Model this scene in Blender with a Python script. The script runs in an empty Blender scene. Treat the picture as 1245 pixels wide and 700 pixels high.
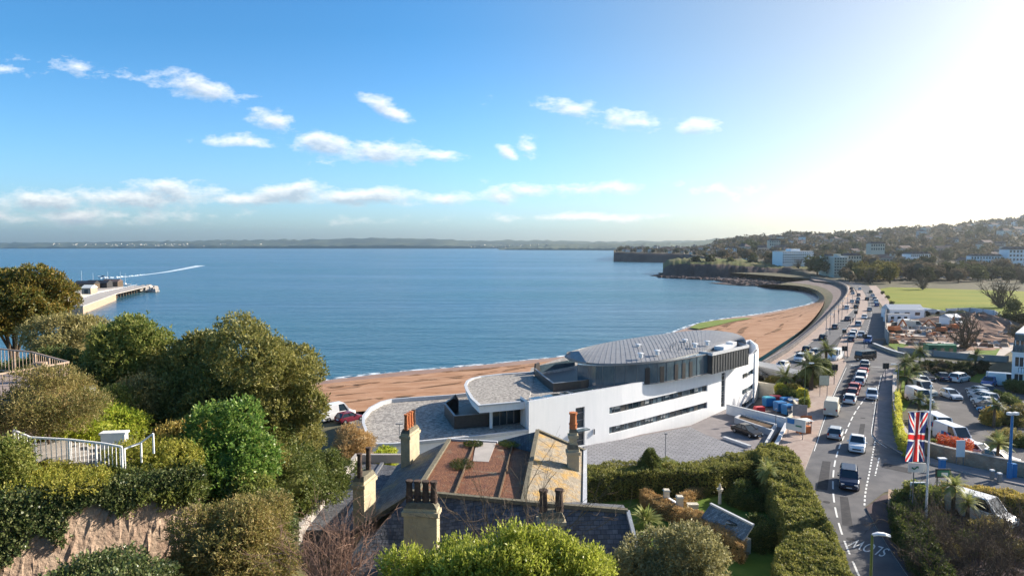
import bpy, bmesh, math, random
import numpy as np
from mathutils import Vector, Matrix
R = math.radians
random.seed(7)
SC = bpy.context.scene
COL = SC.collection

# ------------------------------------------------------------------ camera
CAM_Z, FPX, PITCH = 29.5, 811.0, R(3.63)
cd = bpy.data.cameras.new('camera'); cam = bpy.data.objects.new('camera', cd); COL.objects.link(cam)
cam.location = (0, 0, CAM_Z); cam.rotation_euler = (R(90) - PITCH, 0, 0)
cd.sensor_width = 36; cd.lens = 36 * FPX / 1245; cd.clip_start = 0.3; cd.clip_end = 40000
SC.camera = cam
# ------------------------------------------------------------------ light
SUN_AZ, SUN_EL = R(66), R(24)          # azimuth to the right of straight ahead
SC.view_settings.view_transform = 'Standard'; SC.view_settings.look = 'None'
SC.view_settings.gamma = 1.0; SC.view_settings.use_curve_mapping = False
SC.view_settings.exposure = 1.05
SC.cycles.max_bounces = 6; SC.cycles.diffuse_bounces = 3; SC.cycles.glossy_bounces = 2
SC.cycles.transmission_bounces = 3; SC.cycles.volume_bounces = 0; SC.cycles.transparent_max_bounces = 6
SC.cycles.use_denoising = True
sd = Vector((math.sin(SUN_AZ) * math.cos(SUN_EL), math.cos(SUN_AZ) * math.cos(SUN_EL), math.sin(SUN_EL)))
ld = bpy.data.lights.new('sun', 'SUN'); ld.energy = 5.0; ld.angle = R(0.5); ld.color = (1.0, 0.91, 0.79)
lo = bpy.data.objects.new('sun', ld); COL.objects.link(lo); lo.rotation_euler = sd.to_track_quat('Z', 'Y').to_euler()
lo.location = (200, 100, 300)

W = bpy.data.worlds.new('World'); SC.world = W; W.use_nodes = True
nt = W.node_tree; nt.nodes.clear()
def N(t, tree=None, **k):
    n = (tree or nt).nodes.new(t)
    for a, b in k.items():
        setattr(n, a, b)
    return n
def setin(n, i, v): n.inputs[i].default_value = v
def mth(op, a, b=None, c=None, tree=None, clamp=False):
    T = tree or nt
    n = T.nodes.new('ShaderNodeMath'); n.operation = op; n.use_clamp = clamp
    for i, x in enumerate((a, b, c)):
        if x is None: continue
        if isinstance(x, (int, float)): n.inputs[i].default_value = x
        else: T.links.new(x, n.inputs[i])
    return n.outputs[0]
sky = N('ShaderNodeTexSky'); sky.sky_type = 'NISHITA'; sky.sun_disc = False
sky.sun_elevation = SUN_EL; sky.sun_rotation = SUN_AZ
sky.altitude = 30; sky.air_density = 1.0; sky.dust_density = 1.3; sky.ozone_density = 2.0
tc = N('ShaderNodeTexCoord'); sep = N('ShaderNodeSeparateXYZ'); nt.links.new(tc.outputs['Generated'], sep.inputs[0])
ymax = mth('MAXIMUM', sep.outputs[1], 0.02)
uu = mth('DIVIDE', sep.outputs[0], ymax); vv = mth('DIVIDE', sep.outputs[2], ymax)
uv = N('ShaderNodeCombineXYZ'); nt.links.new(uu, uv.inputs[0]); nt.links.new(vv, uv.inputs[1])
# clouds: (u, v, half width, half height, tilt, density) by direction from the bay
def cpx(x, y, rx, ry, t=0, d=1.0): return ((x - 622.5) / 811, (298.5 - y) / 811, rx / 811, ry / 811, t, d)
CL = [cpx(40, 246, 100, 15, 0, .85), cpx(150, 242, 85, 14, 0, 1.05), cpx(220, 237, 65, 16, -4, 1.1), cpx(300, 242, 70, 9, 0, 1.0), cpx(100, 262, 160, 10, 0, .55),
      cpx(360, 234, 50, 14, -2, 1.1), cpx(440, 239, 95, 11, -1, 1.1), cpx(540, 241, 55, 9, 0, 1.1), cpx(405, 180, 48, 17, -6), cpx(470, 186, 65, 15, -5), cpx(540, 192, 32, 8, -6),
      cpx(245, 107, 60, 15, -14), cpx(105, 86, 62, 8, -6, .55), cpx(10, 90, 30, 9, 0, .4), cpx(332, 147, 30, 12, -18), cpx(295, 173, 42, 7, -2, .6),
      cpx(470, 134, 40, 10, -28), cpx(588, 130, 15, 10, 0, .4), cpx(705, 140, 45, 12, -14), cpx(760, 148, 45, 12, -6), cpx(842, 158, 24, 12, 0),
      cpx(620, 188, 14, 8, -30, .9), cpx(642, 182, 17, 11, -35, .9), cpx(650, 232, 50, 12, -2, .8), cpx(720, 232, 60, 10, 0, .7), cpx(680, 265, 100, 6, 0, .8),
      cpx(440, 268, 55, 5, 0, .5), cpx(880, 228, 55, 8, 0, .35), cpx(70, 268, 130, 8, 0, .35), cpx(95, 219, 18, 4, 0, .3), cpx(610, 240, 40, 8, 0, .5)]
ng = bpy.data.node_groups.new('cloud_field', 'ShaderNodeTree')
ng.interface.new_socket('Vector', in_out='INPUT', socket_type='NodeSocketVector')
ng.interface.new_socket('Field', in_out='OUTPUT', socket_type='NodeSocketFloat')
gi = ng.nodes.new('NodeGroupInput'); go = ng.nodes.new('NodeGroupOutput')
nz = ng.nodes.new('ShaderNodeTexNoise'); nz.noise_dimensions = '2D'; nz.inputs['Scale'].default_value = 26; nz.inputs['Detail'].default_value = 8; nz.inputs['Roughness'].default_value = .67
mp0 = ng.nodes.new('ShaderNodeMapping'); mp0.inputs['Scale'].default_value = (.55, 1.35, 1); ng.links.new(gi.outputs[0], mp0.inputs[0]); ng.links.new(mp0.outputs[0], nz.inputs['Vector'])
acc = None
for (u, v, rx, ry, t, d) in CL:
    m = ng.nodes.new('ShaderNodeMapping'); m.vector_type = 'TEXTURE'
    m.inputs['Location'].default_value = (u, v, 0); m.inputs['Rotation'].default_value = (0, 0, R(t)); m.inputs['Scale'].default_value = (rx, ry, 1)
    ng.links.new(gi.outputs[0], m.inputs[0])
    l = ng.nodes.new('ShaderNodeVectorMath'); l.operation = 'LENGTH'; ng.links.new(m.outputs[0], l.inputs[0])
    f = mth('MULTIPLY', mth('SUBTRACT', 1.15, l.outputs['Value'], tree=ng), d, tree=ng)
    acc = f if acc is None else mth('SMOOTH_MAX', acc, f, .25, tree=ng)
fld = mth('ADD', acc, mth('MULTIPLY', mth('SUBTRACT', nz.outputs[0], .52, tree=ng), 2.8, tree=ng), tree=ng)
ng.links.new(fld, go.inputs[0])
def cloud_at(dx, dy):
    a = N('ShaderNodeVectorMath', operation='ADD'); nt.links.new(uv.outputs[0], a.inputs[0]); a.inputs[1].default_value = (dx, dy, 0)
    g = N('ShaderNodeGroup'); g.node_tree = ng; nt.links.new(a.outputs[0], g.inputs[0]); return g.outputs[0]
c0 = cloud_at(0, 0); c1 = cloud_at(.004, .010)
mask = mth('MULTIPLY', mth('SMOOTHSTEP', c0, .05, .75) if False else mth('MULTIPLY', mth('SUBTRACT', c0, .02), 1.25, clamp=True), .93)
front = mth('GREATER_THAN', sep.outputs[1], .05)
mask = mth('MULTIPLY', mask, front)
dens = mth('MULTIPLY', mth('SUBTRACT', c1, .0), .95, clamp=True)     # cloud mass above this point: greyer base
ccol = N('ShaderNodeMix', data_type='RGBA'); nt.links.new(dens, ccol.inputs[0])
ccol.inputs[6].default_value = (6.2, 6.1, 6.0, 1); ccol.inputs[7].default_value = (2.3, 2.8, 3.5, 1)
# a little of the surrounding sky in the cloud
skt = N('ShaderNodeMix', data_type='RGBA', blend_type='MULTIPLY'); skt.inputs[0].default_value = 1
nt.links.new(sky.outputs[0], skt.inputs[6])
tint = N('ShaderNodeMix', data_type='RGBA'); nt.links.new(mth('POWER', mth('MULTIPLY', vv, 3.2, clamp=True), .5), tint.inputs[0]); tint.inputs[6].default_value = (1.30, 1.58, 2.05, 1); tint.inputs[7].default_value = (0.40, .92, 1.28, 1)
dsn = N('ShaderNodeVectorMath', operation='DOT_PRODUCT'); nt.links.new(tc.outputs['Generated'], dsn.inputs[0]); dsn.inputs[1].default_value = tuple(sd)
gw = N('ShaderNodeMapRange'); gw.interpolation_type = 'SMOOTHSTEP'; gw.inputs[1].default_value = .32; gw.inputs[2].default_value = .88; nt.links.new(dsn.outputs['Value'], gw.inputs[0])
tint2 = N('ShaderNodeMix', data_type='RGBA'); nt.links.new(gw.outputs[0], tint2.inputs[0]); nt.links.new(tint.outputs[2], tint2.inputs[6]); tint2.inputs[7].default_value = (.92, .87, .82, 1)      # whiter air round the sun
nt.links.new(tint2.outputs[2], skt.inputs[7])
cs = N('ShaderNodeMix', data_type='RGBA', blend_type='ADD'); cs.inputs[0].default_value = .35
nt.links.new(ccol.outputs[2], cs.inputs[6]); nt.links.new(sky.outputs[0], cs.inputs[7])
mx = N('ShaderNodeMix', data_type='RGBA'); nt.links.new(mask, mx.inputs[0]); nt.links.new(skt.outputs[2], mx.inputs[6]); nt.links.new(cs.outputs[2], mx.inputs[7])
bg = N('ShaderNodeBackground'); bg.inputs['Strength'].default_value = .082; nt.links.new(mx.outputs[2], bg.inputs[0])
wo = N('ShaderNodeOutputWorld'); nt.links.new(bg.outputs[0], wo.inputs[0])

# ------------------------------------------------------------------ helpers
GZ = 4.5                                # level of the seafront road and gardens
def ray(px, py):
    a, b = (px - 622.5) / FPX, (350 - py) / FPX
    return a, math.cos(PITCH) + b * math.sin(PITCH), -math.sin(PITCH) + b * math.cos(PITCH)
def V(px, py, z=GZ):
    dx, dy, dz = ray(px, py); t = (z - CAM_Z) / dz
    return Vector((dx * t, dy * t, z))
def D(px, py, d):
    dx, dy, dz = ray(px, py); t = d / dy
    return Vector((dx * t, d, CAM_Z + dz * t))
def tag(o, label=None, cat=None, group=None, kind=None):
    if label: o['label'] = label
    if cat: o['category'] = cat
    if group: o['group'] = group
    if kind: o['kind'] = kind
    return o
def thing(name, label, cat, loc=(0, 0, 0), group=None):
    o = bpy.data.objects.new(name, None); COL.objects.link(o); o.location = loc; o.empty_display_size = .3
    return tag(o, label, cat, group)
class MB:
    def __init__(s): s.v = []; s.f = []; s.m = []
    def add(s, vs, fs, mi=0):
        b = len(s.v); s.v += [tuple(x) for x in vs]
        for i, f in enumerate(fs):
            s.f.append(tuple(b + j for j in f)); s.m.append(mi if isinstance(mi, int) else mi[i])
    def quad(s, a, b, c, d, mi=0): s.add((a, b, c, d), ((0, 1, 2, 3),), mi)
    def poly(s, pts, mi=0): s.add(pts, (tuple(range(len(pts))),), mi)
    def box(s, c, sz, rz=0, mi=0, taper=1.0):
        cx, cy, cz = c; x, y, z = (k / 2 for k in sz); ca, sa = math.cos(rz), math.sin(rz); vs = []
        for k, t in ((-z, 1), (z, taper)):
            for i, j in ((-x, -y), (x, -y), (x, y), (-x, y)):
                i *= t; j *= t; vs.append((cx + i * ca - j * sa, cy + i * sa + j * ca, cz + k))
        s.add(vs, ((3, 2, 1, 0), (4, 5, 6, 7), (0, 1, 5, 4), (1, 2, 6, 5), (2, 3, 7, 6), (3, 0, 4, 7)), mi)
    def bar(s, p, q, w, h=None, mi=0):
        h = h or w; p = Vector(p); q = Vector(q); d = (q - p)
        if d.length < 1e-6: return
        d.normalize(); u = d.cross(Vector((0, 0, 1)))
        if u.length < 1e-3: u = Vector((1, 0, 0))
        u.normalize(); n = u.cross(d)
        vs = [b + u * (i * w / 2) + n * (j * h / 2) for b in (p, q) for i, j in ((-1, -1), (1, -1), (1, 1), (-1, 1))]
        s.add(vs, ((0, 1, 2, 3), (7, 6, 5, 4), (4, 5, 1, 0), (5, 6, 2, 1), (6, 7, 3, 2), (7, 4, 0, 3)), mi)
    def tube(s, p, q, r0, r1=None, n=8, mi=0, cap=True):
        r1 = r0 if r1 is None else r1; p = Vector(p); q = Vector(q); d = (q - p)
        if d.length < 1e-6: return
        d.normalize(); u = d.cross(Vector((0, 0, 1)))
        if u.length < 1e-3: u = Vector((1, 0, 0))
        u.normalize(); w = d.cross(u); vs = []
        for b, r in ((p, r0), (q, r1)):
            for k in range(n):
                a = 2 * math.pi * k / n; vs.append(b + u * (math.cos(a) * r) + w * (math.sin(a) * r))
        fs = [(k, (k + 1) % n, n + (k + 1) % n, n + k) for k in range(n)]
        if cap: fs += [tuple(range(n))[::-1], tuple(range(n, 2 * n))]
        s.add(vs, fs, mi)
    def prism(s, pts, z0, z1, mi=0, top=None):
        n = len(pts); A = sum(pts[i][0] * pts[(i + 1) % n][1] - pts[(i + 1) % n][0] * pts[i][1] for i in range(n))
        if A < 0: pts = pts[::-1]
        zz0 = z0 if callable(z0) else (lambda p: z0); zz1 = z1 if callable(z1) else (lambda p: z1)
        vs = [(p[0], p[1], zz0(p)) for p in pts] + [(p[0], p[1], zz1(p)) for p in pts]
        fs = [(i, (i + 1) % n, n + (i + 1) % n, n + i) for i in range(n)] + [tuple(range(n))[::-1], tuple(range(n, 2 * n))]
        s.add(vs, fs, [mi] * n + [mi, mi if top is None else top])
    def wall(s, path, th, z0, z1, mi=0, closed=False):
        """a wall of thickness th following a plan path (mitred), from z0 to z1"""
        P = [Vector((p[0], p[1])) for p in path]; n = len(P); L = []; Q = []
        for i in range(n):
            a = P[i - 1] if (i or closed) else None; b = P[(i + 1) % n] if (i < n - 1 or closed) else None
            d1 = (P[i] - a).normalized() if a is not None else None; d2 = (b - P[i]).normalized() if b is not None else None
            d1 = d1 or d2; d2 = d2 or d1; t = (d1 + d2).normalized(); nn = Vector((-t.y, t.x)); k = max(.5, nn.dot(Vector((-d1.y, d1.x))))
            L.append(P[i] + nn * (th / 2 / k)); Q.append(P[i] - nn * (th / 2 / k))
        z0f = z0 if callable(z0) else (lambda p: z0); z1f = z1 if callable(z1) else (lambda p: z1)
        vs = []
        for l, q, p in zip(L, Q, P):
            vs += [(l.x, l.y, z0f(p)), (q.x, q.y, z0f(p)), (q.x, q.y, z1f(p)), (l.x, l.y, z1f(p))]
        fs = []
        for i in range(n if closed else n - 1):
            a, b = 4 * i, 4 * ((i + 1) % n)
            fs += [(a + 1, b + 1, b + 2, a + 2), (a + 2, b + 2, b + 3, a + 3), (a + 3, b + 3, b, a), (a, b, b + 1, a + 1)]
        if not closed: fs += [(0, 1, 2, 3), (4 * n - 1, 4 * n - 2, 4 * n - 3, 4 * n - 4)]
        s.add(vs, fs, mi)
    def build(s, name, mats, parent=None, smooth=False, recalc=False):
        me = bpy.data.meshes.new(name)
        if not isinstance(mats, (list, tuple)): mats = [mats]
        vs = np.array(s.v, float).reshape(-1, 3)
        if parent is not None: org = np.array(parent_loc(parent))
        else: org = np.array([vs[:, 0].mean(), vs[:, 1].mean(), vs[:, 2].min()])
        me.from_pydata((vs - org).tolist(), [], s.f)
        for m in mats: me.materials.append(m)
        me.polygons.foreach_set('material_index', s.m)
        if smooth: me.polygons.foreach_set('use_smooth', [True] * len(s.f))
        me.update()
        if recalc:
            b = bmesh.new(); b.from_mesh(me); bmesh.ops.recalc_face_normals(b, faces=b.faces); b.to_mesh(me); b.free()
        o = bpy.data.objects.new(name, me); COL.objects.link(o)
        if parent is not None: o.parent = parent
        else: o.location = org
        return o
def parent_loc(p):
    l = Vector((0, 0, 0))
    while p is not None: l += Vector(p.location); p = p.parent
    return l
def struct(name, mb, m, smooth=False): return tag(mb.build(name, m, smooth=smooth), kind='structure')
def npmesh(name, v, faces, mats, parent=None, mi=None, smooth=False):
    """fast mesh of quads from numpy arrays"""
    v = np.asarray(v, np.float32); faces = np.asarray(faces, np.int32)
    if parent is not None: org = np.array(parent_loc(parent), np.float32)
    else: org = np.array([v[:, 0].mean(), v[:, 1].mean(), v[:, 2].min()], np.float32)
    me = bpy.data.meshes.new(name); me.vertices.add(len(v)); me.vertices.foreach_set('co', (v - org).ravel())
    k = faces.shape[1]; me.loops.add(faces.size); me.loops.foreach_set('vertex_index', faces.ravel())
    me.polygons.add(len(faces)); me.polygons.foreach_set('loop_start', np.arange(0, faces.size, k, dtype=np.int32))
    if not isinstance(mats, (list, tuple)): mats = [mats]
    for m in mats: me.materials.append(m)
    if mi is not None: me.polygons.foreach_set('material_index', np.asarray(mi, np.int32))
    if smooth: me.polygons.foreach_set('use_smooth', np.ones(len(faces), bool))
    me.update(calc_edges=True); me.validate()
    o = bpy.data.objects.new(name, me); COL.objects.link(o)
    if parent is not None: o.parent = parent
    else: o.location = org.tolist()
    return o
def dup(o, loc, rz=0.0, scale=None, label=None, color=None, group=None):
    def cp(a, par):
        c = a.copy(); COL.objects.link(c)
        if par is not None: c.parent = par
        for ch in a.children: cp(ch, c)
        return c
    c = cp(o, None); c.location = loc; c.rotation_euler = (0, 0, rz)
    if scale: c.scale = scale if isinstance(scale, (tuple, list)) else (scale,) * 3
    if label: c['label'] = label
    if group: c['group'] = group
    if color:
        for a in [c] + list(c.children_recursive): a.color = color
    return c
def remove(o):
    for a in list(o.children_recursive) + [o]: bpy.data.objects.remove(a)

# ------------------------------------------------------------------ materials
def mat(name, c, c2=None, rough=.8, scale=3.0, bump=0.0, metal=0.0, detail=4, stretch=None, objcol=False, spec=.5, bscale=None, ramp=(.35, .65), trans=0, alpha=None):
    if rough >= .8 and spec == .5: spec = .12
    m = bpy.data.materials.new(name); m.use_nodes = True; T = m.node_tree; L = T.links.new
    b = T.nodes['Principled BSDF']; b.inputs['Roughness'].default_value = rough; b.inputs['Metallic'].default_value = metal; b.inputs['Specular IOR Level'].default_value = spec
    tcn = T.nodes.new('ShaderNodeTexCoord'); vec = tcn.outputs['Object']
    if stretch:
        mp = T.nodes.new('ShaderNodeMapping'); mp.inputs['Scale'].default_value = stretch; L(vec, mp.inputs[0]); vec = mp.outputs[0]
    if c2 is not None:
        n = T.nodes.new('ShaderNodeTexNoise'); n.inputs['Scale'].default_value = scale; n.inputs['Detail'].default_value = detail; n.inputs['Roughness'].default_value = .65; L(vec, n.inputs['Vector'])
        r = T.nodes.new('ShaderNodeMapRange'); r.inputs[1].default_value, r.inputs[2].default_value = ramp; L(n.outputs[0], r.inputs[0])
        x = T.nodes.new('ShaderNodeMix'); x.data_type = 'RGBA'; L(r.outputs[0], x.inputs[0]); x.inputs[6].default_value = (*c, 1); x.inputs[7].default_value = (*c2, 1)
        out = x.outputs[2]
    else:
        rgb = T.nodes.new('ShaderNodeRGB'); rgb.outputs[0].default_value = (*c, 1); out = rgb.outputs[0]
    if objcol:
        oi = T.nodes.new('ShaderNodeObjectInfo'); out = oi.outputs['Color']
    L(out, b.inputs['Base Color'])
    if bump:
        n2 = T.nodes.new('ShaderNodeTexNoise'); n2.inputs['Scale'].default_value = bscale or scale * 4; n2.inputs['Detail'].default_value = 5; L(vec, n2.inputs['Vector'])
        bp = T.nodes.new('ShaderNodeBump'); bp.inputs['Strength'].default_value = bump; bp.inputs['Distance'].default_value = .1; L(n2.outputs[0], bp.inputs['Height']); L(bp.outputs[0], b.inputs['Normal'])
    return m
def leafmat(name, c, c2, c3=None, transl=.3, scale=.5, rough=.55):
    """foliage: hue differs from leaf to leaf and in broad patches; light passes through the leaves"""
    m = bpy.data.materials.new(name); m.use_nodes = True; T = m.node_tree; L = T.links.new
    b = T.nodes['Principled BSDF']; b.inputs['Roughness'].default_value = rough; b.inputs['Specular IOR Level'].default_value = .35
    g = T.nodes.new('ShaderNodeNewGeometry'); tcn = T.nodes.new('ShaderNodeTexCoord')
    n = T.nodes.new('ShaderNodeTexNoise'); n.inputs['Scale'].default_value = scale; n.inputs['Detail'].default_value = 3; L(tcn.outputs['Object'], n.inputs['Vector'])
    r = T.nodes.new('ShaderNodeMapRange'); r.inputs[1].default_value = .38; r.inputs[2].default_value = .62; L(n.outputs[0], r.inputs[0])
    x = T.nodes.new('ShaderNodeMix'); x.data_type = 'RGBA'; L(r.outputs[0], x.inputs[0]); x.inputs[6].default_value = (*c, 1); x.inputs[7].default_value = (*c2, 1)
    x2 = T.nodes.new('ShaderNodeMix'); x2.data_type = 'RGBA'; L(x.outputs[2], x2.inputs[6]); x2.inputs[7].default_value = (*(c3 or c2), 1)
    p = T.nodes.new('ShaderNodeMath'); p.operation = 'POWER'; L(g.outputs['Random Per Island'], p.inputs[0]); p.inputs[1].default_value = 2.2; L(p.outputs[0], x2.inputs[0])
    L(x2.outputs[2], b.inputs['Base Color'])
    t = T.nodes.new('ShaderNodeBsdfTranslucent'); L(x2.outputs[2], t.inputs[0])
    ms = T.nodes.new('ShaderNodeMixShader'); ms.inputs[0].default_value = transl; L(b.outputs[0], ms.inputs[1]); L(t.outputs[0], ms.inputs[2])
    L(ms.outputs[0], T.nodes['Material Output'].inputs[0])
    return m
M = {}
M['white'] = mat('white_render', (.86, .86, .86), (.78, .79, .79), .6, 1.6, stretch=(1.5, 1.5, .22), ramp=(.3, .8))
M['cream'] = mat('cream_render', (.62, .57, .47), (.55, .49, .38), .8, 2)
M['glass'] = mat('dark_glass', (.02, .035, .045), None, .06, spec=.8)
M['blueglass'] = mat('curtain_glass', (.06, .095, .12), (.11, .155, .18), .14, .35, spec=.8)
M['plant'] = mat('plant_room_cladding', (.05, .056, .058), (.065, .07, .072), .5, 2)
M['black'] = mat('black_panel', (.025, .024, .025), (.035, .032, .032), .5, 2)
M['brownpanel'] = mat('dark_bronze_panel', (.045, .036, .032), (.06, .05, .045), .45, 4)
M['zinc'] = mat('zinc_roof', (.22, .22, .225), (.28, .28, .285), .55, 1.2, metal=.2)
M['gravel'] = mat('roof_gravel', (.17, .155, .145), (.52, .48, .42), .95, 2.6, bump=.8, bscale=7, ramp=(.36, .66), detail=9)
M['grey'] = mat('grey_metal', (.25, .26, .27), (.2, .2, .21), .5, 4, metal=.4)
M['pale'] = mat('pale_coping', (.55, .56, .57), (.48, .49, .5), .6, 3)
M['asphalt'] = mat('asphalt', (.11, .11, .115), (.17, .165, .165), .85, .35, bump=.15, bscale=30, detail=8)
M['asphalt2'] = mat('old_asphalt', (.11, .105, .10), (.16, .15, .145), .85, .25, bump=.1, bscale=30, detail=8)
M['paint'] = mat('road_paint', (.75, .75, .72), (.5, .5, .48), .7, 5, ramp=(.45, .8))
M['paving'] = mat('pink_paving', (.33, .25, .21), (.40, .32, .27), .85, 1.2, bump=.1)
M['pave2'] = mat('grey_paving', (.22, .20, .20), (.28, .255, .25), .85, .8, bump=.1)
M['redpave'] = mat('red_pavement', (.10, .075, .075), (.14, .10, .095), .85, .8)
M['kerb'] = mat('kerb_stone', (.38, .36, .34), (.3, .29, .28), .8, 3)
M['sand'] = mat('sand', (.33, .17, .09), (.46, .275, .17), .9, .14, bump=.3, bscale=2.5, detail=8, stretch=(1, 2.2, 1))
M['wetsand'] = mat('wet_sand', (.27, .15, .09), (.36, .21, .13), .55, .15)
M['ground'] = mat('earth', (.10, .09, .06), (.14, .13, .08), .95, .5)
M['lawn'] = mat('lawn_grass', (.085, .15, .02), (.15, .20, .035), .95, .35, bump=.4, bscale=8)
M['fieldgrass'] = mat('field_grass', (.13, .175, .015), (.25, .235, .03), .95, .035, bump=.4, bscale=4, detail=6, stretch=(.5, 1.6, 1))
M['stone'] = mat('stone_wall', (.32, .22, .16), (.44, .33, .24), .9, 1.6, bump=.9, bscale=5)
M['darkstone'] = mat('sea_wall_stone', (.10, .095, .10), (.17, .155, .15), .9, .5, bump=.6, bscale=2)
M['rock'] = mat('rock', (.05, .04, .042), (.11, .08, .075), .95, .05, bump=1, bscale=.3)
M['concrete'] = mat('concrete', (.36, .33, .30), (.44, .40, .36), .9, 1)
M['metalwhite'] = mat('white_metal', (.75, .75, .75), None, .4)
M['blackm'] = mat('black_metal', (.02, .02, .022), None, .5)
M['rust'] = mat('weathered_rail', (.34, .22, .15), (.45, .36, .28), .7, 6)
M['wood'] = mat('bark', (.09, .065, .045), (.14, .11, .08), .95, 4, bump=.6)
M['twig'] = mat('twig', (.20, .12, .09), (.30, .20, .15), .9, 3)
M['twigdark'] = mat('dark_twig', (.10, .075, .055), (.17, .13, .09), .9, 3)
M['soil'] = mat('soil', (.11, .075, .05), (.17, .12, .08), .95, 2)
M['redearth'] = mat('red_earth', (.20, .11, .075), (.33, .22, .16), .95, .25, bump=.8, bscale=1.2)
M['palegravel'] = mat('pale_hardcore', (.42, .36, .31), (.52, .47, .42), .95, .4)
M['car'] = mat('car_paint', (.5, .5, .5), None, .25, objcol=True)
M['tyre'] = mat('tyre', (.02, .02, .02), None, .8)
M['rim'] = mat('wheel_rim', (.45, .45, .46), None, .35, metal=.7)
M['lamp'] = mat('headlamp_lens', (.7, .7, .68), None, .15)
M['tail'] = mat('tail_lamp', (.35, .02, .015), None, .3)
M['blue'] = mat('blue_paint', (.01, .17, .42), None, .45)
M['red'] = mat('red_paint', (.55, .03, .04), None, .45)
M['green'] = mat('green_paint', (.02, .16, .08), None, .5)
M['orange'] = mat('terracotta', (.50, .19, .08), (.42, .14, .06), .8, 4)
M['potdark'] = mat('sooty_pot', (.05, .04, .037), (.13, .09, .07), .9, 3)
M['houseroof'] = mat('far_roof', (.11, .085, .08), (.17, .13, .12), .9, .3)
M['housewall'] = mat('far_wall', (.55, .53, .5), None, .9, objcol=True)
M['lav'] = mat('banner_white', (.75, .74, .68), None, .7)
# ------------------------------------------------------------------ the setting
def pts(l, z=GZ): return [V(x, y, z) for x, y in l]
def sheet(name, l, m, dz, z=GZ, extra=None):
    mb = MB(); p = [(q.x, q.y, z + dz) for q in pts(l, z)]
    A = sum(p[i][0] * p[(i + 1) % len(p)][1] - p[(i + 1) % len(p)][0] * p[i][1] for i in range(len(p)))
    mb.poly(p if A > 0 else p[::-1]); return struct(name, mb, m)
def slab(name, l, z0, z1, m, top=None):
    mb = MB(); mb.prism([(q.x, q.y) for q in pts(l, z1)], z0, z1, 0, 1 if top else None); return struct(name, mb, [m, top] if top else m)

# sea
m = bpy.data.materials.new('sea_water'); m.use_nodes = True; T = m.node_tree; L = T.links.new; b = T.nodes['Principled BSDF']
b.inputs['Roughness'].default_value = .16; b.inputs['IOR'].default_value = 1.33; b.inputs['Specular IOR Level'].default_value = .38
tcn = T.nodes.new('ShaderNodeTexCoord')
def nzt(sc, st, det=4):
    mp = T.nodes.new('ShaderNodeMapping'); mp.inputs['Scale'].default_value = st; mp.inputs['Rotation'].default_value = (0, 0, R(-12)); L(tcn.outputs['Object'], mp.inputs[0])
    n = T.nodes.new('ShaderNodeTexNoise'); n.inputs['Scale'].default_value = sc; n.inputs['Detail'].default_value = det; L(mp.outputs[0], n.inputs['Vector']); return n.outputs[0]
big = nzt(.004, (.6, 2.6, 1), 6); mid = nzt(.05, (.35, 1.6, 1), 5); fine = nzt(.55, (.5, 1.3, 1), 6)
mxc = T.nodes.new('ShaderNodeMix'); mxc.data_type = 'RGBA'; r = T.nodes.new('ShaderNodeMapRange'); r.inputs[1].default_value = .35; r.inputs[2].default_value = .65; L(big, r.inputs[0]); L(r.outputs[0], mxc.inputs[0])
mxc.inputs[6].default_value = (.008, .058, .108, 1); mxc.inputs[7].default_value = (.030, .12, .165, 1); L(mxc.outputs[2], b.inputs['Base Color'])
hh = mth('ADD', mth('MULTIPLY', mid, 1.6, tree=T), mth('MULTIPLY', fine, .55, tree=T), tree=T)
hh = mth('MULTIPLY', hh, mth('MULTIPLY_ADD', big, 3.2, -.6, tree=T), tree=T)
bp = T.nodes.new('ShaderNodeBump'); bp.inputs['Strength'].default_value = 1.0; bp.inputs['Distance'].default_value = .9; L(hh, bp.inputs['Height']); L(bp.outputs[0], b.inputs['Normal'])
df = T.nodes.new('ShaderNodeBsdfDiffuse'); L(mxc.outputs[2], df.inputs[0]); gl = T.nodes.new('ShaderNodeBsdfGlossy'); gl.inputs['Roughness'].default_value = .2; gl.inputs[0].default_value = (.90, .96, 1, 1); L(bp.outputs[0], gl.inputs['Normal']); L(bp.outputs[0], df.inputs['Normal'])
fr = T.nodes.new('ShaderNodeFresnel'); fr.inputs[0].default_value = 1.33; L(bp.outputs[0], fr.inputs['Normal'])      # choppy water never mirrors fully at grazing angles
mxs = T.nodes.new('ShaderNodeMixShader'); L(mth('MINIMUM', mth('MULTIPLY', fr.outputs[0], .85, tree=T), .56, tree=T), mxs.inputs[0]); L(df.outputs[0], mxs.inputs[1]); L(gl.outputs[0], mxs.inputs[2]); L(mxs.outputs[0], T.nodes['Material Output'].inputs[0]); T.nodes.remove(b)
M['sea'] = m
mb = MB(); mb.quad((-9000, -200, 0), (9000, -200, 0), (9000, 9000, 0), (-9000, 9000, 0)); struct('sea', mb, M['sea'])

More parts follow.
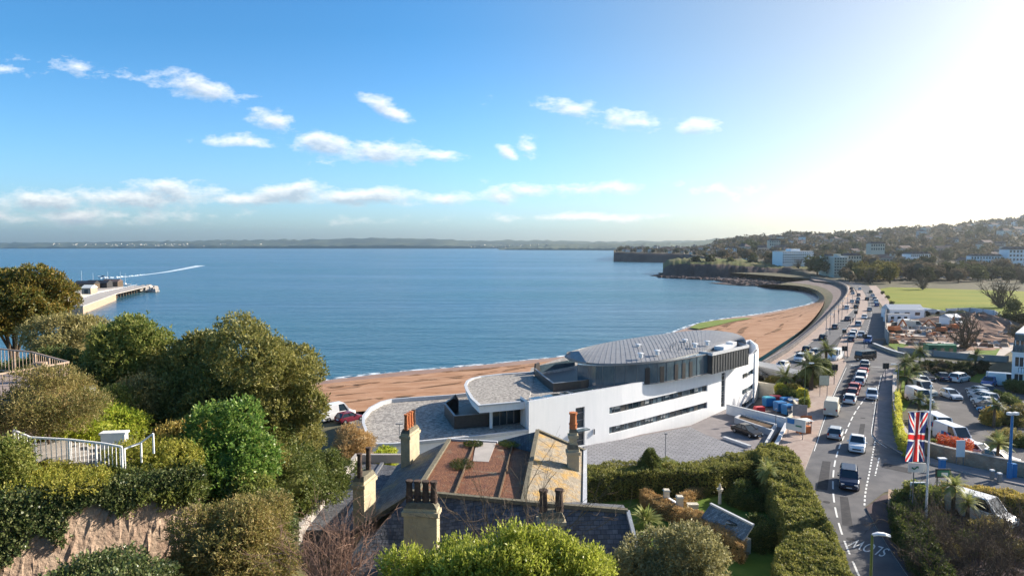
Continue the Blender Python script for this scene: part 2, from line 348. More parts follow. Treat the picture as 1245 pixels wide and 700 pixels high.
WALLPX = [(929, 442), (945, 433), (960, 424), (985, 404), (1003, 388), (1020, 370), (1030, 358), (1031, 351), (1025, 346), (1008, 341), (985, 338)]
BEACHPX = [(914, 441), (933, 429), (948, 419), (971, 404), (988, 389), (1000, 373), (1003, 364), (1001, 358), (990, 351), (970, 347), (940, 345.5)]
KERBPX = [(941, 444), (965, 432.6), (981, 420), (1007, 401), (1028, 386), (1040, 374), (1043, 362), (1040, 352), (1030, 346), (1010, 343), (990, 341)]
def resamp(P, n):
    P = [np.array(p[:2], float) for p in P]; s = [0]
    for a, c in zip(P, P[1:]): s.append(s[-1] + np.linalg.norm(c - a))
    t = np.linspace(0, s[-1], n); X = np.array(P)
    return np.stack([np.interp(t, s, X[:, 0]), np.interp(t, s, X[:, 1])], 1)
def smooth(P, it=2):
    P = [Vector(p[:2]) for p in P]
    for _ in range(it):
        Q = [P[0]]
        for a, c in zip(P, P[1:]): Q += [a * .75 + c * .25, a * .25 + c * .75]
        P = Q + [P[-1]]
    return P
wallw = smooth(pts(WALLPX, 5)); beachw = smooth(pts(BEACHPX, 3.2)); kerbw = smooth(pts(KERBPX, GZ))
# beach: strip between the inner edge (about 3 m) and below the water line
inner = [(-420, 80), (-120, 92), (-60, 97), (-29, 103), (-15, 108), (5, 119), (30, 138), (48, 150)] + [tuple(p) for p in beachw]
SHORE = [(100, 500), (250, 480), (330, 470), (412, 460), (480, 452), (560, 446), (640, 438), (690, 433), (755, 421), (800, 410), (828, 401), (848, 393), (866, 389.5), (890, 386), (920, 382.5), (948, 377.5), (975, 372), (990, 368.5), (996, 363), (993, 357), (980, 352), (955, 348.5), (915, 347.2)]
shore = [(-420, 140), (-140, 140)] + [tuple(p.xy) for p in smooth(pts(SHORE, 0), 2)]
NB = 140; a = resamp(inner, NB); c = resamp(shore, NB); rows = [(0, 3.2), (.3, 2.5), (.62, 1.2), (.85, .45), (1.0, .0), (1.25, -1.2), (1.9, -5)]
v = []; f = []; rng = np.random.default_rng(3)
for (t, z) in rows:
    for i in range(NB):
        p = a[i] * (1 - t) + c[i] * t; v.append((p[0], p[1], z + (rng.normal() * .06 if 0 < t < 1 else 0)))
for k in range(len(rows) - 1):
    for i in range(NB - 1):
        f.append((k * NB + i, k * NB + i + 1, (k + 1) * NB + i + 1, (k + 1) * NB + i))
mi = [1 if i // (NB - 1) >= 3 else 0 for i in range(len(f))]
o = npmesh('beach', v, f, [M['sand'], M['wetsand']], mi=mi, smooth=True); tag(o, kind='structure')
# surf line: thin foam sheets just off the water's edge
M['foam'] = mat('foam', (.75, .78, .8), (.5, .58, .62), .6, .8)
def patchy(m, sc, lo, hi):
    T = m.node_tree; L = T.links.new; tcn = T.nodes.new('ShaderNodeTexCoord'); n = T.nodes.new('ShaderNodeTexNoise'); n.inputs['Scale'].default_value = sc; n.inputs['Detail'].default_value = 6; L(tcn.outputs['Object'], n.inputs['Vector'])
    r = T.nodes.new('ShaderNodeMapRange'); r.inputs[1].default_value = lo; r.inputs[2].default_value = hi; L(n.outputs[0], r.inputs[0]); L(r.outputs[0], T.nodes['Principled BSDF'].inputs['Alpha'])
patchy(M['foam'], .35, .42, .6)
mb = MB(); S = resamp(shore, 260)
for i in range(len(S) - 1):
    if not (-70 < S[i][0] < 160): continue
    p, q = S[i], S[i + 1]; d = (q - p); n_ = np.array([-d[1], d[0]]); n_ /= np.linalg.norm(n_) + 1e-9
    w0 = .5 + .9 * abs(math.sin(i * .37) * math.sin(i * .11)); w1 = .5 + .9 * abs(math.sin((i + 1) * .37) * math.sin((i + 1) * .11)); off = .6
    mb.quad((*(p + n_ * (off - w0)), .02), (*(q + n_ * (off - w1)), .02), (*(q + n_ * (off + w1)), .02), (*(p + n_ * (off + w0)), .02))
tag(mb.build('surf_foam', M['foam']), kind='stuff')
# broken tide lines of weed and darker damp sand
M['tide'] = mat('tide_wrack', (.19, .105, .055), (.26, .15, .085), .95, .8); patchy(M['tide'], .25, .46, .56)
mb = MB()
def bz(t): return float(np.interp(t, [r_[0] for r_ in rows], [r_[1] for r_ in rows]))
for t0, w_, ph in ((.22, .012, 0), (.42, .016, 2), (.58, .012, 4), (.70, .02, 1), (.80, .015, 3)):
    A3 = resamp(inner, 420); C3 = resamp(shore, 420); q = []
    for i in range(420):
        t = t0 + .035 * math.sin(i * .11 + ph) + .02 * math.sin(i * .31 + ph * 2); w = w_ * (1 + .8 * math.sin(i * .23 + ph)); q.append([(*(A3[i] * (1 - u) + C3[i] * u), bz(u) + .09) for u in (t - w, t + w)])
    for k, l in zip(q, q[1:]): mb.quad(k[0], l[0], l[1], k[1])
struct('tide_line', mb, M['tide'])
# weed on the sand spit
M['weed'] = mat('green_weed', (.13, .21, .03), (.22, .24, .07), .9, .5)
mb = MB(); wp = [V(x, y, 0) for x, y in ((838, 400), (850, 394.5), (870, 391), (905, 388), (915, 389.5), (890, 394), (870, 399), (850, 403))]
mb.poly([(p.x, p.y, .95 if i in (4, 5, 6, 7) else .55) for i, p in enumerate(wp)][::-1]); o = struct('seaweed_bank', mb, M['weed'])

# lower promenade, sea wall, promenade
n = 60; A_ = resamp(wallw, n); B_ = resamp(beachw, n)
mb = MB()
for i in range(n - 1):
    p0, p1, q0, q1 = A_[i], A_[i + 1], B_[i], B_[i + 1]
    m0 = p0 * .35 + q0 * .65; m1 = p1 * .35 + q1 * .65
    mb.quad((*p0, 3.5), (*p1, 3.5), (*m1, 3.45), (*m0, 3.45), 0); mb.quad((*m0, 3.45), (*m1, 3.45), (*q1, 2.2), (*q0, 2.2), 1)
M['darkpave'] = mat('shaded_paving', (.15, .12, .115), (.21, .17, .155), .85, .4); M['slope'] = mat('grassy_slope', (.12, .13, .06), (.22, .17, .12), .95, .5)  # sea wall's cast shade is painted into the lower promenade's paving colour
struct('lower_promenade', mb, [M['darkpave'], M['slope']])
mb = MB(); mb.wall([tuple(p) for p in A_], .5, 1.0, 5.5); o = mb.build('sea_wall', M['darkstone']); tag(o, 'curving stone sea wall between lower promenade and upper promenade', 'sea wall')
mb = MB(); K_ = resamp(kerbw, n)
A2 = resamp(wallw, n)
for i in range(n - 1): mb.quad((*A2[i], GZ + .13), (*K_[i], GZ + .13), (*K_[i + 1], GZ + .13), (*A2[i + 1], GZ + .13), 0)
for i in range(n - 1): mb.quad((*K_[i], GZ + .13), (*K_[i], GZ - .1), (*K_[i + 1], GZ - .1), (*K_[i + 1], GZ + .13), 1)
struct('promenade', mb, [M['paving'], M['kerb']])

# ground (one sheet; the sunken yard and building plot beside it lie lower)
EXC = [(958, 510), (972, 498), (955, 474), (941, 469), (921, 466)]
far = [tuple(p) for p in A_][::1]
exw = [tuple(V(x, y).xy) for x, y in EXC]
gp = [(-420, 80), (-120, 92), (-60, 97), (-29, 102), (-21, 90), (-17.5, 73), (8.4, 73.5), (29, 76), tuple(V(945, 541).xy)] + exw + [(47, 134)] + far + [(222, 520), (200, 640), (250, 900), (9000, 900), (9000, -300), (-420, -300)]
mb = MB(); mb.poly([(x, y, GZ - .05) for x, y in gp][::-1]); o = struct('ground', mb, M['ground'])
if o.data.polygons[0].normal.z < 0: o.data.flip_normals()
slabw = [(-40, 70), (60, 70), (62, 150), (30, 140), (5, 121), (-15, 110), (-30, 104)]
mb = MB(); mb.poly([(x, y, 2.0) for x, y in slabw]); struct('service_yard_ground', mb, M['asphalt2'])
mb = MB()
mb.wall([(-29, 102), (-21, 90), (-17.5, 73), (8.4, 73.5), (29, 76)], .3, 1.5, GZ + .2); struct('retaining_edge', mb, M['concrete'])
mb = MB(); mb.wall([tuple(V(*EXC[0]).xy), *exw[1:], (47, 134)], .35, 1.5, GZ + .35); struct('yard_edge', mb, M['cream'])

# roads
sheet('seafront_road', [(905, 452), (922, 449), (941, 443.5), (965, 432.2), (981, 419.6), (1007, 400.6), (1028, 385.6), (1040, 373.6), (1043.6, 362), (1041, 351.6), (1031, 345.7), (1010, 342.6), (990, 340.6),
      (990, 338.5), (1020, 340.5), (1045, 344), (1056, 348), (1061, 354), (1066.5, 365), (1070, 376), (1077, 380), (1075, 415), (1070, 423), (1088, 431), (1130, 436), (1192, 443), (1192, 449), (1130, 444.5), (1088, 443), (1078, 446),
      (1074, 455), (1068.5, 481), (1064, 513), (1062, 528), (1068, 535), (1080, 541), (1100, 553), (1140, 566), (1190, 578), (1245, 590), (1320, 606), (1320, 622), (1245, 607), (1160, 592), (1110, 591), (1075, 598), (1052, 616),
      (1065, 640), (1085, 672), (1105, 702), (1180, 860), (1120, 860), (1033, 702), (1005, 650), (985, 602), (976, 577), (960, 540), (960, 510), (950, 468)], M['asphalt'], .0)
slab('road_island', [(1029, 441), (1011.5, 481), (1001.6, 505.7), (991.6, 537), (976, 577), (955, 575), (946, 541), (959, 510), (973, 498), (956, 474), (942, 469.5), (957, 463), (978, 454), (1000, 441), (1016, 434), (1026, 435)], GZ - .1, GZ + .13, M['kerb'], M['paving'])
mb = MB(); mb.wall(smooth(pts([(1023, 433), (1027, 421), (1034, 406), (1047, 385), (1050.5, 370), (1048.5, 360), (1044, 352)])), 3.2, GZ - .1, GZ + .13); struct('central_reservation', mb, M['paving'])
slab('pavement', [(1080, 541), (1067, 535), (1061.6, 528), (1063.5, 513), (1068, 481), (1073.7, 455), (1078, 446.5), (1089, 446.5), (1088, 470), (1085, 500), (1088, 522), (1104, 546), (1140, 559), (1180, 567), (1245, 581), (1320, 594), (1320, 604), (1245, 589.5), (1190, 577.5), (1140, 565.5), (1100, 552.5)], GZ - .1, GZ + .13, M['kerb'], M['pave2'])
slab('corner_pavement', [(1106, 702), (1085.5, 672), (1065.5, 640), (1053, 616.5), (1072, 602), (1095, 597), (1160, 594), (1245, 609), (1245, 700), (1132, 740)], GZ - .1, GZ + .13, M['kerb'], M['redpave'])
sheet('car_park', [(1116, 478), (1128, 459), (1150, 461), (1180, 464), (1215, 468), (1245, 480), (1330, 490), (1330, 578), (1245, 574), (1190, 560), (1160, 550), (1138, 515), (1125, 490)], M['asphalt2'], .02)
sheet('playing_field', [(1070, 351), (1082, 349), (1245, 354), (1420, 358), (1420, 398), (1245, 387), (1200, 384), (1150, 384), (1088, 381), (1077, 364)], M['fieldgrass'], .02)
sheet('park_path', [(1056, 347.5), (1065, 347), (1076, 358), (1088, 379), (1078, 379), (1068, 366)], M['paving'], .05)
sheet('building_site_ground', [(1077, 379), (1150, 381), (1205, 382), (1232, 398), (1240, 420), (1215, 436), (1130, 428), (1090, 427), (1079, 418)], M['palegravel'], .04)
sheet('site_lawn', [(1080, 415), (1104, 419), (1106, 425), (1092, 427), (1080, 420)], M['lawn'], .07)
sheet('site_lawn', [(1185, 426), (1200, 423), (1216, 424), (1211, 432), (1190, 433)], M['lawn'], .07)
sheet('hotel_garden_lawn', [(1098, 452), (1100, 446), (1130, 446), (1200, 452), (1232, 462), (1215, 469), (1180, 464), (1150, 461), (1128, 459), (1112, 480), (1100, 500), (1092, 500)], M['lawn'], .03)
sheet('hotel_garden_lawn', [(1122, 500), (1132, 497), (1140, 513), (1146, 525), (1130, 522)], M['lawn'], .05)
sheet('garden_lawn', [(700, 700), (712, 590), (760, 585), (830, 572), (935, 575), (1002, 660), (1030, 702), (1060, 860), (700, 860)], M['lawn'], .01)
sheet('courtyard_lower', [(700, 560), (711, 541), (780, 528), (840, 517), (884, 497), (955, 515), (930, 545), (880, 570), (715, 600)], M['pave2'], .05, z=3.4)

# painted markings
mb = MB()
def dash(poly, on, off, w, z=GZ + .012, start=0):
    P = resamp(poly, 1200); s = 0; seg = []; d = 0; acc = start
    for p, q in zip(P, P[1:]):
        l = np.linalg.norm(q - p); ph = acc % (on + off)
        if ph < on:
            t = (q - p) / l; n_ = np.array([-t[1], t[0]]) * w / 2
            mb.quad((*(p - n_), z), (*(q - n_), z), (*(q + n_), z), (*(p + n_), z))
        acc += l
def gl(l): return [tuple(p) for p in smooth(pts(l))]
cl = [(1053, 482), (1040, 500), (1033, 514), (1027, 528), (1020, 544), (1016.5, 556), (1014, 567), (1012.5, 584), (1013, 603), (1017, 626), (1025, 654), (1040, 690), (1052, 716)]
dash(gl(cl), 2.6, 1.3, .16)
dash(gl([(1064, 536), (1061, 552), (1057, 575), (1052, 598), (1051, 614)]), .7, .5, .16)
dash(gl([(1069, 556), (1064, 578)]), 1.0, .4, .13)
dash(gl([(1045, 445), (1037, 462), (1029, 478), (1018, 505)]), 1.4, 2.6, .12)
dash(gl([(1066, 470), (1061, 490)]), 1.0, 1.0, .12)
dash(gl([(1022, 408), (1035, 391), (1043, 375), (1044, 362)]), 2, 4, .14)
dash(gl([(1050, 412), (1056, 395), (1060, 380), (1058, 366), (1053, 355)]), 2, 4, .14)
dash(gl([(1032, 443), (1075, 447)]), .5, .0, .25)
dash(gl([(990, 548), (1002.5, 509), (1013, 482), (1029, 447)]), 3, .0, .09)
dash(gl([(1078, 544), (1062, 533), (1059, 526), (1061.5, 512), (1066, 480), (1071.5, 456)]), 3, .0, .09)
struct('road_markings', mb, M['paint'])
M['patch'] = mat('tar_patch', (.05, .05, .055), (.075, .075, .078), .9, 1.5); mb = MB()
for l in ([(1000, 560), (1010, 561), (1006, 596), (993, 594)], [(1021, 603), (1031, 604), (1037, 640), (1024, 638)], [(1046, 515), (1052, 515), (1048, 540), (1041, 540)], [(1075, 562), (1110, 570), (1108, 576), (1072, 568)], [(1036, 448), (1041, 448), (1022, 492), (1017, 492)], [(1030, 400), (1034, 400), (1010, 425), (1004, 425)]):
    mb.poly([(p.x, p.y, GZ + .006) for p in pts(l)][::-1])
for x, y in ((1022, 575), (1034, 655), (1049, 508), (1005, 610)):
    p = V(x, y); mb.poly([(p.x + .35 * math.cos(k * .6283), p.y + .35 * math.sin(k * .6283), GZ + .009) for k in range(10)])
o = struct('road_patches', mb, M['patch'])
bm = bmesh.new(); bm.from_mesh(o.data); bmesh.ops.recalc_face_normals(bm, faces=bm.faces)
for f_ in bm.faces:
    if f_.normal.z < 0: f_.normal_flip()
bm.to_mesh(o.data); bm.free()
# SLOW painted for drivers coming towards the hill
fc = bpy.data.curves.new('slow_text', 'FONT'); fc.body = 'SLOW'; fc.size = 1.0; fc.space_character = 1.1
fo = bpy.data.objects.new('slow_text', fc); COL.objects.link(fo)
dg = bpy.context.evaluated_depsgraph_get(); me = bpy.data.meshes.new_from_object(fo.evaluated_get(dg)); bpy.data.objects.remove(fo)
me.materials.append(M['paint'])
xs = [v_.co.x for v_ in me.vertices]; ys = [v_.co.y for v_ in me.vertices]; x0, x1, y0, y1 = min(xs), max(xs), min(ys), max(ys)
PS, PW = V(1078, 672), V(1035, 659)            # S end, W end, along the far edge of the letters (their feet point away from the hill)
ex = (PW - PS); ln = ex.length; ex.normalize(); ey = Vector((ex.y, -ex.x, 0)); ey = ey if ey.y < 0 else -ey
for v_ in me.vertices:
    p = PS + ex * ((v_.co.x - x0) / (x1 - x0) * ln) + ey * ((v_.co.y - y0) / (y1 - y0) * 2.0 - 1.0); v_.co = (p.x, p.y, GZ + .015)
o = bpy.data.objects.new('road_lettering', me); COL.objects.link(o); tag(o, kind='structure')
if me.polygons[0].normal.z < 0: me.flip_normals()

# the hillside the picture is taken from
HC = np.array([(-45, 5, 27), (-30, 10, 24), (-30, 22, 23), (-24, 20, 21), (-20, 24.5, 20.6), (-15, 29, 20), (-26, 30, 19.5), (-17, 21, 17.3), (-13.5, 25, 17.2), (-11.5, 28.5, 16.2), (-9, 22, 17), (-20, 36, 15.5), (-28, 42, 14.5), (-42, 45, 15),
  (-16, 41, 11.9), (-15, 36, 12), (-14, 46, 11.2), (-15, 53, 9), (-24, 52, 9), (-30, 62, 6), (-22, 64, 5), (-45, 70, 6), (-60, 80, 4), (0, 4, 25), (0, 10, 21.5), (-6, 14, 20), (0, 16, 19), (-8, 19, 18), (2, 21, 15), (-8, 26, 13), (0, 27, 8), (0, 33, 5.5),
  (8, 14, 20), (8, 22, 12), (8, 30, 5), (16, 16, 16), (16, 26, 6), (26, 18, 10), (26, 30, 4), (40, 30, 3.5), (20, 40, 3.5), (10, 42, 3.5), (0, 45, 3.5), (-8, 45, 4), (-8, 60, 3.5), (5, 60, 3.5), (60, 20, 3.5), (-10, 33, 8), (-12, 38, 10.5)], float)
def hz(x, y):
    x = np.asarray(x, float); y = np.asarray(y, float)
    d2 = (x[..., None] - HC[:, 0]) ** 2 + (y[..., None] - HC[:, 1]) ** 2 + .5
    w = d2 ** -1.9
    return (w * HC[:, 2]).sum(-1) / w.sum(-1)
gx, gy = np.meshgrid(np.arange(-90, 62, 1.2), np.arange(-20, 84, 1.2)); gz = hz(gx, gy) + rng.normal(0, .06, gx.shape)
gz = np.where(gy > 72, np.minimum(gz, 3.5), gz)
_wa, _wb = np.array(D(-30, 740, 22.5).xy), np.array(D(245, 636, 28.5).xy); _wd = (_wb - _wa) / np.linalg.norm(_wb - _wa); _wl = np.linalg.norm(_wb - _wa)
_t = (gx - _wa[0]) * _wd[0] + (gy - _wa[1]) * _wd[1]; _s = (gx - _wa[0]) * _wd[1] - (gy - _wa[1]) * _wd[0]      # _s > 0: in front of the stone wall
gz = np.where((_t > -3) & (_t < _wl + 1) & (_s > -.6) & (_s < 5), np.minimum(gz, 15.9 + .25 * np.maximum(0, _s - 3)), gz)
gz = gz - 14 * np.clip((gx - 3) / 8, 0, 1) * np.clip((gy - 24) / 8, 0, 1)
ny, nx = gx.shape; idx = np.arange(nx * ny).reshape(ny, nx)
fq = np.stack([idx[:-1, :-1], idx[:-1, 1:], idx[1:, 1:], idx[1:, :-1]], -1).reshape(-1, 4)
M['hill'] = mat('hillside_soil', (.075, .075, .03), (.14, .11, .06), .95, .6, bump=.6)
o = npmesh('hillside', np.stack([gx, gy, gz], -1).reshape(-1, 3), fq, M['hill'], smooth=True); tag(o, kind='structure')

# far coast across the bay
M['farhill'] = mat('far_hill', (.05, .075, .07), (.15, .17, .11), .95, .0035, detail=6)
M['townhill'] = mat('town_hill', (.065, .06, .04), (.12, .10, .07), .95, .02, detail=6)
def band(name, base, crest, depth, m, n=160, seed=1, rough=3):
    """a strip of land: base [(px, distance)], crest [(px, py at the crest)]"""
    rr = np.random.default_rng(seed); px = np.linspace(base[0][0], base[-1][0], n)
    db = np.interp(px, [q[0] for q in base], [q[1] for q in base]); cy = np.interp(px, [q[0] for q in crest], [q[1] for q in crest])
    V_ = []; prof = [(0, -2), (.01, .22), (.1, .3), (.35, .55), (.7, .85), (1, 1), (1.5, .4)]
    for t, h in prof:
        for i in range(n):
            d = db[i] + depth * t; u = (px[i] - 622.5) / FPX; hh_ = CAM_Z + (298.55 - cy[i]) / FPX * (db[i] + depth)
            z = hh_ * h if h > 0 else h
            V_.append((u * d, d, z + (rr.normal() * rough if 0 < t else 0)))
    F = []
    for k in range(len(prof) - 1):
        for i in range(n - 1): F.append((k * n + i, k * n + i + 1, (k + 1) * n + i + 1, (k + 1) * n + i))
    o = npmesh(name, V_, F, m, smooth=True); return tag(o, kind='structure')
band('far_coast', [(-420, 6500), (300, 6900), (620, 6600), (760, 6200), (1000, 6000)], [(-420, 296), (0, 295.5), (110, 294.5), (230, 292.5), (330, 291.5), (400, 290.8), (455, 289), (530, 290.5), (575, 293), (650, 292), (750, 294), (830, 292.5), (1000, 292)], 1500, M['farhill'], 260, 1, 5)
band('middle_coast', [(606, 4600), (640, 4500), (700, 4300), (760, 4000), (1000, 3900)], [(606, 302), (640, 297), (690, 296.5), (760, 296), (830, 295), (870, 290), (900, 289), (960, 290), (1000, 290)], 900, M['farhill'], 160, 2, 3)
# wooded town hillside on the right
def smst(t): t = np.clip(t, 0, 1); return t * t * (3 - 2 * t)
PXC = [740, 748, 755, 830, 848, 870, 900, 940, 1000, 1040, 1100, 1500]; YS = [1235, 1228, 1215, 1150, 900, 760, 690, 640, 480, 440, 440, 440]
CRX = [740, 760, 830, 870, 905, 940, 965, 1000, 1040, 1090, 1150, 1200, 1245, 1320, 1500]; CRY = [304, 303, 302.5, 299, 293, 291.5, 288, 289.5, 288, 284, 280, 276, 270, 262, 255]
def ystart(px): return np.interp(px, PXC, YS)
def town_z(x, y):
    px = 622.5 + FPX * x / y; y0 = ystart(px); Y1 = np.interp(px, [740, 850, 950, 1245], [1500, 1900, 1900, 1700])
    crest = CAM_Z + (298.55 - np.interp(px, CRX, CRY)) / FPX * Y1
    clf = np.interp(px, [740, 850, 960, 1010, 1500], [13, 10, 5, 0, 0])
    return GZ * np.clip((y - y0) / 8, 0, 1) + clf * smst((y - y0) / 22) + (crest - GZ - clf) * smst((y - y0 - 40) / (Y1 - y0 - 40)) - .05 * np.maximum(0, y - Y1 - 60)
pxs = np.linspace(746, 1500, 190); tt = np.concatenate([[0, .004, .009, .016, .03], np.linspace(.05, 1, 60)])
PX, TT = np.meshgrid(pxs, tt); YS_ = ystart(PX); YY = YS_ + (2400 - YS_) * TT; XX = (PX - 622.5) / FPX * YY; ZZ = town_z(XX, YY) + rng.normal(0, .5, XX.shape) * (TT > .01)
ZZ[0] = -1
r_, c_ = PX.shape; idx = np.arange(r_ * c_).reshape(r_, c_); fq = np.stack([idx[:-1, :-1], idx[:-1, 1:], idx[1:, 1:], idx[1:, :-1]], -1).reshape(-1, 4)
mi = np.where((TT[:-1, :-1] < .012) & (PX[:-1, :-1] < 960), 1, 0).ravel()
o = npmesh('town_hill', np.stack([XX, YY, ZZ], -1).reshape(-1, 3), fq, [M['townhill'], M['rock']], mi=mi, smooth=False); tag(o, kind='structure')
# near headland: green topped cliff with rocks at its foot
HL = [(810, 330, 322.5), (822, 333, 320), (840, 335.5, 319.5), (870, 337, 320), (900, 338, 321), (930, 338, 323), (960, 338, 326)]
v = []; n = 70; pxh = np.linspace(806, 985, n); by = np.interp(pxh, [806, 812, 840, 870, 985], [334.5, 335.5, 336.5, 337, 338]); ty = np.interp(pxh, [806, 812, 820, 840, 870, 900, 930, 985], [326, 322, 320.3, 320, 320.5, 321.5, 324, 328])
rows = []
for k in range(6):
    row = []
    for i in range(n):
        d0 = 29.5 * FPX / (by[i] - 298.55); u = (pxh[i] - 622.5) / FPX; top = CAM_Z - (ty[i] - 298.55) / FPX * (d0 + 14)
        t, z = [(-2, -1), (0, 1.5), (6, top * .55), (12, top * .93), (60, top + 4), (170, top * .6)][k]
        j = rng.normal() * (1.6 if k in (1, 2, 3) else .4)
        d = d0 + t + j; row.append((u * d, d, z + (rng.normal() * .5 if k > 1 else 0)))
    rows.append(row)
idx = np.arange(6 * n).reshape(6, n); fq = np.stack([idx[:-1, :-1], idx[:-1, 1:], idx[1:, 1:], idx[1:, :-1]], -1).reshape(-1, 4)
mi = [1 if i // (n - 1) < 3 else 0 for i in range(len(fq))]
M['headgrass'] = mat('headland_grass', (.10, .13, .03), (.16, .13, .07), .95, .06)
o = npmesh('headland', np.array(rows).reshape(-1, 3), fq, [M['headgrass'], M['rock']], mi=mi); tag(o, kind='structure')
# dark foreshore rocks between headland and sea wall
mb = MB(); rk = [(790, 334.8), (806, 332.5), (830, 336), (880, 338), (940, 338.5), (985, 340), (1003, 346), (1003, 356), (998, 362), (993, 356), (980, 351), (955, 348.4), (925, 347.5), (900, 347), (878, 345.3), (862, 343.8), (885, 343), (895, 341.5), (870, 340.2), (830, 338.3), (806, 337)]
P = pts(rk, .3); mb.poly([(p.x, p.y, .3) for p in P][::-1]); o = struct('rocky_foreshore', mb, M['rock'])
if o.data.polygons[0].normal.z < 0: o.data.flip_normals()
rr = random.Random(5); mb = MB()
for k in range(420):
    x = rr.uniform(800, 990); y = np.interp(x, [790, 806, 870, 900, 955, 990], [335.5, 337.5, 340.5, 346.5, 348, 355]) - rr.random() ** 2 * 8
    if y < 332: continue
    p = V(x, y, .3); s = rr.uniform(.6, 2.6); mb.box((p.x, p.y, .3 + s * .15), (s * 2.2, s * 1.5, s * .6), rr.uniform(0, 3), 0, .6)
tag(mb.build('foreshore_rocks', M['rock']), kind='stuff')
# air
hm = bpy.data.materials.new('haze_air'); hm.use_nodes = True; T = hm.node_tree; T.nodes.remove(T.nodes['Principled BSDF'])
pv = T.nodes.new('ShaderNodeVolumePrincipled'); pv.inputs['Color'].default_value = (.82, .92, 1, 1); pv.inputs['Density'].default_value = 8.0e-5; pv.inputs['Anisotropy'].default_value = .82
T.links.new(pv.outputs[0], T.nodes['Material Output'].inputs['Volume'])
mb = MB(); mb.box((0, 4300, 110), (19000, 10400, 240)); o = mb.build('haze', hm); tag(o, kind='stuff')
# ------------------------------------------------------------------ the white curved building
ZP = 10.75
FPXS = [(632.6, 481), (643, 488), (670, 483.5), (700, 478.5), (730, 473.5), (760, 468.2), (790, 462.3), (820, 456), (850, 449.8), (870, 445.2), (885, 441.5), (900, 437.3), (910, 433.5), (917, 429.5), (921, 425), (920, 419), (912, 413)]
fw = [V(x, y, ZP) for x, y in FPXS]
end = [tuple(p.xy) for p in fw[13:]]
front_px = np.array([p[0] for p in FPXS[1:15]], float); front_xy = np.array([p.xy for p in fw[1:15]])
def fac(px, off=0.0):
    x = np.interp(px, front_px, front_xy[:, 0]); y = np.interp(px, front_px, front_xy[:, 1])
    if off:
        a, c = max(643, px - 6), min(921, px + 6)
        t = np.array([np.interp(c, front_px, front_xy[:, 0]) - np.interp(a, front_px, front_xy[:, 0]), np.interp(c, front_px, front_xy[:, 1]) - np.interp(a, front_px, front_xy[:, 1])]); t /= np.linalg.norm(t)
        x, y = x - t[1] * off, y + t[0] * off          # off > 0: into the building
    return (x, y)
BACK = [(43, 128.5), (37, 130), (24, 126.5), (10, 116), (3, 104), tuple(V(640, 470, 10.3).xy)]
wb = thing('seafront_building', 'long white curved modern building with leaf shaped grey roof beside the beach', 'building', (20, 100, 2))
# facade skin with its window openings
sx = sorted(set([643, 655, 670, 685, 700, 711, 725, 741, 756, 771, 786, 801, 816, 831, 846, 860.5, 870, 877.5, 882.5, 892, 903, 910, 917.3, 921]))
sz = [2.05, 2.15, 3.1, 3.9, 4.55, 5.5, 5.9, 6.2, 7.2, 8.15, 8.9, 9.4, ZP]
def hole(a, b, z0, z1):
    m_, zc = (a + b) / 2, (z0 + z1) / 2
    if 741 < m_ < 860.5 and (7.2 < zc < 8.15 or 4.55 < zc < 5.5): return True
    if 700 < m_ < 711 and (6.2 < zc < 8.9 or 3.9 < zc < 5.9): return True
    if 877.5 < m_ < 882.5 and (3.9 < zc < 9.4): return True
    if 903 < m_ < 917.3 and (7.2 < zc < 8.15 or 4.55 < zc < 5.5 or 2.15 < zc < 3.1): return True
    return False
mb = MB(); gl_ = {}
RD = .28
for i in range(len(sx) - 1):
    for k in range(len(sz) - 1):
        a, b_, z0, z1 = sx[i], sx[i + 1], sz[k], sz[k + 1]; A, B = fac(a), fac(b_)
        if not hole(a, b_, z0, z1): mb.quad((*A, z0), (*B, z0), (*B, z1), (*A, z1)); continue
        Ai, Bi = fac(a, RD), fac(b_, RD)
        if not hole(*(sx[i - 1], a) , z0, z1): mb.quad((*A, z0), (*Ai, z0), (*Ai, z1), (*A, z1))
        if not hole(b_, sx[min(i + 2, len(sx) - 1)], z0, z1): mb.quad((*B, z0), (*B, z1), (*Bi, z1), (*Bi, z0))
        if k == 0 or not hole(a, b_, sz[k - 1], z0): mb.quad((*A, z0), (*B, z0), (*Bi, z0), (*Ai, z0))
        if k == len(sz) - 2 or not hole(a, b_, z1, sz[k + 2]): mb.quad((*A, z1), (*Ai, z1), (*Bi, z1), (*B, z1))
        key = ('u' if 741 < a + 1 < 860 else 'd' if a < 741 else 's' if a < 890 else 'e', round(z0 if a < 870 and a > 735 or a > 890 else 0))
        gl_.setdefault(key, []).append((Ai, Bi, z0, z1))
# left return, roof edge cap, rest of the shell
ret = fw[0]; A = fac(643); mb.quad((ret.x, ret.y, 2.05), (A[0], A[1], 2.05), (A[0], A[1], ZP), (ret.x, ret.y, ZP))
for i in range(len(sx) - 1):
    A, B, Ai, Bi = fac(sx[i]), fac(sx[i + 1]), fac(sx[i], .42), fac(sx[i + 1], .42)
    mb.quad((*A, ZP), (*B, ZP), (*Bi, ZP), (*Ai, ZP), 1); mb.quad((*Ai, ZP), (*Bi, ZP), (*Bi, 10.2), (*Ai, 10.2), 0)
mb.wall([tuple(p) for p in end] + [(43, 128.5), (37, 130)], .42, 2.0, ZP, 0)
mb.build('wall', [M['white'], M['pale']], wb)
rwin = random.Random(12); M['blind'] = mat('window_blind', (.34, .35, .34), None, .4); M['room'] = mat('dim_room', (.09, .085, .075), None, .12, spec=.8)

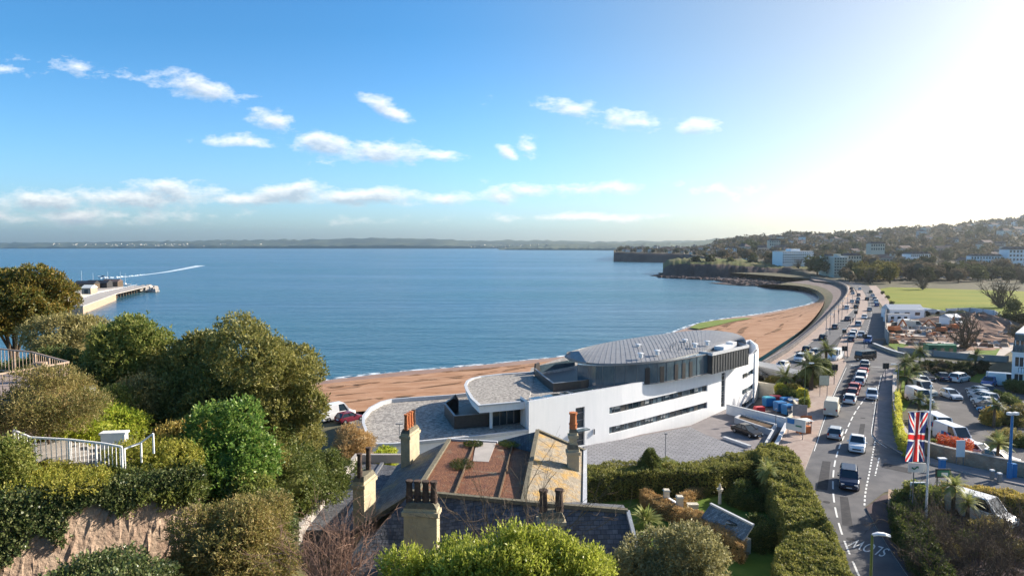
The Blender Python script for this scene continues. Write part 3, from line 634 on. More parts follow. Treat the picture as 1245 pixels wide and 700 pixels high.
for key, cells in gl_.items():
    g = MB()
    for Ai, Bi, z0, z1 in cells:
        Av, Bv = Vector(Ai), Vector(Bi); nh_ = 3 if key[0] in 'ue' else 1
        for h_ in range(nh_):
            p, q = Av.lerp(Bv, h_ / nh_), Av.lerp(Bv, (h_ + 1) / nh_); mi_ = rwin.choice((0, 0, 0, 1, 1, 2, 3)) if key[0] in 'ue' else 0; zb_ = z0 if mi_ != 2 else z0 + (z1 - z0) * rwin.choice((.3, .5))
            g.quad((*p, zb_), (*q, zb_), (*q, z1), (*p, z1), mi_)
            if zb_ > z0: g.quad((*p, z0), (*q, z0), (*q, zb_), (*p, zb_), 0)
    o = g.build('window' if key[0] != 'd' else 'door', [M['glass'], M['blueglass'], M['blind'], M['room']], wb)
    fr = MB()
    for Ai, Bi, z0, z1 in cells:
        Ai, Bi = Vector(Ai), Vector(Bi); nn = Vector(((Bi - Ai).y, -(Bi - Ai).x)).normalized() * .03
        for t in ((0, .5, 1) if key[0] in 'ue' else (0, 1)):
            p = Ai.lerp(Bi, t) + nn; fr.bar((p.x, p.y, z0), (p.x, p.y, z1), .07, .07)
        for z in (z0 + .03, z1 - .03):
            p, q = Ai + nn, Bi + nn; fr.bar((p.x, p.y, z), (q.x, q.y, z), .06, .06)
    f_ = fr.build('frame', M['grey'], o)
cp = MB(); A, B = fac(698.5, -.8), fac(712.5, -.8); C_, Dd = fac(712.5, .1), fac(698.5, .1); cp.prism([A, B, C_, Dd], 6.0, 6.15); cp.build('door_canopy', M['blueglass'], wb)
ml = MB(); A = fac(722, -.12); ml.box((A[0], A[1], 5.4), (.16, .16, .7), 0, 0); ml.build('wall_lamp', M['grey'], wb)
# body, gravel roof
roofp = [fac(p, .5) for p in (643, 670, 700, 730, 760, 790, 820, 850, 870, 885, 900, 910, 917)] + [(43.6, 124), (42.5, 128), (37, 129.6)] + BACK[2:]
body = MB(); body.prism(roofp, 2.02, 10.3, 0, 1); body.build('flat_roof', [M['white'], M['gravel']], wb)
for (a, b_) in ((655, 668), (671, 690), (693, 700), (703, 733)):
    s = MB(); s.prism([fac(a, 1.0), fac(b_, 1.0), fac(b_, 2.1), fac(a, 2.1)], 10.2, 10.62, 0, 1); s.build('rooflight', [M['pale'], M['glass']], wb)
# canopy roof over the west terrace, with its round nose
CN = [(643, 486.5), (632.6, 488), (583, 492.5), (574, 484), (568, 474), (566, 468), (568.5, 463), (574, 460), (584, 457.5), (610, 454.5), (650, 452)]
cp_ = [tuple(V(x, y, 10.5).xy) for x, y in CN]
s = MB(); s.prism(cp_, 9.55, 10.4, 0, 1); s.build('canopy_roof', [M['white'], M['gravel']], wb)
s = MB(); s.wall(cp_[1:], .4, 10.38, 10.56); s.build('roof_coping', M['pale'], wb)
p = V(597, 519.5, 7.3); s = MB(); s.tube((p.x, p.y, 7.25), (p.x, p.y, 9.56), .19, n=14); s.build('column', M['white'], wb)
# recessed storey under it
q0, q1, q2 = V(599, 517, 7.3).xy, V(633, 512.5, 7.3).xy, V(643, 519, 7.3).xy
s = MB(); s.prism([tuple(q0), tuple(q1), tuple(q1 + Vector((0, 9))), tuple(q0 + Vector((-2, 9)))], 7.25, 9.55); o = s.build('window', M['glass'], wb)
s = MB()
for t in (0, .25, .5, .75, 1):
    p = q0.lerp(q1, t) + Vector((0, -.04)); s.bar((p.x, p.y, 7.25), (p.x, p.y, 9.55), .08)
s.build('frame', M['grey'], o)
# dark terrace screen on the podium
def panelscreen(path, z0, z1, name='terrace_screen', m='brownpanel', th=.18):
    s = MB(); s.wall(path, th, z0, z1, 0)
    for a, b_ in zip(path, path[1:]):
        a, b_ = Vector(a[:2]), Vector(b_[:2]); nseg = max(1, int((b_ - a).length / 1.2)); nn = Vector(((b_ - a).y, -(b_ - a).x)).normalized() * (th / 2 + .012)
        for k in range(nseg + 1):
            p = a.lerp(b_, k / nseg) + nn; s.bar((p.x, p.y, z0), (p.x, p.y, z1), .035, .03)
    o = s.build(name, M[m], wb)
    c = MB(); c.wall(path, th + .08, z1, z1 + .06); c.build('coping', M['grey'], o); return o
t0 = [tuple(V(x, y, 8.9).xy) for x, y in ((598, 501.5), (553, 505), (541, 490), (546, 485.5))]
panelscreen(t0, 7.3, 8.85)
fl = MB(); fl.prism([t0[0], t0[1], t0[2], t0[3], tuple(V(585, 484, 7.5).xy)], 7.3, 7.42); fl.build('terrace_floor', M['black'], wb)
fin = MB(); p, q = V(541, 490, 8.9), V(557, 487, 8.9)
fin.add([(p.x, p.y, 7.4), (q.x, q.y, 7.4), (q.x, q.y, 8.95), (q.x - .4, q.y, 9.75), (p.x + .9, p.y, 9.45), (p.x, p.y, 8.85), (p.x + .05, p.y + .3, 7.4), (q.x + .05, q.y + .3, 7.4), (q.x + .05, q.y + .3, 8.95), (q.x - .35, q.y + .3, 9.75), (p.x + .95, p.y + .3, 9.45), (p.x + .05, p.y + .3, 8.85)],
        [(0, 1, 2, 3, 4, 5), (11, 10, 9, 8, 7, 6), (0, 6, 7, 1), (1, 7, 8, 2), (2, 8, 9, 3), (3, 9, 10, 4), (4, 10, 11, 5), (5, 11, 6, 0)]); fin.build('wind_screen', M['brownpanel'], wb)
# podium
PD = [(643, 521.5), (590, 528.5), (540, 533.5), (513, 536), (478, 539), (450, 539.5), (442, 519), (442, 509), (450, 499), (464, 491.5), (476, 488.5), (500, 486.5), (545, 483.5), (600, 478)]
pdw = [tuple(V(x, y, 7.3).xy) for x, y in PD]
s = MB(); s.prism(pdw, 3.0, 7.22, 0, 1); s.build('podium', [M['white'], M['gravel']], wb)
s = MB(); s.wall(pdw[:6], .35, 7.0, 7.36); s.wall(pdw[5:], .35, 7.0, 7.75); s.build('podium_coping', M['pale'], wb)
# upper storey
def smoothp(l, z, it=2): return [tuple(p) for p in smooth([V(x, y, z) for x, y in l], it)]
gb = smoothp([(702, 468), (722, 469.5), (741, 469), (760, 467.5), (783, 466), (811, 463), (846, 456), (862, 452)], 10.5)
gp_ = gb + [(32, 118), (20, 112), (11, 104)]
s = MB(); s.prism(gp_, 10.3, 13.35); o = s.build('glass_storey', M['blueglass'], wb)
fr = MB()
for p in resamp(gb, 15): fr.bar((p[0], p[1] - .03, 10.3), (p[0], p[1] - .02, 13.3), .05, .05)
fr.wall(gb, .12, 10.3, 10.45); fr.wall(gb, .12, 13.2, 13.34); fr.build('frame', M['grey'], o)
for px_ in (789, 805, 822, 832, 842):
    p = V(px_, 467 - (px_ - 783) * .16, 10.5); G_ = resamp(gb, 200); k_ = int(np.argmin(((G_ - np.array(p.xy)) ** 2).sum(1))); k_ = min(k_, 197); tg = G_[k_ + 2] - G_[k_ - 2]; d = MB(); d.box((G_[k_][0], G_[k_][1], 11.5), (.75, .12, 2.3), math.atan2(tg[1], tg[0])); d.build('glazed_door', M['black'], wb)
LR = smoothp([(689, 429.5), (686.5, 433.5), (703, 439.5), (726, 441.8), (752, 441.9), (783, 440), (817, 435.8), (851, 427.5), (880, 419), (898, 414.5), (907, 416.5)], 13.5, 2)
LB = smoothp([(907, 416.5), (905, 411), (896, 406.5), (883, 404), (866, 402.2), (851, 402), (832, 403.5), (811, 406.2), (783, 410), (754, 414.2), (720, 421), (689, 429.5)], 14.1, 2)
nR = 60; F_ = resamp(LR, nR); Bk = resamp(LB, nR)[::-1]
s = MB(); tp = lambda t: 13.5 + .75 * t
rows = []
for t in np.linspace(0, 1, 7):
    rows.append([(*(F_[i] * (1 - t) + Bk[i] * t), tp(t) + .35 * math.sin(math.pi * t) * math.sin(math.pi * i / (nR - 1))) for i in range(nR)])
for k in range(6):
    for i in range(nR - 1): s.quad(rows[k][i], rows[k][i + 1], rows[k + 1][i + 1], rows[k + 1][i], 0)
for i in range(nR - 1):
    a, b_ = rows[0][i], rows[0][i + 1]; s.quad((a[0], a[1], a[2] - .25), (b_[0], b_[1], b_[2] - .25), b_, a, 1)
    a, b_ = rows[6][i], rows[6][i + 1]; s.quad(a, b_, (b_[0], b_[1], b_[2] - .25), (a[0], a[1], a[2] - .25), 1)
for k in range(6):
    for i in range(nR - 1): s.quad(*[(q[0], q[1], q[2] - .25) for q in (rows[k][i], rows[k + 1][i], rows[k + 1][i + 1], rows[k][i + 1])], 1)
for i in range(1, nR - 1, 1):                       # standing seams
    for k in range(6):
        a, b_ = Vector(rows[k][i]), Vector(rows[k + 1][i]); s.bar(a + Vector((0, 0, .02)), b_ + Vector((0, 0, .005)), .05, .05, 0)
s.build('leaf_shaped_roof', [M['zinc'], M['grey']], wb)
wg = [V(686.5, 433.5, 13.6), V(703, 439.5, 13.6), V(713, 441.5, 13.7), V(703.5, 427.5, 14.5), V(690, 428.5, 14.0)]
s = MB(); s.poly([(p.x, p.y, p.z + .12) for p in wg]); s.poly([(p.x, p.y, p.z - .12) for p in wg][::-1])
for a, b_ in zip(wg, wg[1:] + wg[:1]): s.quad((a.x, a.y, a.z - .12), (b_.x, b_.y, b_.z - .12), (b_.x, b_.y, b_.z + .12), (a.x, a.y, a.z + .12))
s.build('roof_wedge', M['zinc'], wb)
for px_, py_ in ((779, 432), (799, 428.5), (845, 420), (860, 417), (776, 421), (833, 415)):
    p = V(px_, py_, 14.2); s = MB(); s.tube((p.x, p.y, 13.9), (p.x, p.y, 14.5), .28, .28, 12); s.tube((p.x, p.y, 14.5), (p.x, p.y, 14.6), .5, .25, 12); s.build('roof_vent', M['metalwhite'], wb)
for k in range(9):
    p = V(815 + k * 3.4, 424 - (k % 3) * 3, 14.2); s = MB(); s.tube((p.x, p.y, 13.9), (p.x, p.y, 14.75), .07, n=6); s.build('roof_pipe', M['grey'], wb)
for px_ in (703, 708, 712):
    p = V(px_, 462, 10.5); s = MB(); s.tube((p.x, p.y, 10.3), (p.x, p.y, 13.45), .11, n=8); s.build('column', M['grey'], wb)
tc_ = [tuple(V(x, y, 11.4).xy) for x, y in ((741, 456.5), (706, 462.5), (673, 466), (661, 457), (650.5, 448))]
panelscreen(tc_, 10.3, 11.4)
fl = MB(); fl.prism(tc_ + [tuple(V(700, 447, 10.6).xy)], 10.3, 10.4); fl.build('terrace_floor', M['black'], wb)
s = MB(); p = V(653, 446, 11.4); s.box((p.x, p.y, 11.2), (1.6, .3, 1.6), R(60), 0, .75); s.build('wind_screen', M['brownpanel'], wb)
g = MB(); a, b_ = V(655, 445, 11.4), V(699, 437, 11.4)
g.quad((a.x, a.y, 10.4), (b_.x, b_.y, 10.4), (b_.x, b_.y, 11.5), (a.x, a.y, 11.5)); g.build('glass_balustrade', M['blueglass'], wb)
# plant room
pr = [tuple(V(x, y, 13.5).xy) for x, y in ((848.5, 427), (866, 429), (910, 419.3), (891, 414.5))]
s = MB(); s.prism(pr, 10.3, 13.2); o = s.build('plant_room', M['plant'], wb)
rb = MB()
for a, b_ in ((pr[0], pr[1]), (pr[1], pr[2])):
    a, b_ = Vector(a), Vector(b_)
    for k in range(15): p = a.lerp(b_, k / 14) + Vector((.02, -.04)); rb.bar((p.x, p.y, 10.3), (p.x, p.y, 13.2), .06, .05)
rb.build('cladding_rib', M['plant'], o)
s = MB(); s.wall(pr + pr[:1], .25, 13.1, 13.55); s.build('parapet', M['pale'], o)
s = MB(); c_ = sum((Vector(p) for p in pr), Vector((0, 0))) / 4; s.box((c_.x, c_.y, 13.5), (3, 1.6, .6), R(45)); s.box((c_.x + 2, c_.y + 2.4, 13.6), (1.4, 1.2, .9), R(45)); s.build('air_unit', M['metalwhite'], o)

# ------------------------------------------------------------------ courtyard of the white building
M['setts'] = mat('courtyard_tiles', (.20, .20, .215), (.26, .26, .27), .6, .6)
m = M['setts']; T = m.node_tree; L = T.links.new; b = T.nodes['Principled BSDF']
br = T.nodes.new('ShaderNodeTexBrick'); tcn = T.nodes.new('ShaderNodeTexCoord'); mp = T.nodes.new('ShaderNodeMapping'); mp.inputs['Rotation'].default_value = (0, 0, R(30)); L(tcn.outputs['Object'], mp.inputs[0]); L(mp.outputs[0], br.inputs[0])
br.inputs['Scale'].default_value = 1.0; br.inputs['Brick Width'].default_value = 1.1; br.inputs['Row Height'].default_value = .42; br.inputs['Mortar Size'].default_value = .045; br.offset = .5
br.inputs['Color1'].default_value = (.22, .22, .235, 1); br.inputs['Color2'].default_value = (.30, .30, .315, 1); br.inputs['Mortar'].default_value = (.075, .075, .085, 1); L(br.outputs[0], b.inputs['Base Color'])
bmp = T.nodes.new('ShaderNodeBump'); bmp.inputs['Distance'].default_value = .06; L(br.outputs['Fac'], bmp.inputs['Height']); bmp.invert = True; L(bmp.outputs[0], b.inputs['Normal'])
slab('courtyard_tiling', [(700, 565), (711, 541.5), (780, 529.5), (839, 518.5), (858, 528), (905, 546), (930, 556), (880, 575), (715, 605)], 3.3, 3.75, M['concrete'], M['setts'])
cw = [tuple(V(x, y, 4.9).xy) for x, y in ((884, 491.5), (959, 509), (943, 541))]
s = MB(); s.wall(cw, .35, 3.3, 4.9); s.wall(cw, .45, 4.9, 4.98, 1); tag(s.build('courtyard_wall', [M['white'], M['pale']]), 'low white wall enclosing the courtyard where the black saloon is parked', 'wall')
pl = thing('planter', 'long white rimmed planter of bare brown soil in the courtyard', 'planter', V(918, 510, 3.5))
pw = [tuple(V(x, y, 4.3).xy) for x, y in ((894, 507), (901.5, 503), (943, 515), (938, 522))]
s = MB(); s.wall(pw + pw[:1], .28, 3.4, 4.3); s.build('planter_wall', M['pale'], pl)
s = MB(); s.prism(pw, 3.4, 4.1); s.build('soil', M['soil'], pl)
s = MB(); s.wall([tuple(V(x, y, 4.2).xy) for x, y in ((943, 517), (931, 538))], .3, 3.4, 4.2); tag(s.build('courtyard_wall', M['pale']), 'short low pale wall beside the nose of the black saloon', 'wall')
s = MB(); s.wall([tuple(V(x, y, 3.8).xy) for x, y in ((880, 530), (912, 541))], .5, 3.4, 3.78); tag(s.build('courtyard_kerb', M['pale']), 'pale kerb between tiled courtyard and parked black saloon', 'kerb')

RG0 = np.random.default_rng(21); M['tuft'] = mat('roof_grass', (.13, .17, .03), (.20, .20, .06), .9, 3)
# ------------------------------------------------------------------ old house with slate roofs
def slate(name, c, c2, c3=None, sc=.9, amt=(.45, .6), rot=0, rowh=.19, bump=.5, bscale=6, tile=True):
    m = mat(name, c, c2, .75, 2.2, bump=bump, bscale=bscale); T = m.node_tree; L = T.links.new; b = T.nodes['Principled BSDF']
    if tile:            # courses of slates, each a slightly different grey
        tcn = T.nodes.new('ShaderNodeTexCoord'); mp = T.nodes.new('ShaderNodeMapping'); mp.inputs['Rotation'].default_value = (0, 0, R(rot)); L(tcn.outputs['Object'], mp.inputs[0]); br = T.nodes.new('ShaderNodeTexBrick'); L(mp.outputs[0], br.inputs[0]); br.offset = .5
        br.inputs['Scale'].default_value = 1; br.inputs['Brick Width'].default_value = .32; br.inputs['Row Height'].default_value = rowh; br.inputs['Mortar Size'].default_value = .012; br.inputs['Color1'].default_value = (.62, .62, .62, 1); br.inputs['Color2'].default_value = (1.3, 1.28, 1.25, 1); br.inputs['Mortar'].default_value = (.35, .35, .35, 1); br.inputs['Bias'].default_value = -.1
        mu = T.nodes.new('ShaderNodeMix'); mu.data_type = 'RGBA'; mu.blend_type = 'MULTIPLY'; mu.inputs[0].default_value = 1; old = b.inputs['Base Color'].links[0].from_socket; L(old, mu.inputs[6]); L(br.outputs[0], mu.inputs[7]); L(mu.outputs[2], b.inputs['Base Color'])
    if c3:
        tcn = T.nodes.new('ShaderNodeTexCoord'); n = T.nodes.new('ShaderNodeTexNoise'); n.inputs['Scale'].default_value = sc; n.inputs['Detail'].default_value = 8; n.inputs['Roughness'].default_value = .7; L(tcn.outputs['Object'], n.inputs['Vector'])
        r = T.nodes.new('ShaderNodeMapRange'); r.inputs[1].default_value, r.inputs[2].default_value = amt; L(n.outputs[0], r.inputs[0])
        x = T.nodes.new('ShaderNodeMix'); x.data_type = 'RGBA'; old = b.inputs['Base Color'].links[0].from_socket; L(r.outputs[0], x.inputs[0]); L(old, x.inputs[6]); x.inputs[7].default_value = (*c3, 1); L(x.outputs[2], b.inputs['Base Color'])
    return m
M['slate'] = slate('slate_roof', (.09, .10, .115), (.13, .145, .16), (.22, .175, .08), .45, (.5, .68), 90)
M['slatedark'] = slate('front_slates', (.085, .09, .105), (.13, .135, .15))
M['moss'] = slate('red_moss_roof', (.125, .038, .012), (.21, .082, .028), (.20, .15, .09), .7, (.54, .66), bump=1.0, bscale=9, tile=False)
M['lichen'] = slate('lichen_roof', (.20, .165, .12), (.33, .28, .20), (.40, .24, .06), .9, (.47, .62), bump=.8, bscale=8, tile=False)
M['chim'] = mat('chimney_render', (.50, .43, .28), (.40, .35, .25), .9, 1.4, bump=.4, ramp=(.4, .6))
M['chimcap'] = mat('mossy_chimney_cap', (.20, .18, .13), (.13, .12, .09), .95, 4)
hs = thing('old_house', 'old house with mossy red and grey slate roofs and tall rendered chimneys', 'house', (-2, 44, 4))
H1, H2 = V(546.5, 535, 14.5), V(507, 598, 15.2); E1, E2 = V(483, 565, 12.5), V(430, 647, 12.5)
T1, T2 = V(653.5, 524, 15.6), V(636, 611, 15.25); Q1, Q2 = V(711.5, 549, 14.3), V(711, 614.5, 14.3)
X1 = V(600, 537, 14.45); X2 = V(648, 549, 14.5)
def plate(name, l, m, th=.18, par=None):
    s = MB(); l = [Vector(p) for p in l]; dn = Vector((0, 0, -th)); n = len(l)
    nrm = sum(((l[i]).cross(l[(i + 1) % n]) for i in range(n)), Vector())
    if nrm.z < 0: l = l[::-1]
    s.poly(l); s.poly([p + dn for p in l][::-1])
    for a, b_ in zip(l, l[1:] + l[:1]): s.quad(a + dn, b_ + dn, b_, a)
    return s.build(name, m, par or hs)
plate('mossy_roof', [H2, T2, X2, V(605, 538.5, 14.5), H1], M['moss'])
plate('slate_slope', [H1, E1, E2, H2], M['slate'])
plate('lichen_roof', [T1, T2, Q2, Q1], M['lichen'])
plate('slate_slope', [T1, V(600, 537.5, 14.46), V(648, 549.5, 14.56)], M['slate'])
R1, R2 = V(500, 598.5, 15.35), V(763, 622, 15.0)
e1, e2 = Vector((-9.6, 32.6, 12.0)), Vector((6.9, 32.0, 11.7))
plate('front_slope', [R1, V(636, 611.5, 15.3), R2, e2, e1], M['slatedark'])
plate('rear_slope', [Vector((R1.x, R1.y + .25, 15.3)), Vector((R2.x, R2.y + .25, 14.95)), Vector((6.6, 38.6, 14.2)), Vector((-5.4, 39.4, 14.6))], M['slatedark'])
def ridge(a, b_, m='chimcap', w=.28): 
    s = MB(); s.bar(Vector(a) + Vector((0, 0, .06)), Vector(b_) + Vector((0, 0, .06)), w, .2); s.build('ridge_tile', M[m], hs)
ridge(R1, V(636, 611.5, 15.32)); ridge(V(636, 611.5, 15.32), R2); ridge(H1, H2); ridge(H2, E2); ridge(T1, T2); ridge(T1, Q1); ridge(R2, e2, 'pale', .2); ridge(H1, V(605, 538.5, 14.5), 'pale', .2); ridge(Q1, Q2, 'pale', .25)
for px0, px1, py0, py1 in ((578, 552, 541, 603), (602, 586, 541, 606), (624, 606, 541, 607)):
    a, b_ = V(px0, 537 + (px0 - 546) * .03, 14.52), V(px1, 599 + (px1 - 507) * .095, 15.26)
    if px0 != 602: ridge(a, b_, 'soil', .07)
a, b_, c_, d_ = V(579, 537, 14.6), V(603, 538, 14.6), V(594, 561, 14.83), V(575, 560, 14.83)
plate('bare_roof_patch', [a, b_, c_, d_], M['concrete'], .05)
for (x, y, sx_, sy_) in ((561, 566, 15, 7), (575, 541, 12, 4), (620, 541, 14, 4)):
    PP = []
    for i in range(500):
        a_ = RG0.random() * 6.283; r_ = RG0.random() ** .5; q = V(x + sx_ * r_ * math.cos(a_), y + sy_ * r_ * math.sin(a_), 14.55 + max(0, (y - 535)) * .0115); PP.append((q.x, q.y, q.z + RG0.random() * .12))
    vv_ = []; ff_ = []
    for (X_, Y_, Z_) in PP:
        a_ = RG0.random() * 6.283; e = .12; b0 = len(vv_); vv_ += [(X_ - e * math.cos(a_), Y_ - e * math.sin(a_), Z_), (X_ + e * .3, Y_, Z_ + .05), (X_ + e * math.cos(a_), Y_ + e * math.sin(a_), Z_ + .16), (X_, Y_ + e * .3, Z_ + .04)]; ff_.append((b0, b0 + 1, b0 + 2, b0 + 3))
    npmesh('grass_tuft', np.array(vv_), np.array(ff_), M['tuft'], hs)
# walls
w = MB(); w.prism([(E2.x + .3, 33.2), (6.2, 33), (6.2, 38.5), (4.6, 39.5), (Q1.x - .3, Q1.y - .3), (T1.x, T1.y - .4), (H1.x, H1.y - .4), (E1.x + .3, E1.y - .4)], 3.6, 12.2); w.build('wall', M['cream'], hs)
w = MB(); gx_ = Q2.x - .12; w.prism([(gx_, Q2.y), (gx_, Q1.y - .3), (H1.x + .6, H1.y - .5), (H2.x + .6, H2.y)], 12.15, lambda p: 14.05); w.build('upper_wall', M['cream'], hs)
w = MB(); LFR = [(E2.x + 2.6, 40.2), (E1.x + 2.6, 51.4), (-12.7, 53.6), (-13.0, 40.4)]; w.prism(LFR, 3.6, 11.9); w.build('side_wing', M['slatedark'], hs)
w = MB(); w.wall([(-8.6, 53.6), (-12.7, 53.6), (-13.0, 39)], .35, 11.8, 12.5); w.build('parapet', M['concrete'], hs)
w = MB(); w.bar((-10.7, 41, 11.95), (-10.5, 53, 11.95), .25, .15); w.build('roof_rib', M['grey'], hs)
def chimney(px, pyb, d, wx, wy, ztop, pots, rz, potm, pot_h=1.15, pr=.15, zb=12.0):
    c = D(px, pyb, d); x, y = c.x, c.y; s = MB(); ca, sa = math.cos(rz), math.sin(rz)
    s.box((x, y, (zb + ztop) / 2), (wx, wy, ztop - zb), rz); s.box((x, y, ztop - .28), (wx + .18, wy + .18, .22), rz); st = s.build('chimney', M['chim'], hs)
    k = MB(); k.box((x, y, ztop + .14), (wx, wy, .28), rz, 0, .78); k.build('chimney_cap', M['chimcap'], st)
    for i in range(pots):
        t = 0 if pots == 1 else (i / (pots - 1) - .5); lx, ly = (t * (wx - .45), 0) if wx > wy else (0, t * (wy - .45)); qx, qy = x + lx * ca - ly * sa, y + lx * sa + ly * ca; z0 = ztop + .22
        pm = potm[i % len(potm)]; p = MB(); p.tube((qx, qy, z0), (qx, qy, z0 + pot_h), pr * 1.1, pr * .88, 12, 0, False); p.tube((qx, qy, z0 + pot_h - .12), (qx, qy, z0 + pot_h), pr * 1.15, pr * 1.15, 12, 0, True); p.tube((qx, qy, z0 + .28), (qx, qy, z0 + .36), pr * 1.2, pr * 1.2, 12, 0, True)
        p.build('chimney_pot', M[pm], st)
def ztop(py, d): return CAM_Z - (py - 298.55) / FPX * d
chimney(499, 565, 50, .72, 1.9, ztop(526, 50), 4, R(-14), ['orange', 'orange', 'orange', 'potdark'], 1.2, .15, 12.2)
chimney(443.5, 625, 39.8, .72, 1.7, ztop(585, 39.8), 2, R(-12), ['potdark'], 1.45, .15, 11.5)
chimney(513, 650, 34, 1.75, .7, ztop(622, 34), 4, R(-6), ['potdark'], 1.15, .17, 11.5)
chimney(670, 660, 33, 1.25, .7, ztop(634, 33), 2, R(4), ['potdark'], 1.15, .2, 11.3)
chimney(696.5, 570, 44, .75, .75, ztop(548, 44), 0, 0, ['orange'], 1, .2, 12.5)
chimney(696.5, 570, 44.05, .5, .5, ztop(528, 44), 1, 0, ['orange'], 1.1, .24, 13)
from mathutils import noise as mnoise
# ------------------------------------------------------------------ vegetation
RG = np.random.default_rng(11)
def unit(a): return a / (np.linalg.norm(a, axis=-1, keepdims=True) + 1e-9)
LB = 2.0
_lm = leafmat
def leafmat(name, c, c2, c3=None, tr=.3, *a): return _lm(name, *[tuple(min(.6, x * k) for x, k in zip(q, (LB * 1.05, LB, LB * .8))) if q else None for q in (c, c2, c3)], tr + .14, *a)
def leafcloud(P, Nn, per=5, L=.16, Wd=.08, stem=.25, up=.45, spread=.7, rg=RG, flop=.9):
    """sprigs of leaves at the points P growing along Nn; returns vertices and quads"""
    n = len(P); d = unit(Nn + np.array([0, 0, up]) + rg.normal(0, spread, (n, 3)))
    t = np.linspace(.1, 1, per)[None, :, None]
    base = P[:, None, :] + d[:, None, :] * (t * stem)
    l = unit(d[:, None, :] + rg.normal(0, flop, (n, per, 3))); s = unit(np.cross(l, rg.normal(0, 1, (n, per, 3))))
    sc = rg.uniform(.65, 1.25, (n, per, 1)); Ls, Ws = L * sc, Wd * sc; nn = np.cross(l, s)
    v = np.stack([base, base + l * Ls * .5 + s * Ws * .5 + nn * Ws * .12, base + l * Ls, base + l * Ls * .5 - s * Ws * .5 + nn * Ws * .12], 2).reshape(-1, 3)
    return v, np.arange(len(v)).reshape(-1, 4)
def blobpts(blobs, n, rg=RG, lo=.76, hi=1.16):
    C = np.array([b[0] for b in blobs], float); Rr = np.array([b[1] for b in blobs], float)
    w = (Rr[:, 0] * Rr[:, 2]); k = rg.choice(len(blobs), n, p=w / w.sum()); u = unit(rg.normal(0, 1, (n, 3)))
    P = C[k] + u * Rr[k] * (rg.uniform(lo, hi, (n, 1)) + (rg.random((n, 1)) < .06) * rg.uniform(0, .3, (n, 1))); keep = np.ones(n, bool)
    for i in range(len(blobs)):
        q = (P - C[i]) / Rr[i]; keep &= ~(((q * q).sum(1) < .5) & (k != i))
    return P[keep], unit(u / Rr[k])[keep]
def clumps(c, r, n, rg=RG, size=(.28, .5), flat=1.0, low=-.6):
    c = np.array(c, float); r = np.array(r, float); out = []; off = Vector(rg.uniform(0, 50, 3))
    for i in range(n):
        u = unit(rg.normal(0, 1, 3)); u[2] = max(u[2], low); s = rg.uniform(*size) * rg.uniform(.7, 1.25); k = rg.uniform(.5, 1.0) * (1 + .32 * mnoise.noise(Vector(u * 1.7) + off))
        out.append((c + u * r * k, r * s * rg.uniform(.8, 1.25, 3) * np.array([1, 1, flat])))
    return out
def ico(c, r, jitter=.12, rg=RG):
    bm = bmesh.new(); bmesh.ops.create_icosphere(bm, subdivisions=2, radius=1); v = np.array([x.co[:] for x in bm.verts]); f = [[q.index for q in x.verts] for x in bm.faces]; bm.free()
    v = v * (1 + rg.normal(0, jitter, (len(v), 1))) * np.array(r) + np.array(c)
    return v, np.array([[a, b, c_, c_] for a, b, c_ in f])
def join(parts):
    vs, fs, b = [], [], 0
    for v, f in parts: vs.append(v); fs.append(np.asarray(f) + b); b += len(v)
    return np.concatenate(vs), np.concatenate(fs)
def tris_ok(name, v, f, m, parent=None):
    """numpy mesh with quads; degenerate fourth corners become triangles"""
    q = f[f[:, 2] != f[:, 3]]; t = f[f[:, 2] == f[:, 3]][:, :3]
    org = np.array(parent_loc(parent)) if parent is not None else np.array([v[:, 0].mean(), v[:, 1].mean(), v[:, 2].min()])
    me = bpy.data.meshes.new(name); me.vertices.add(len(v)); me.vertices.foreach_set('co', (v - org).astype(np.float32).ravel())
    loops = np.concatenate([q.ravel(), t.ravel()]).astype(np.int32); st = np.concatenate([np.arange(len(q)) * 4, len(q) * 4 + np.arange(len(t)) * 3]).astype(np.int32)
    me.loops.add(len(loops)); me.loops.foreach_set('vertex_index', loops); me.polygons.add(len(st)); me.polygons.foreach_set('loop_start', st)
    me.materials.append(m); me.update(calc_edges=True)
    o = bpy.data.objects.new(name, me); COL.objects.link(o)
    if parent is not None: o.parent = parent
    else: o.location = org.tolist()
    return o
def limbs(base, c, r, n, r0, rg=RG, mb=None):
    """trunk with limbs reaching into the crown"""
    mb = mb or MB(); base = Vector(base); top = Vector((c[0], c[1], c[2] - r[2] * .25)); pts_ = [base]
    for i in range(1, 5): pts_.append(base.lerp(top, i / 4) + Vector((rg.normal() * .12, rg.normal() * .12, 0)) * r0 * 4)
    for i in range(4): mb.tube(pts_[i], pts_[i + 1], r0 * (1 - .16 * i), r0 * (1 - .16 * (i + 1)), 9)
    for i in range(n):
        u = unit(rg.normal(0, 1, 3)); u[2] = abs(u[2]); e = Vector(np.array(c) + u * np.array(r) * .75); s = pts_[int(rg.integers(2, 5))]; m_ = s.lerp(e, .5) + Vector((0, 0, .1 * r[2]))
        mb.tube(s, m_, r0 * .42, r0 * .26, 6); mb.tube(m_, e, r0 * .26, r0 * .07, 6)
    return mb
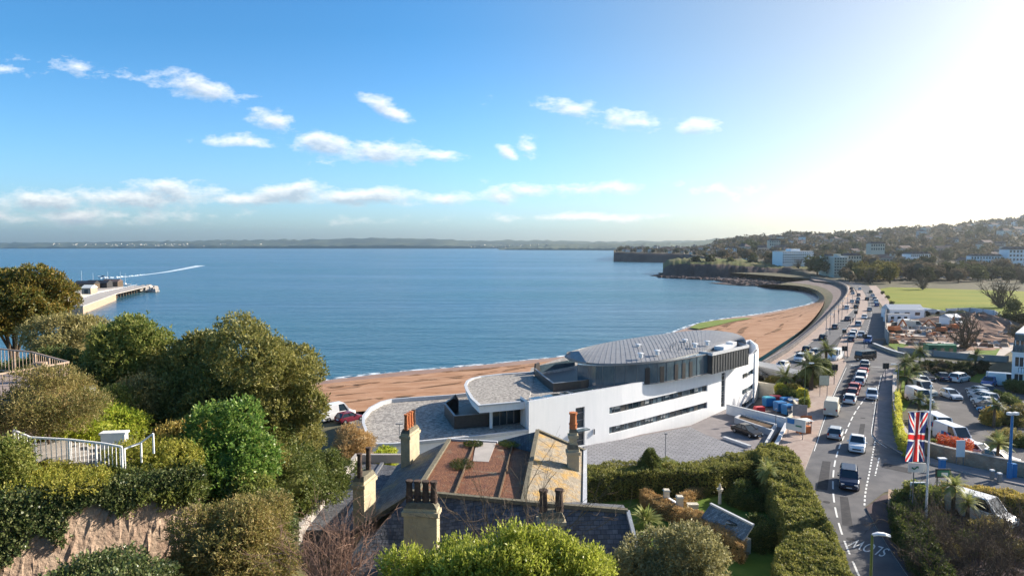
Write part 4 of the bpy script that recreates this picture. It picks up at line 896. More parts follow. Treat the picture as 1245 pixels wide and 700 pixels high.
def tree(name, label, cat, c, r, m, base_z, n=9000, nb=26, per=5, L=.17, Wd=.085, up=.45, r0=.22, group=None, stem=.3, size=(.28, .5), flat=1.0, core=.62, spread=.7, low=-.6, part='crown', trunk='trunk', flop=.9):
    c = np.array(c, float); r = np.array(r, float) * .9
    t = thing(name, label, cat, (c[0], c[1], base_z), group)
    bl = clumps(c, r, nb, size=size, flat=flat, low=low) + [(c, r * .7)]
    P, Nn = blobpts(bl, n); a = leafcloud(P, Nn, per, L, Wd, stem, up, spread, flop=flop); parts = [a]
    if core: parts.append(ico(c, r * core))
    v, f = join(parts); tris_ok(part, v, f, m, t)
    if trunk: limbs((c[0], c[1], base_z - .3), c, r, 9, r0).build(trunk, M['wood'], t)
    return t
LF = {}
LF['pine'] = leafmat('dark_evergreen', (.035, .055, .014), (.075, .075, .018), (.15, .10, .025), .2, .6)
LF['olive'] = leafmat('olive_foliage', (.085, .085, .032), (.15, .135, .06), (.24, .21, .11), .22, .5)
LF['green'] = leafmat('mid_green_foliage', (.055, .085, .02), (.11, .13, .035), (.19, .19, .07), .28, .5)
LF['bigtree'] = leafmat('holm_oak_foliage', (.055, .066, .02), (.105, .108, .032), (.19, .175, .07), .22, .45)
LF['laurel'] = leafmat('laurel_foliage', (.035, .085, .018), (.07, .13, .03), (.15, .20, .06), .28, .5, .4)
LF['bright'] = leafmat('bright_green_foliage', (.11, .17, .018), (.18, .22, .03), (.28, .28, .05), .35, .7)
LF['yellowg'] = leafmat('yellow_green_foliage', (.10, .125, .02), (.155, .16, .032), (.25, .22, .055), .3, .5)
LF['ivy'] = leafmat('ivy_foliage', (.022, .042, .016), (.05, .07, .025), (.13, .14, .075), .15, .5, .35)
LF['hedge'] = leafmat('hedge_foliage', (.06, .075, .02), (.12, .125, .035), (.19, .18, .07), .25, .35)
LF['hedgedark'] = leafmat('dark_hedge_foliage', (.028, .048, .014), (.055, .075, .02), (.11, .12, .04), .2, .5)
LF['brownbush'] = leafmat('brown_green_foliage', (.07, .08, .026), (.125, .115, .042), (.20, .15, .075), .2, .6)
LF['brown'] = leafmat('brown_twiggy_foliage', (.16, .105, .055), (.24, .16, .085), (.30, .22, .12), .15, .8)
LF['pit'] = leafmat('pointed_leaf_foliage', (.10, .13, .018), (.16, .19, .03), (.30, .30, .085), .3, .9, .4)
LF['grey'] = leafmat('grey_green_foliage', (.085, .085, .04), (.145, .14, .075), (.25, .24, .15), .2, .6)
LF['palm'] = leafmat('palm_frond', (.028, .045, .014), (.055, .07, .024), (.09, .10, .04), .2, .8, .65)
LF['cord'] = leafmat('pale_palm_frond', (.08, .11, .035), (.14, .16, .06), (.22, .22, .10), .25, .8, .6)
LF['gold'] = leafmat('golden_foliage', (.30, .26, .03), (.40, .34, .05), (.5, .42, .1), .3, .9)
LF['autumn'] = leafmat('ochre_foliage', (.13, .125, .035), (.21, .165, .055), (.30, .22, .08), .25, .8)
LF['flower'] = leafmat('red_blossom', (.26, .06, .035), (.30, .11, .04), (.24, .03, .025), .2, 2)

# big trees behind the terraces on the left
def at(px, py, d, rx, ry, ry2=None):
    c = D(px, py, d); return np.array(c), np.array([rx * d / FPX, (ry2 or rx) * d / FPX, ry * d / FPX])
c, r = at(16, 366, 58, 66, 50); tree('evergreen_tree', 'dark spreading evergreen tree rising highest above the other trees by the pier', 'tree', c, r, LF['pine'], 7, 9000, 30, 6, .30, .12, .7, .35, size=(.2, .36), flat=.7)
c, r = at(96, 432, 45, 60, 52); tree('tamarisk_tree', 'feathery olive coloured tree below the pier, behind the brown railing', 'tree', c, r, LF['olive'], 11, 13000, 34, 6, .24, .07, 1.0, .25, size=(.2, .4))
c, r = at(168, 447, 39, 52, 60); tree('leafy_tree', 'mid green leafy tree between olive feathery tree and large bushy tree', 'tree', c, r, LF['green'], 11, 13000, 34, 6, .20, .09, .8, .22, size=(.2, .4))
c, r = at(302, 484, 38, 104, 82, 84); tree('holm_oak', 'largest bushy brown green tree standing in front of the sea and beach', 'tree', c, r, LF['bigtree'], 10, 30000, 60, 6, .19, .085, .7, .3, size=(.16, .32))
c, r = at(240, 462, 39, 52, 58); tree('holm_oak', 'bushy brown green tree merging into the left side of the largest tree', 'tree', c, r, LF['bigtree'], 10, 12000, 34, 6, .19, .085, .7, .22, size=(.2, .36))
c, r = at(345, 575, 36, 62, 55); tree('shrub', 'dark green shrub under the big tree beside the house side wing', 'shrub', c, r, LF['hedgedark'], 10, 7000, 22, 6, .16, .08, .6, .1, part='foliage', trunk='stem')
c, r = at(275, 565, 31, 50, 58); tree('laurel_bush', 'glossy bright green laurel bush in front of the big tree', 'shrub', c, r, LF['laurel'], 13, 9000, 26, 5, .19, .10, .6, .1, part='foliage', trunk='stem')
c, r = at(58, 489, 29, 64, 38); tree('spreading_shrub', 'flat topped olive green shrub beneath the brown terrace railing', 'shrub', c, r, LF['brownbush'], 20, 9000, 30, 7, .11, .035, .7, .08, flat=.6, size=(.2, .4), part='foliage', trunk='stem')
c, r = at(104, 524, 31.5, 66, 27); tree('low_shrub', 'vivid lime green low shrub behind the white handrail', 'shrub', c, r, LF['bright'], 19.5, 8000, 26, 6, .12, .06, .6, .05, part='foliage', trunk='stem')
c, r = at(190, 568, 29, 50, 32); tree('shrub', 'yellow green shrub at the foot of the curved white handrail', 'shrub', c, r, LF['yellowg'], 18.5, 8000, 26, 6, .12, .055, .5, .06, part='foliage', trunk='stem')
c, r = at(160, 594, 27, 32, 22); tree('shrub', 'dark reddish green shrub just below the handrail steps', 'shrub', c, r, LF['hedgedark'], 18.5, 4500, 18, 6, .11, .06, .5, .05, part='foliage', trunk='stem')
c, r = at(-8, 575, 25, 32, 46); tree('shrub', 'tall mixed green shrub left of the handrail steps', 'shrub', c, r, LF['green'], 19, 7000, 24, 6, .11, .06, .5, .06, part='foliage', trunk='stem')
c, r = at(70, 586, 25.5, 56, 11); tree('low_shrub', 'yellowish low planting on the wall edge below the steps', 'shrub', c, r, LF['yellowg'], 19.6, 5000, 20, 6, .10, .05, .5, .04, part='foliage', trunk='stem')
c, r = at(292, 670, 24, 78, 54); tree('bush', 'large brownish green bush below the stone retaining wall', 'bush', c, r, LF['brownbush'], 15.5, 16000, 40, 7, .14, .045, .6, .1, size=(.2, .36), part='foliage', trunk='stem')
c, r = at(338, 655, 29, 17, 56); tree('ivy_column', 'narrow column of dark ivy beside the pink garden wall', 'ivy', c, r, LF['ivy'], 10, 4500, 20, 6, .13, .09, .3, .08, part='foliage', trunk='stem')
c, r = at(120, 722, 20, 76, 24); tree('ivy_bank', 'bank of dark ivy at the foot of the stone retaining wall', 'ivy', c, r, LF['ivy'], 15, 8000, 26, 6, .11, .08, .3, .05, part='foliage', trunk='stem')
c, r = at(428, 540, 57, 29, 24); tree('rounded_shrub', 'round brown twiggy shrub beside the gravel podium of the white building', 'shrub', c, r, LF['brown'], 7, 6000, 40, 6, .20, .035, .2, .08, size=(.15, .28), core=.75, part='foliage', trunk='stem', flop=.4)
c, r = at(468, 556, 58, 16, 9); tree('low_shrub', 'small vivid green shrub behind the chimney with orange pots', 'shrub', c, r, LF['bright'], 8, 2000, 14, 6, .2, .09, .5, .05, part='foliage', trunk='stem')
for (x, y, d, rx, ry, k, lab) in ((395, 575, 44, 32, 26, 'hedgedark', 'dark rounded shrub next to the parapet of the side wing'), (365, 535, 46, 30, 26, 'bigtree', 'drab shrub between big tree and round brown shrub'),
                                  (215, 540, 33, 34, 24, 'autumn', 'ochre tinted shrub under the leafy tree behind the handrail'), (246, 612, 30.5, 30, 22, 'hedgedark', 'dark shrub at the end of the stone retaining wall'), (55, 452, 38, 46, 22, 'hedgedark', 'deep green shrub behind the brown terrace railing'), (325, 625, 31, 30, 34, 'brownbush', 'scruffy shrub between laurel and pink garden wall')):
    c, r = at(x, y, d, rx, ry); tree('shrub', lab, 'shrub', c, r, LF[k], c[2] - r[2] * 1.3, 5000, 20, 6, .15, .07, .5, .07, part='foliage', trunk='stem')
for i, (x, y, d, rx, ry, k) in enumerate(((215, 505, 36, 30, 26, 'bigtree'), (235, 530, 34, 26, 24, 'green'), (140, 500, 34, 26, 22, 'green'), (120, 470, 37, 24, 24, 'hedgedark'), (320, 560, 34, 30, 26, 'bigtree'), (300, 600, 30, 26, 20, 'green'), (225, 590, 28.5, 22, 20, 'hedgedark'), (315, 640, 27, 26, 24, 'hedgedark'), (20, 520, 31, 26, 22, 'hedgedark'), (200, 600, 28, 24, 16, 'green'), (30, 600, 26, 30, 18, 'hedgedark'), (355, 610, 36, 22, 22, 'green'), (180, 490, 36, 30, 30, 'olive'))):
    c, r = at(x, y, d, rx, ry); tree('shrub', 'one of the merged green shrubs filling the slope between the larger trees', 'shrub', c, r, LF[k], c[2] - r[2] * 1.4, 4200, 22, 6, .14, .065, .6, .06, group='merged shrubs on the slope', part='foliage', trunk='stem')
# foreground bushes
c, r = at(590, 725, 15.5, 150, 82, 55); tree('bush', 'bright yellow green bush of upright pointed leaves in front of the old house', 'bush', c, r, LF['pit'], 18, 15000, 60, 8, .10, .042, 1.6, .06, size=(.12, .24), low=-.2, part='foliage', trunk='stem', stem=.32, spread=.35, flop=.55)
c, r = at(700, 725, 16.2, 42, 50, 30); tree('bush', 'small upright leafy bush beside the grey green tree below the front slates', 'bush', c, r, LF['pit'], 18, 3500, 18, 8, .10, .042, 1.6, .06, low=-.2, part='foliage', trunk='stem', stem=.3, spread=.35, flop=.55)
c, r = at(818, 704, 31, 76, 64, 66); tree('olive_tree', 'dense grey green tree in front of the garden lawn', 'tree', c, r, LF['grey'], 5, 16000, 44, 7, .17, .06, .7, .2, size=(.18, .34))
def twigs(name, label, cat, base, tops, m, r0=.03, sub=6, rg=RG, group=None, droop=0, part='twigs', depth=2):
    t = thing(name, label, cat, base, group); mb = MB(); base = Vector(base)
    def grow(p, d, ln, r, k):
        n = 4; q = p; dd = d
        for i in range(n):
            dd = (dd + Vector(rg.normal(0, .16, 3)) + Vector((0, 0, .05 - droop))).normalized(); e = q + dd * (ln / n); mb.tube(q, e, r * (1 - .7 * i / n), r * (1 - .7 * (i + 1) / n), 4 if r < .02 else 5, 0, False)
            if k > 0:
                for _ in range(sub // n + 1):
                    s = q.lerp(e, rg.random()); ad = (dd * .8 + Vector(rg.normal(0, .5, 3))).normalized(); grow(s, ad, ln * rg.uniform(.35, .55), r * .5, k - 1)
            q = e
    for e in tops:
        e = Vector(e); s = base + Vector((rg.normal() * .15, rg.normal() * .15, 0)) + (e - base) * 0; grow(s, (e - s).normalized(), (e - s).length, r0, depth)
    mb.build(part, m, t); return t
base = D(408, 745, 20); tops = [D(345 + 125 * i / 21, 655 + 22 * abs(i / 21 - .5) + RG.uniform(-14, 10), 20 + RG.uniform(-.9, .9)) for i in range(22)]
twigs('bare_shrub', 'leafless pinkish brown twiggy shrub left of the yellow green bush', 'shrub', base, tops, M['twig'], .022, 6)
base = D(630, 745, 17.5); tops = [D(x, y, 17.5 + RG.uniform(-.6, .6)) for x, y in ((545, 625), (560, 600), (585, 618), (600, 592), (628, 600), (655, 590), (670, 615), (700, 606), (720, 625), (612, 630), (640, 620), (690, 640))]
twigs('bare_sapling', 'thin leafless branches sticking up before the dark front slates', 'shrub', base, tops, M['twigdark'], .018, 4)

# stone retaining wall with ivy, steps, handrails, terrace on the left
def wl(px, py, d): return D(px, py, d)
a, b_ = wl(-30, 740, 22.5), wl(245, 636, 28.5); zb = 15.8
wd = (b_ - a); wd.z = 0; wn = Vector((-wd.y, wd.x, 0)).normalized()
rw = MB(); nS = 46
for i in range(nS):
    for k in range(9):
        q = []
        for (ii, kk) in ((i, k), (i + 1, k), (i + 1, k + 1), (i, k + 1)):
            t = ii / nS; p = a.lerp(b_, t); z0 = 16.0 + .6 * t; z1 = 20.25 - .75 * t; rr_ = np.random.default_rng(ii * 31 + kk); off = rr_.normal() * .05
            q.append((p.x + wn.x * off, p.y + wn.y * off, z0 + (z1 - z0) * kk / 9))
        rw.quad(*q)
rw.prism([(a.x, a.y), (b_.x, b_.y), (b_.x + wn.x * .7, b_.y + wn.y * .7), (a.x + wn.x * .7, a.y + wn.y * .7)], 15.5, lambda p: 20.2 - .75 * min(1, max(0, (Vector((p[0], p[1], 0)) - Vector((a.x, a.y, 0))).dot(wd) / wd.length_squared)))
o = rw.build('retaining_wall', M['stone']); tag(o, 'old pinkish stone retaining wall half covered by hanging ivy', 'wall')
P = []; 
for i in range(5200):
    t = RG.random(); tx = t
    hang = (.5 + .5 * math.sin(t * 17 + 1) * math.sin(t * 7.3)) * 1.1 + (1.2 if t < .35 else .0) + .4 * (t < .2); dz = RG.random() ** 1.3 * hang
    p = a.lerp(b_, t); ztop_ = 20.45 - .75 * t; P.append((p.x - wn.x * RG.uniform(.02, .3), p.y - wn.y * RG.uniform(.02, .3), ztop_ - dz))
for i in range(4000):
    t = RG.random(); p = a.lerp(b_, t); o_ = RG.uniform(-.3, 1.6); P.append((p.x + wn.x * o_, p.y + wn.y * o_, 20.35 - .75 * t + RG.uniform(0, .35)))
P = np.array(P); v, f = leafcloud(P, np.tile(np.array(-wn) * .6 + np.array([0, 0, .1]), (len(P), 1)), 6, .10, .08, .14, .0, .6)
o = npmesh('hanging_ivy', v, f, LF['ivy']); tag(o, 'dark ivy draped over the top of the stone retaining wall', 'ivy')
def railing(name, label, path, h, m, posts, nb=None, bar=.025, post=.06, rail=.06, midrail=True, sheet_=None):
    t = thing(name, label, 'railing', tuple(path[0])); P = [Vector(p) for p in path]; r1 = MB(); up = Vector((0, 0, h))
    for p, q in zip(P, P[1:]): r1.bar(p + up, q + up, rail, rail); 
    if midrail:
        for p, q in zip(P, P[1:]): r1.bar(p + up * .12, q + up * .12, rail * .6)
    r1.build('handrail', m, t)
    ln = [0]
    for p, q in zip(P, P[1:]): ln.append(ln[-1] + (q - p).length)
    def at_(s):
        for i in range(len(P) - 1):
            if s <= ln[i + 1] + 1e-6: return P[i].lerp(P[i + 1], (s - ln[i]) / max(1e-6, ln[i + 1] - ln[i]))
        return P[-1]
    for i in range(posts):
        p = at_(ln[-1] * i / (posts - 1)); q = MB(); q.box((p.x, p.y, p.z + h / 2), (post, post, h)); q.build('post', m, t)
    if nb:
        q = MB()
        for i in range(nb):
            p = at_(ln[-1] * (i + .5) / nb); q.bar(p + up * .12, p + up * .97, bar)
        q.build('baluster_row', m, t)
    return t
# brown terrace with its railing
TZ = 22.7
tp_ = [D(-40, 520, 19), D(-6, 498, 20), D(86, 466, 25), D(60, 452, 27.5), D(-40, 430, 29)]
tp_ = [Vector((p.x, p.y, TZ)) for p in [V(-60, 520, TZ), V(0, 491, TZ), V(85, 473, TZ), V(40, 458, TZ), V(-60, 446, TZ)]]
ter = thing('terrace', 'raised stone terrace with white end wall behind the brown railing', 'terrace', tuple(tp_[1]) )
s = MB(); s.prism([(p.x, p.y) for p in tp_], 18.5, TZ - .02); s.build('floor', M['paving'], ter)
e0, e1_ = V(107, 471, TZ - .3), V(118, 468, TZ - .3); s = MB(); s.box((e0.x - .1, e0.y + .2, TZ - 2.0), (.5, 1.6, 3.2), R(28)); s.build('end_wall', M['white'], ter)
railing('terrace_railing', 'weathered brown metal railing around the raised terrace', [tp_[0], tp_[1], tp_[2], tp_[3], tp_[4]], 1.3, M['rust'], 11, 64, .022, .07, .07)
s = MB(); p = V(50, 462, TZ); s.box((p.x, p.y, TZ + .4), (.5, .5, .8)); s.box((p.x, p.y, TZ + .85), (.62, .62, .14), 0, 0, .8); tag(s.build('stone_pedestal', M['stone']), 'small weathered stone pedestal standing on the raised terrace', 'pedestal')
# steps and white handrail
SZ = 20.6
rail_px = [(18, 548, 21.6), (40, 558, 21.2), (86, 562, 21.0), (130, 568, 20.9), (150, 574, 20.8)]
rp = [V(18, 552, 21.0), V(38, 561, 20.8), (V(86, 563, 20.55)), V(128, 568, 20.4), V(149, 572, 20.3)]
railing('handrail', 'long white metal handrail with thin balusters beside the curved steps', rp, 1.0, M['metalwhite'], 5, 26, .025, .06, .07, False)
railing('handrail', 'short sloping white handrail rising beyond the square white pier', [V(152, 570, 20.3), V(172, 562, 20.4), V(187, 551, 20.8)], .85, M['metalwhite'], 3, None, midrail=False)
st = thing('steps', 'curved pale concrete steps behind the white handrail', 'steps', tuple(V(90, 566, 19.6)))
for i in range(6):
    p = V(140 - i * 17, 556 + 1.5 * i - (0 if i < 3 else 2), 20.2); s = MB(); s.box((p.x, p.y + .5, 19.9 + i * .14), (1.5, 2.2, .3), R(15 + 6 * i)); s.build('step', M['concrete'], st)
s = MB(); p = V(140, 552, 20.2); s.box((p.x, p.y, 20.5), (1.0, .35, 1.3), R(8)); s.box((p.x, p.y, 21.19), (1.1, .45, .08), R(8)); tag(s.build('pier_block', M['white']), 'square white rendered pier between the two handrails', 'pier')
# pink garden wall left of the house
a, b_ = V(386, 607, 12.0), V(345, 676, 11.9); s = MB(); s.wall([(a.x, a.y + 5), (a.x, a.y), (b_.x, b_.y), (b_.x - .6, b_.y - 6)], .5, 6, 11.95); tag(s.build('garden_wall', M['concrete']), 'pinkish rendered garden wall running beside the dark side wing', 'wall')
s = MB(); s.prism([(a.x - .3, a.y), (b_.x - .3, b_.y), (b_.x - 2.6, b_.y), (a.x - 2.9, a.y - .3)], 9, 11.9); struct('garden_path', s, M['paving'])
s = MB(); s.wall([(a.x - .3, a.y + .2), (a.x - 3, a.y - .1)], .45, 9, 12.9); tag(s.build('garden_wall', M['stone']), 'dark stone wall closing the sunlit path beside the house', 'wall')

# ------------------------------------------------------------------ garden with hedges
def hedge(name, label, poly, z0, z1, m, n=9000, L=.17, Wd=.08, per=5, cat='hedge', lump=.25, group=None):
    poly = [Vector(p[:2]) for p in poly]; A = sum(poly[i].x * poly[(i + 1) % len(poly)].y - poly[(i + 1) % len(poly)].x * poly[i].y for i in range(len(poly)))
    if A < 0: poly = poly[::-1]
    t = thing(name, label, cat, (sum(p.x for p in poly) / len(poly), sum(p.y for p in poly) / len(poly), z0), group)
    zf = z1 if callable(z1) else (lambda p: z1)
    tri = [(poly[0], poly[i], poly[i + 1]) for i in range(1, len(poly) - 1)]
    from mathutils.geometry import tessellate_polygon
    tri = [tuple(poly[i] for i in tt_) for tt_ in tessellate_polygon([[Vector((p.x, p.y, 0)) for p in poly]])]
    ar = np.array([abs((q[1] - q[0]).cross(q[2] - q[0])) / 2 for q in tri]); el = [(poly[(i + 1) % len(poly)] - p).length for i, p in enumerate(poly)]
    hm_ = zf(poly[0]) - z0; S_top = ar.sum(); S_side = sum(el) * hm_; nt_ = int(n * S_top / (S_top + S_side)); P = []; Q = []
    for k in RG.choice(len(tri), nt_, p=ar / ar.sum()):
        a_, b2 = RG.random(2)
        if a_ + b2 > 1: a_, b2 = 1 - a_, 1 - b2
        p = tri[k][0] + (tri[k][1] - tri[k][0]) * a_ + (tri[k][2] - tri[k][0]) * b2
        P.append((p.x, p.y, zf(p) + lump * 2.2 * (mnoise.noise(Vector((p.x * .55, p.y * .55, 3))) + .5 * mnoise.noise(Vector((p.x * 1.5, p.y * 1.5, 9)))) - RG.random() * .12)); Q.append((0, 0, 1))
    for k in RG.choice(len(poly), n - nt_, p=np.array(el) / sum(el)):
        a_ = RG.random(); p = poly[k].lerp(poly[(k + 1) % len(poly)], a_); e = (poly[(k + 1) % len(poly)] - poly[k]).normalized(); nn = Vector((e.y, -e.x)); h_ = RG.random()
        o_ = lump * 1.6 * mnoise.noise(Vector((p.x * .7, p.y * .7, h_ * 2.2))) - .25 * h_ ** 6 + RG.uniform(-.12, .05); P.append((p.x + nn.x * o_, p.y + nn.y * o_, z0 + h_ * (zf(p) - z0))); Q.append((nn.x, nn.y, .1))
    v, f = leafcloud(np.array(P), np.array(Q, float), per, L, Wd, .2, .25, .6); npmesh('foliage', v, f, m, t)
    cx_ = sum((p for p in poly), Vector((0, 0))) / len(poly); core = MB(); core.prism([tuple(p + (cx_ - p).normalized() * .3) for p in poly], z0, lambda p: zf(Vector(p)) - .3); core.build('branches', M['hedgecore'], t)
    return t
M['hedgecore'] = mat('hedge_interior', (.04, .045, .018), (.06, .055, .025), .95, 3)
def vz(l, z): return [V(x, y, z) for x, y in l]
hedge('hedge', 'long dark clipped hedge dividing the garden from the tiled courtyard', vz([(712, 566), (760, 562), (800, 563), (850, 560), (900, 550), (940, 541), (950, 553), (905, 566), (860, 574), (800, 575), (760, 577), (714, 582)], 7.0), 3.6, 7.0, LF['hedge'], 16000, .18, .085)
hedge('hedge', 'tall broad hedge beside the road, its upper half nearest the courtyard', vz([(920, 549), (942, 541), (956, 542), (968, 552), (980, 580), (992, 603), (1002, 624), (985, 634), (956, 640), (942, 600), (930, 570)], 7.4), 3.8, 7.4, LF['hedge'], 22000, .18, .085)
hedge('hedge', 'broad hedge beside the road opposite the white SLOW lettering', vz([(1003, 628), (1018, 655), (1036, 702), (1050, 740), (960, 740), (942, 690), (945, 668), (965, 645)], 7.1), 3.8, 7.1, LF['hedge'], 20000, .17, .08)
c, r = at(925, 660, 55, 26, 30); tree('rounded_bush', 'rounded dark bush below the slate roofed shed, beside the roadside hedge', 'bush', c, r, LF['hedgedark'], 4, 5000, 20, 6, .17, .08, .5, .08, core=.8, part='foliage', trunk='stem')
c, r = at(905, 612, 63, 24, 21); tree('rounded_bush', 'rounded dark green bush behind the slate roofed shed', 'bush', c, r, LF['hedgedark'], 4, 5000, 20, 6, .17, .08, .5, .08, core=.8, part='foliage', trunk='stem')
c, r = at(770, 596, 66, 13, 9); tree('low_shrub', 'small silvery shrub at the corner of the lawn and brown hedge', 'shrub', c, r, LF['grey'], 4.4, 1500, 10, 6, .16, .06, .5, .04, part='foliage', trunk='stem')
c, r = at(812, 575, 70, 18, 14); tree('shrub', 'light green shrub beside the dark conifer', 'shrub', c, r, LF['green'], 4.4, 2600, 14, 6, .17, .08, .5, .05, part='foliage', trunk='stem')
# conifer
cb = V(790, 597); t = thing('conifer', 'pointed dark conifer in front of the long garden hedge', 'tree', tuple(cb)); P = []; Q = []
for i in range(6000):
    h_ = 1 - RG.random() ** .6; a_ = RG.uniform(0, 6.283); rr_ = (1.95 * (1 - h_) ** .8 + .05) * RG.uniform(.75, 1.05) * (1 + .2 * math.sin(a_ * 5 + h_ * 20)); P.append((cb.x + rr_ * math.cos(a_), cb.y + rr_ * math.sin(a_), GZ + .15 + h_ * 4.2)); Q.append((math.cos(a_), math.sin(a_), .6))
v, f = leafcloud(np.array(P), np.array(Q), 6, .17, .06, .22, .6, .4); npmesh('foliage', v, f, LF['hedgedark'], t); s = MB(); s.tube((cb.x, cb.y, GZ - .2), (cb.x, cb.y, GZ + 3.8), .16, .03); s.build('trunk', M['wood'], t)
hedge('low_hedge', 'brown leafless low hedge running from silvery shrub to white gate pillars', vz([(778, 598), (786, 593), (815, 610), (832, 618), (826, 624), (800, 615)], 5.6), 4.3, 5.6, LF['brown'], 3500, .16, .05, lump=.15)
hedge('low_hedge', 'brown leafless low hedge below the slate roofed shed', vz([(830, 621), (836, 617), (870, 634), (906, 652), (902, 664), (865, 645)], 5.9), 4.3, 5.9, LF['brown'], 4500, .16, .05, lump=.15)
hedge('low_hedge', 'russet hedge line leading from white gate up to the tall hedges', vz([(820, 606), (826, 609), (845, 598), (880, 583), (874, 580), (845, 590)], 5.4), 4.3, 5.4, LF['brown'], 3000, .16, .05, lump=.15)
# gate pillars and walls
gt = thing('garden_gate', 'pale garden wall with two capped pillars at the brown hedge', 'gate', tuple(V(818, 622)))
for (x, y, w_, h_) in ((810, 620, .5, 1.9), (826, 630, .55, 2.0)):
    p = V(x, y); s = MB(); s.box((p.x, p.y, GZ + h_ / 2), (w_, w_, h_)); s.box((p.x, p.y, GZ + h_ + .06), (w_ + .15, w_ + .15, .14), 0, 0, .8); s.build('pillar', M['cream'], gt)
a, b_ = V(811, 620), V(824, 628); s = MB(); s.wall([(a.x, a.y), (b_.x, b_.y)], .25, GZ - .1, GZ + 1.3); s.build('gate_wall', M['white'], gt)
p = V(842, 627); s = MB(); s.box((p.x, p.y, GZ + .5), (.9, .5, 1.2)); s.box((p.x, p.y, GZ + 1.14), (1.0, .6, .1)); tag(s.build('stone_pedestal', M['cream']), 'small pale block at the left end of the slate roofed shed', 'pedestal')
p = V(875, 612); s = MB(); s.tube((p.x, p.y, GZ), (p.x, p.y, GZ + 1.3), .18, .13, 10); s.tube((p.x, p.y, GZ + 1.3), (p.x, p.y, GZ + 1.5), .28, .32, 10); s.tube((p.x, p.y, GZ + 1.5), (p.x, p.y, GZ + 2.0), .2, .05, 10); tag(s.build('garden_statue', M['cream']), 'small stone ornament on a plinth behind the slate roofed shed', 'ornament')
# shed with a slate roof
sh = thing('garden_shed', 'low garden shed with a blue grey sloping slate roof', 'shed', tuple(V(885, 650)))
rf = [V(864, 612.5, 6.9), V(916, 638.5, 6.9), V(904, 656.5, 6.0), V(852, 628.5, 6.0)]
M['slateblue'] = slate('blue_slates', (.12, .17, .20), (.19, .24, .27))
plate('roof', rf, M['slateblue'], .14, sh); s = MB(); s.bar(rf[0] + Vector((0, 0, .05)), rf[1] + Vector((0, 0, .05)), .22, .14); s.build('ridge_tile', M['pale'], sh)
cc = sum(rf, Vector()) / 4; s = MB(); s.prism([((p.x - cc.x) * .93 + cc.x, (p.y - cc.y) * .93 + cc.y) for p in rf], 4.2, lambda p: 5.75); s.build('wall', M['cream'], sh)
s = MB(); q = rf[0].lerp(rf[1], .62).lerp(rf[2].lerp(rf[3], .38), .45); s.box((q.x, q.y, q.z + .05), (.9, .8, .1), R(-25)); s.build('skylight', M['glass'], sh)
# palms and spiky plants
def palm(name, label, base, h, r, m, n=34, w=.16, r0=.16, droop=.55, cat='palm', strips=11, group=None, up=.35):
    base = Vector(base); t = thing(name, label, cat, tuple(base), group); mb = MB(); top = base + Vector((RG.normal() * .1 * h * .2, RG.normal() * .02 * h, h)); P = [base.lerp(top, i / 5) for i in range(6)]
    for i in range(5): mb.tube(P[i] - Vector((0, 0, .1 if i == 0 else 0)), P[i + 1], r0 * (1.15 - .06 * i), r0 * (1.1 - .06 * (i + 1)), 9)
    mb.build('trunk', M['wood'], t); V_ = []; F = []
    for k in range(n):
        az = k * 2.399 + RG.normal() * .2; el = RG.uniform(-.55, 1.35) if up < .6 else RG.uniform(.1, 1.4); ln = r * RG.uniform(.8, 1.1); d = Vector((math.cos(az) * math.cos(el), math.sin(az) * math.cos(el), math.sin(el))); p = Vector(top); s_ = Vector((-math.sin(az), math.cos(az), 0)); st_ = ln / strips; pv = None
        for i in range(strips + 1):
            f_ = i / strips; q = p + Vector((0, 0, 0)); lw = w * r * (math.sin(math.pi * min(1, .12 + f_ * .88)) + .06)
            nrm = s_.cross(d)
            if i > 0:                               # leaflets either side of the rib, as narrow blades
                for sgn in (-1, 1):
                    b0 = len(V_); tip = q + s_ * sgn * lw + d * st_ * 1.4 - nrm * 0 + Vector((0, 0, -.25 * lw)); V_.extend([tuple(q - d * st_ * .5), tuple(q + s_ * sgn * lw * .5 + d * st_ * .15), tuple(tip), tuple(q + d * st_ * .35)]); F.append((b0, b0 + 1, b0 + 2, b0 + 3))
            p = p + d * st_; d = (d + Vector((0, 0, -droop / strips * (1 + f_)))).normalized()
    npmesh('fronds', np.array(V_), np.array(F), m, t); return t
def spiky(name, label, base, h, r, m, n=90, cat='plant', group=None):
    base = Vector(base); t = thing(name, label, cat, tuple(base), group); V_ = []; F = []; top = base + Vector((0, 0, h)); mb = MB(); mb.tube(base - Vector((0, 0, .1)), top, .12, .09, 8); mb.build('trunk', M['wood'], t)
    for k in range(n):
        u = Vector(unit(RG.normal(0, 1, 3))); u.z = abs(u.z) * .9 + RG.uniform(-.25, .2); u.normalize(); ln = r * RG.uniform(.75, 1.1); s_ = u.cross(Vector((0, 0, 1))).normalized() * (.045 * r + .02); m_ = top + u * ln * .55; e = top + u * ln + Vector((0, 0, -.18 * ln)); b0 = len(V_)
        V_ += [tuple(top), tuple(m_ + s_), tuple(e), tuple(m_ - s_)]; F.append((b0, b0 + 1, b0 + 2, b0 + 3))
    npmesh('leaves', np.array(V_), np.array(F), m, t); return t
p = V(785, 642, 4.5); spiky('yucca', 'spiky green yucca on the lawn below the white gate pillars', p, .7, 1.75, LF['cord'], 150)
p = V(932, 612, 4.5); palm('cabbage_palm', 'pale green cabbage palm with drooping head against the roadside hedge', p, 3.2, 1.55, LF['cord'], 70, .13, .2, .9)
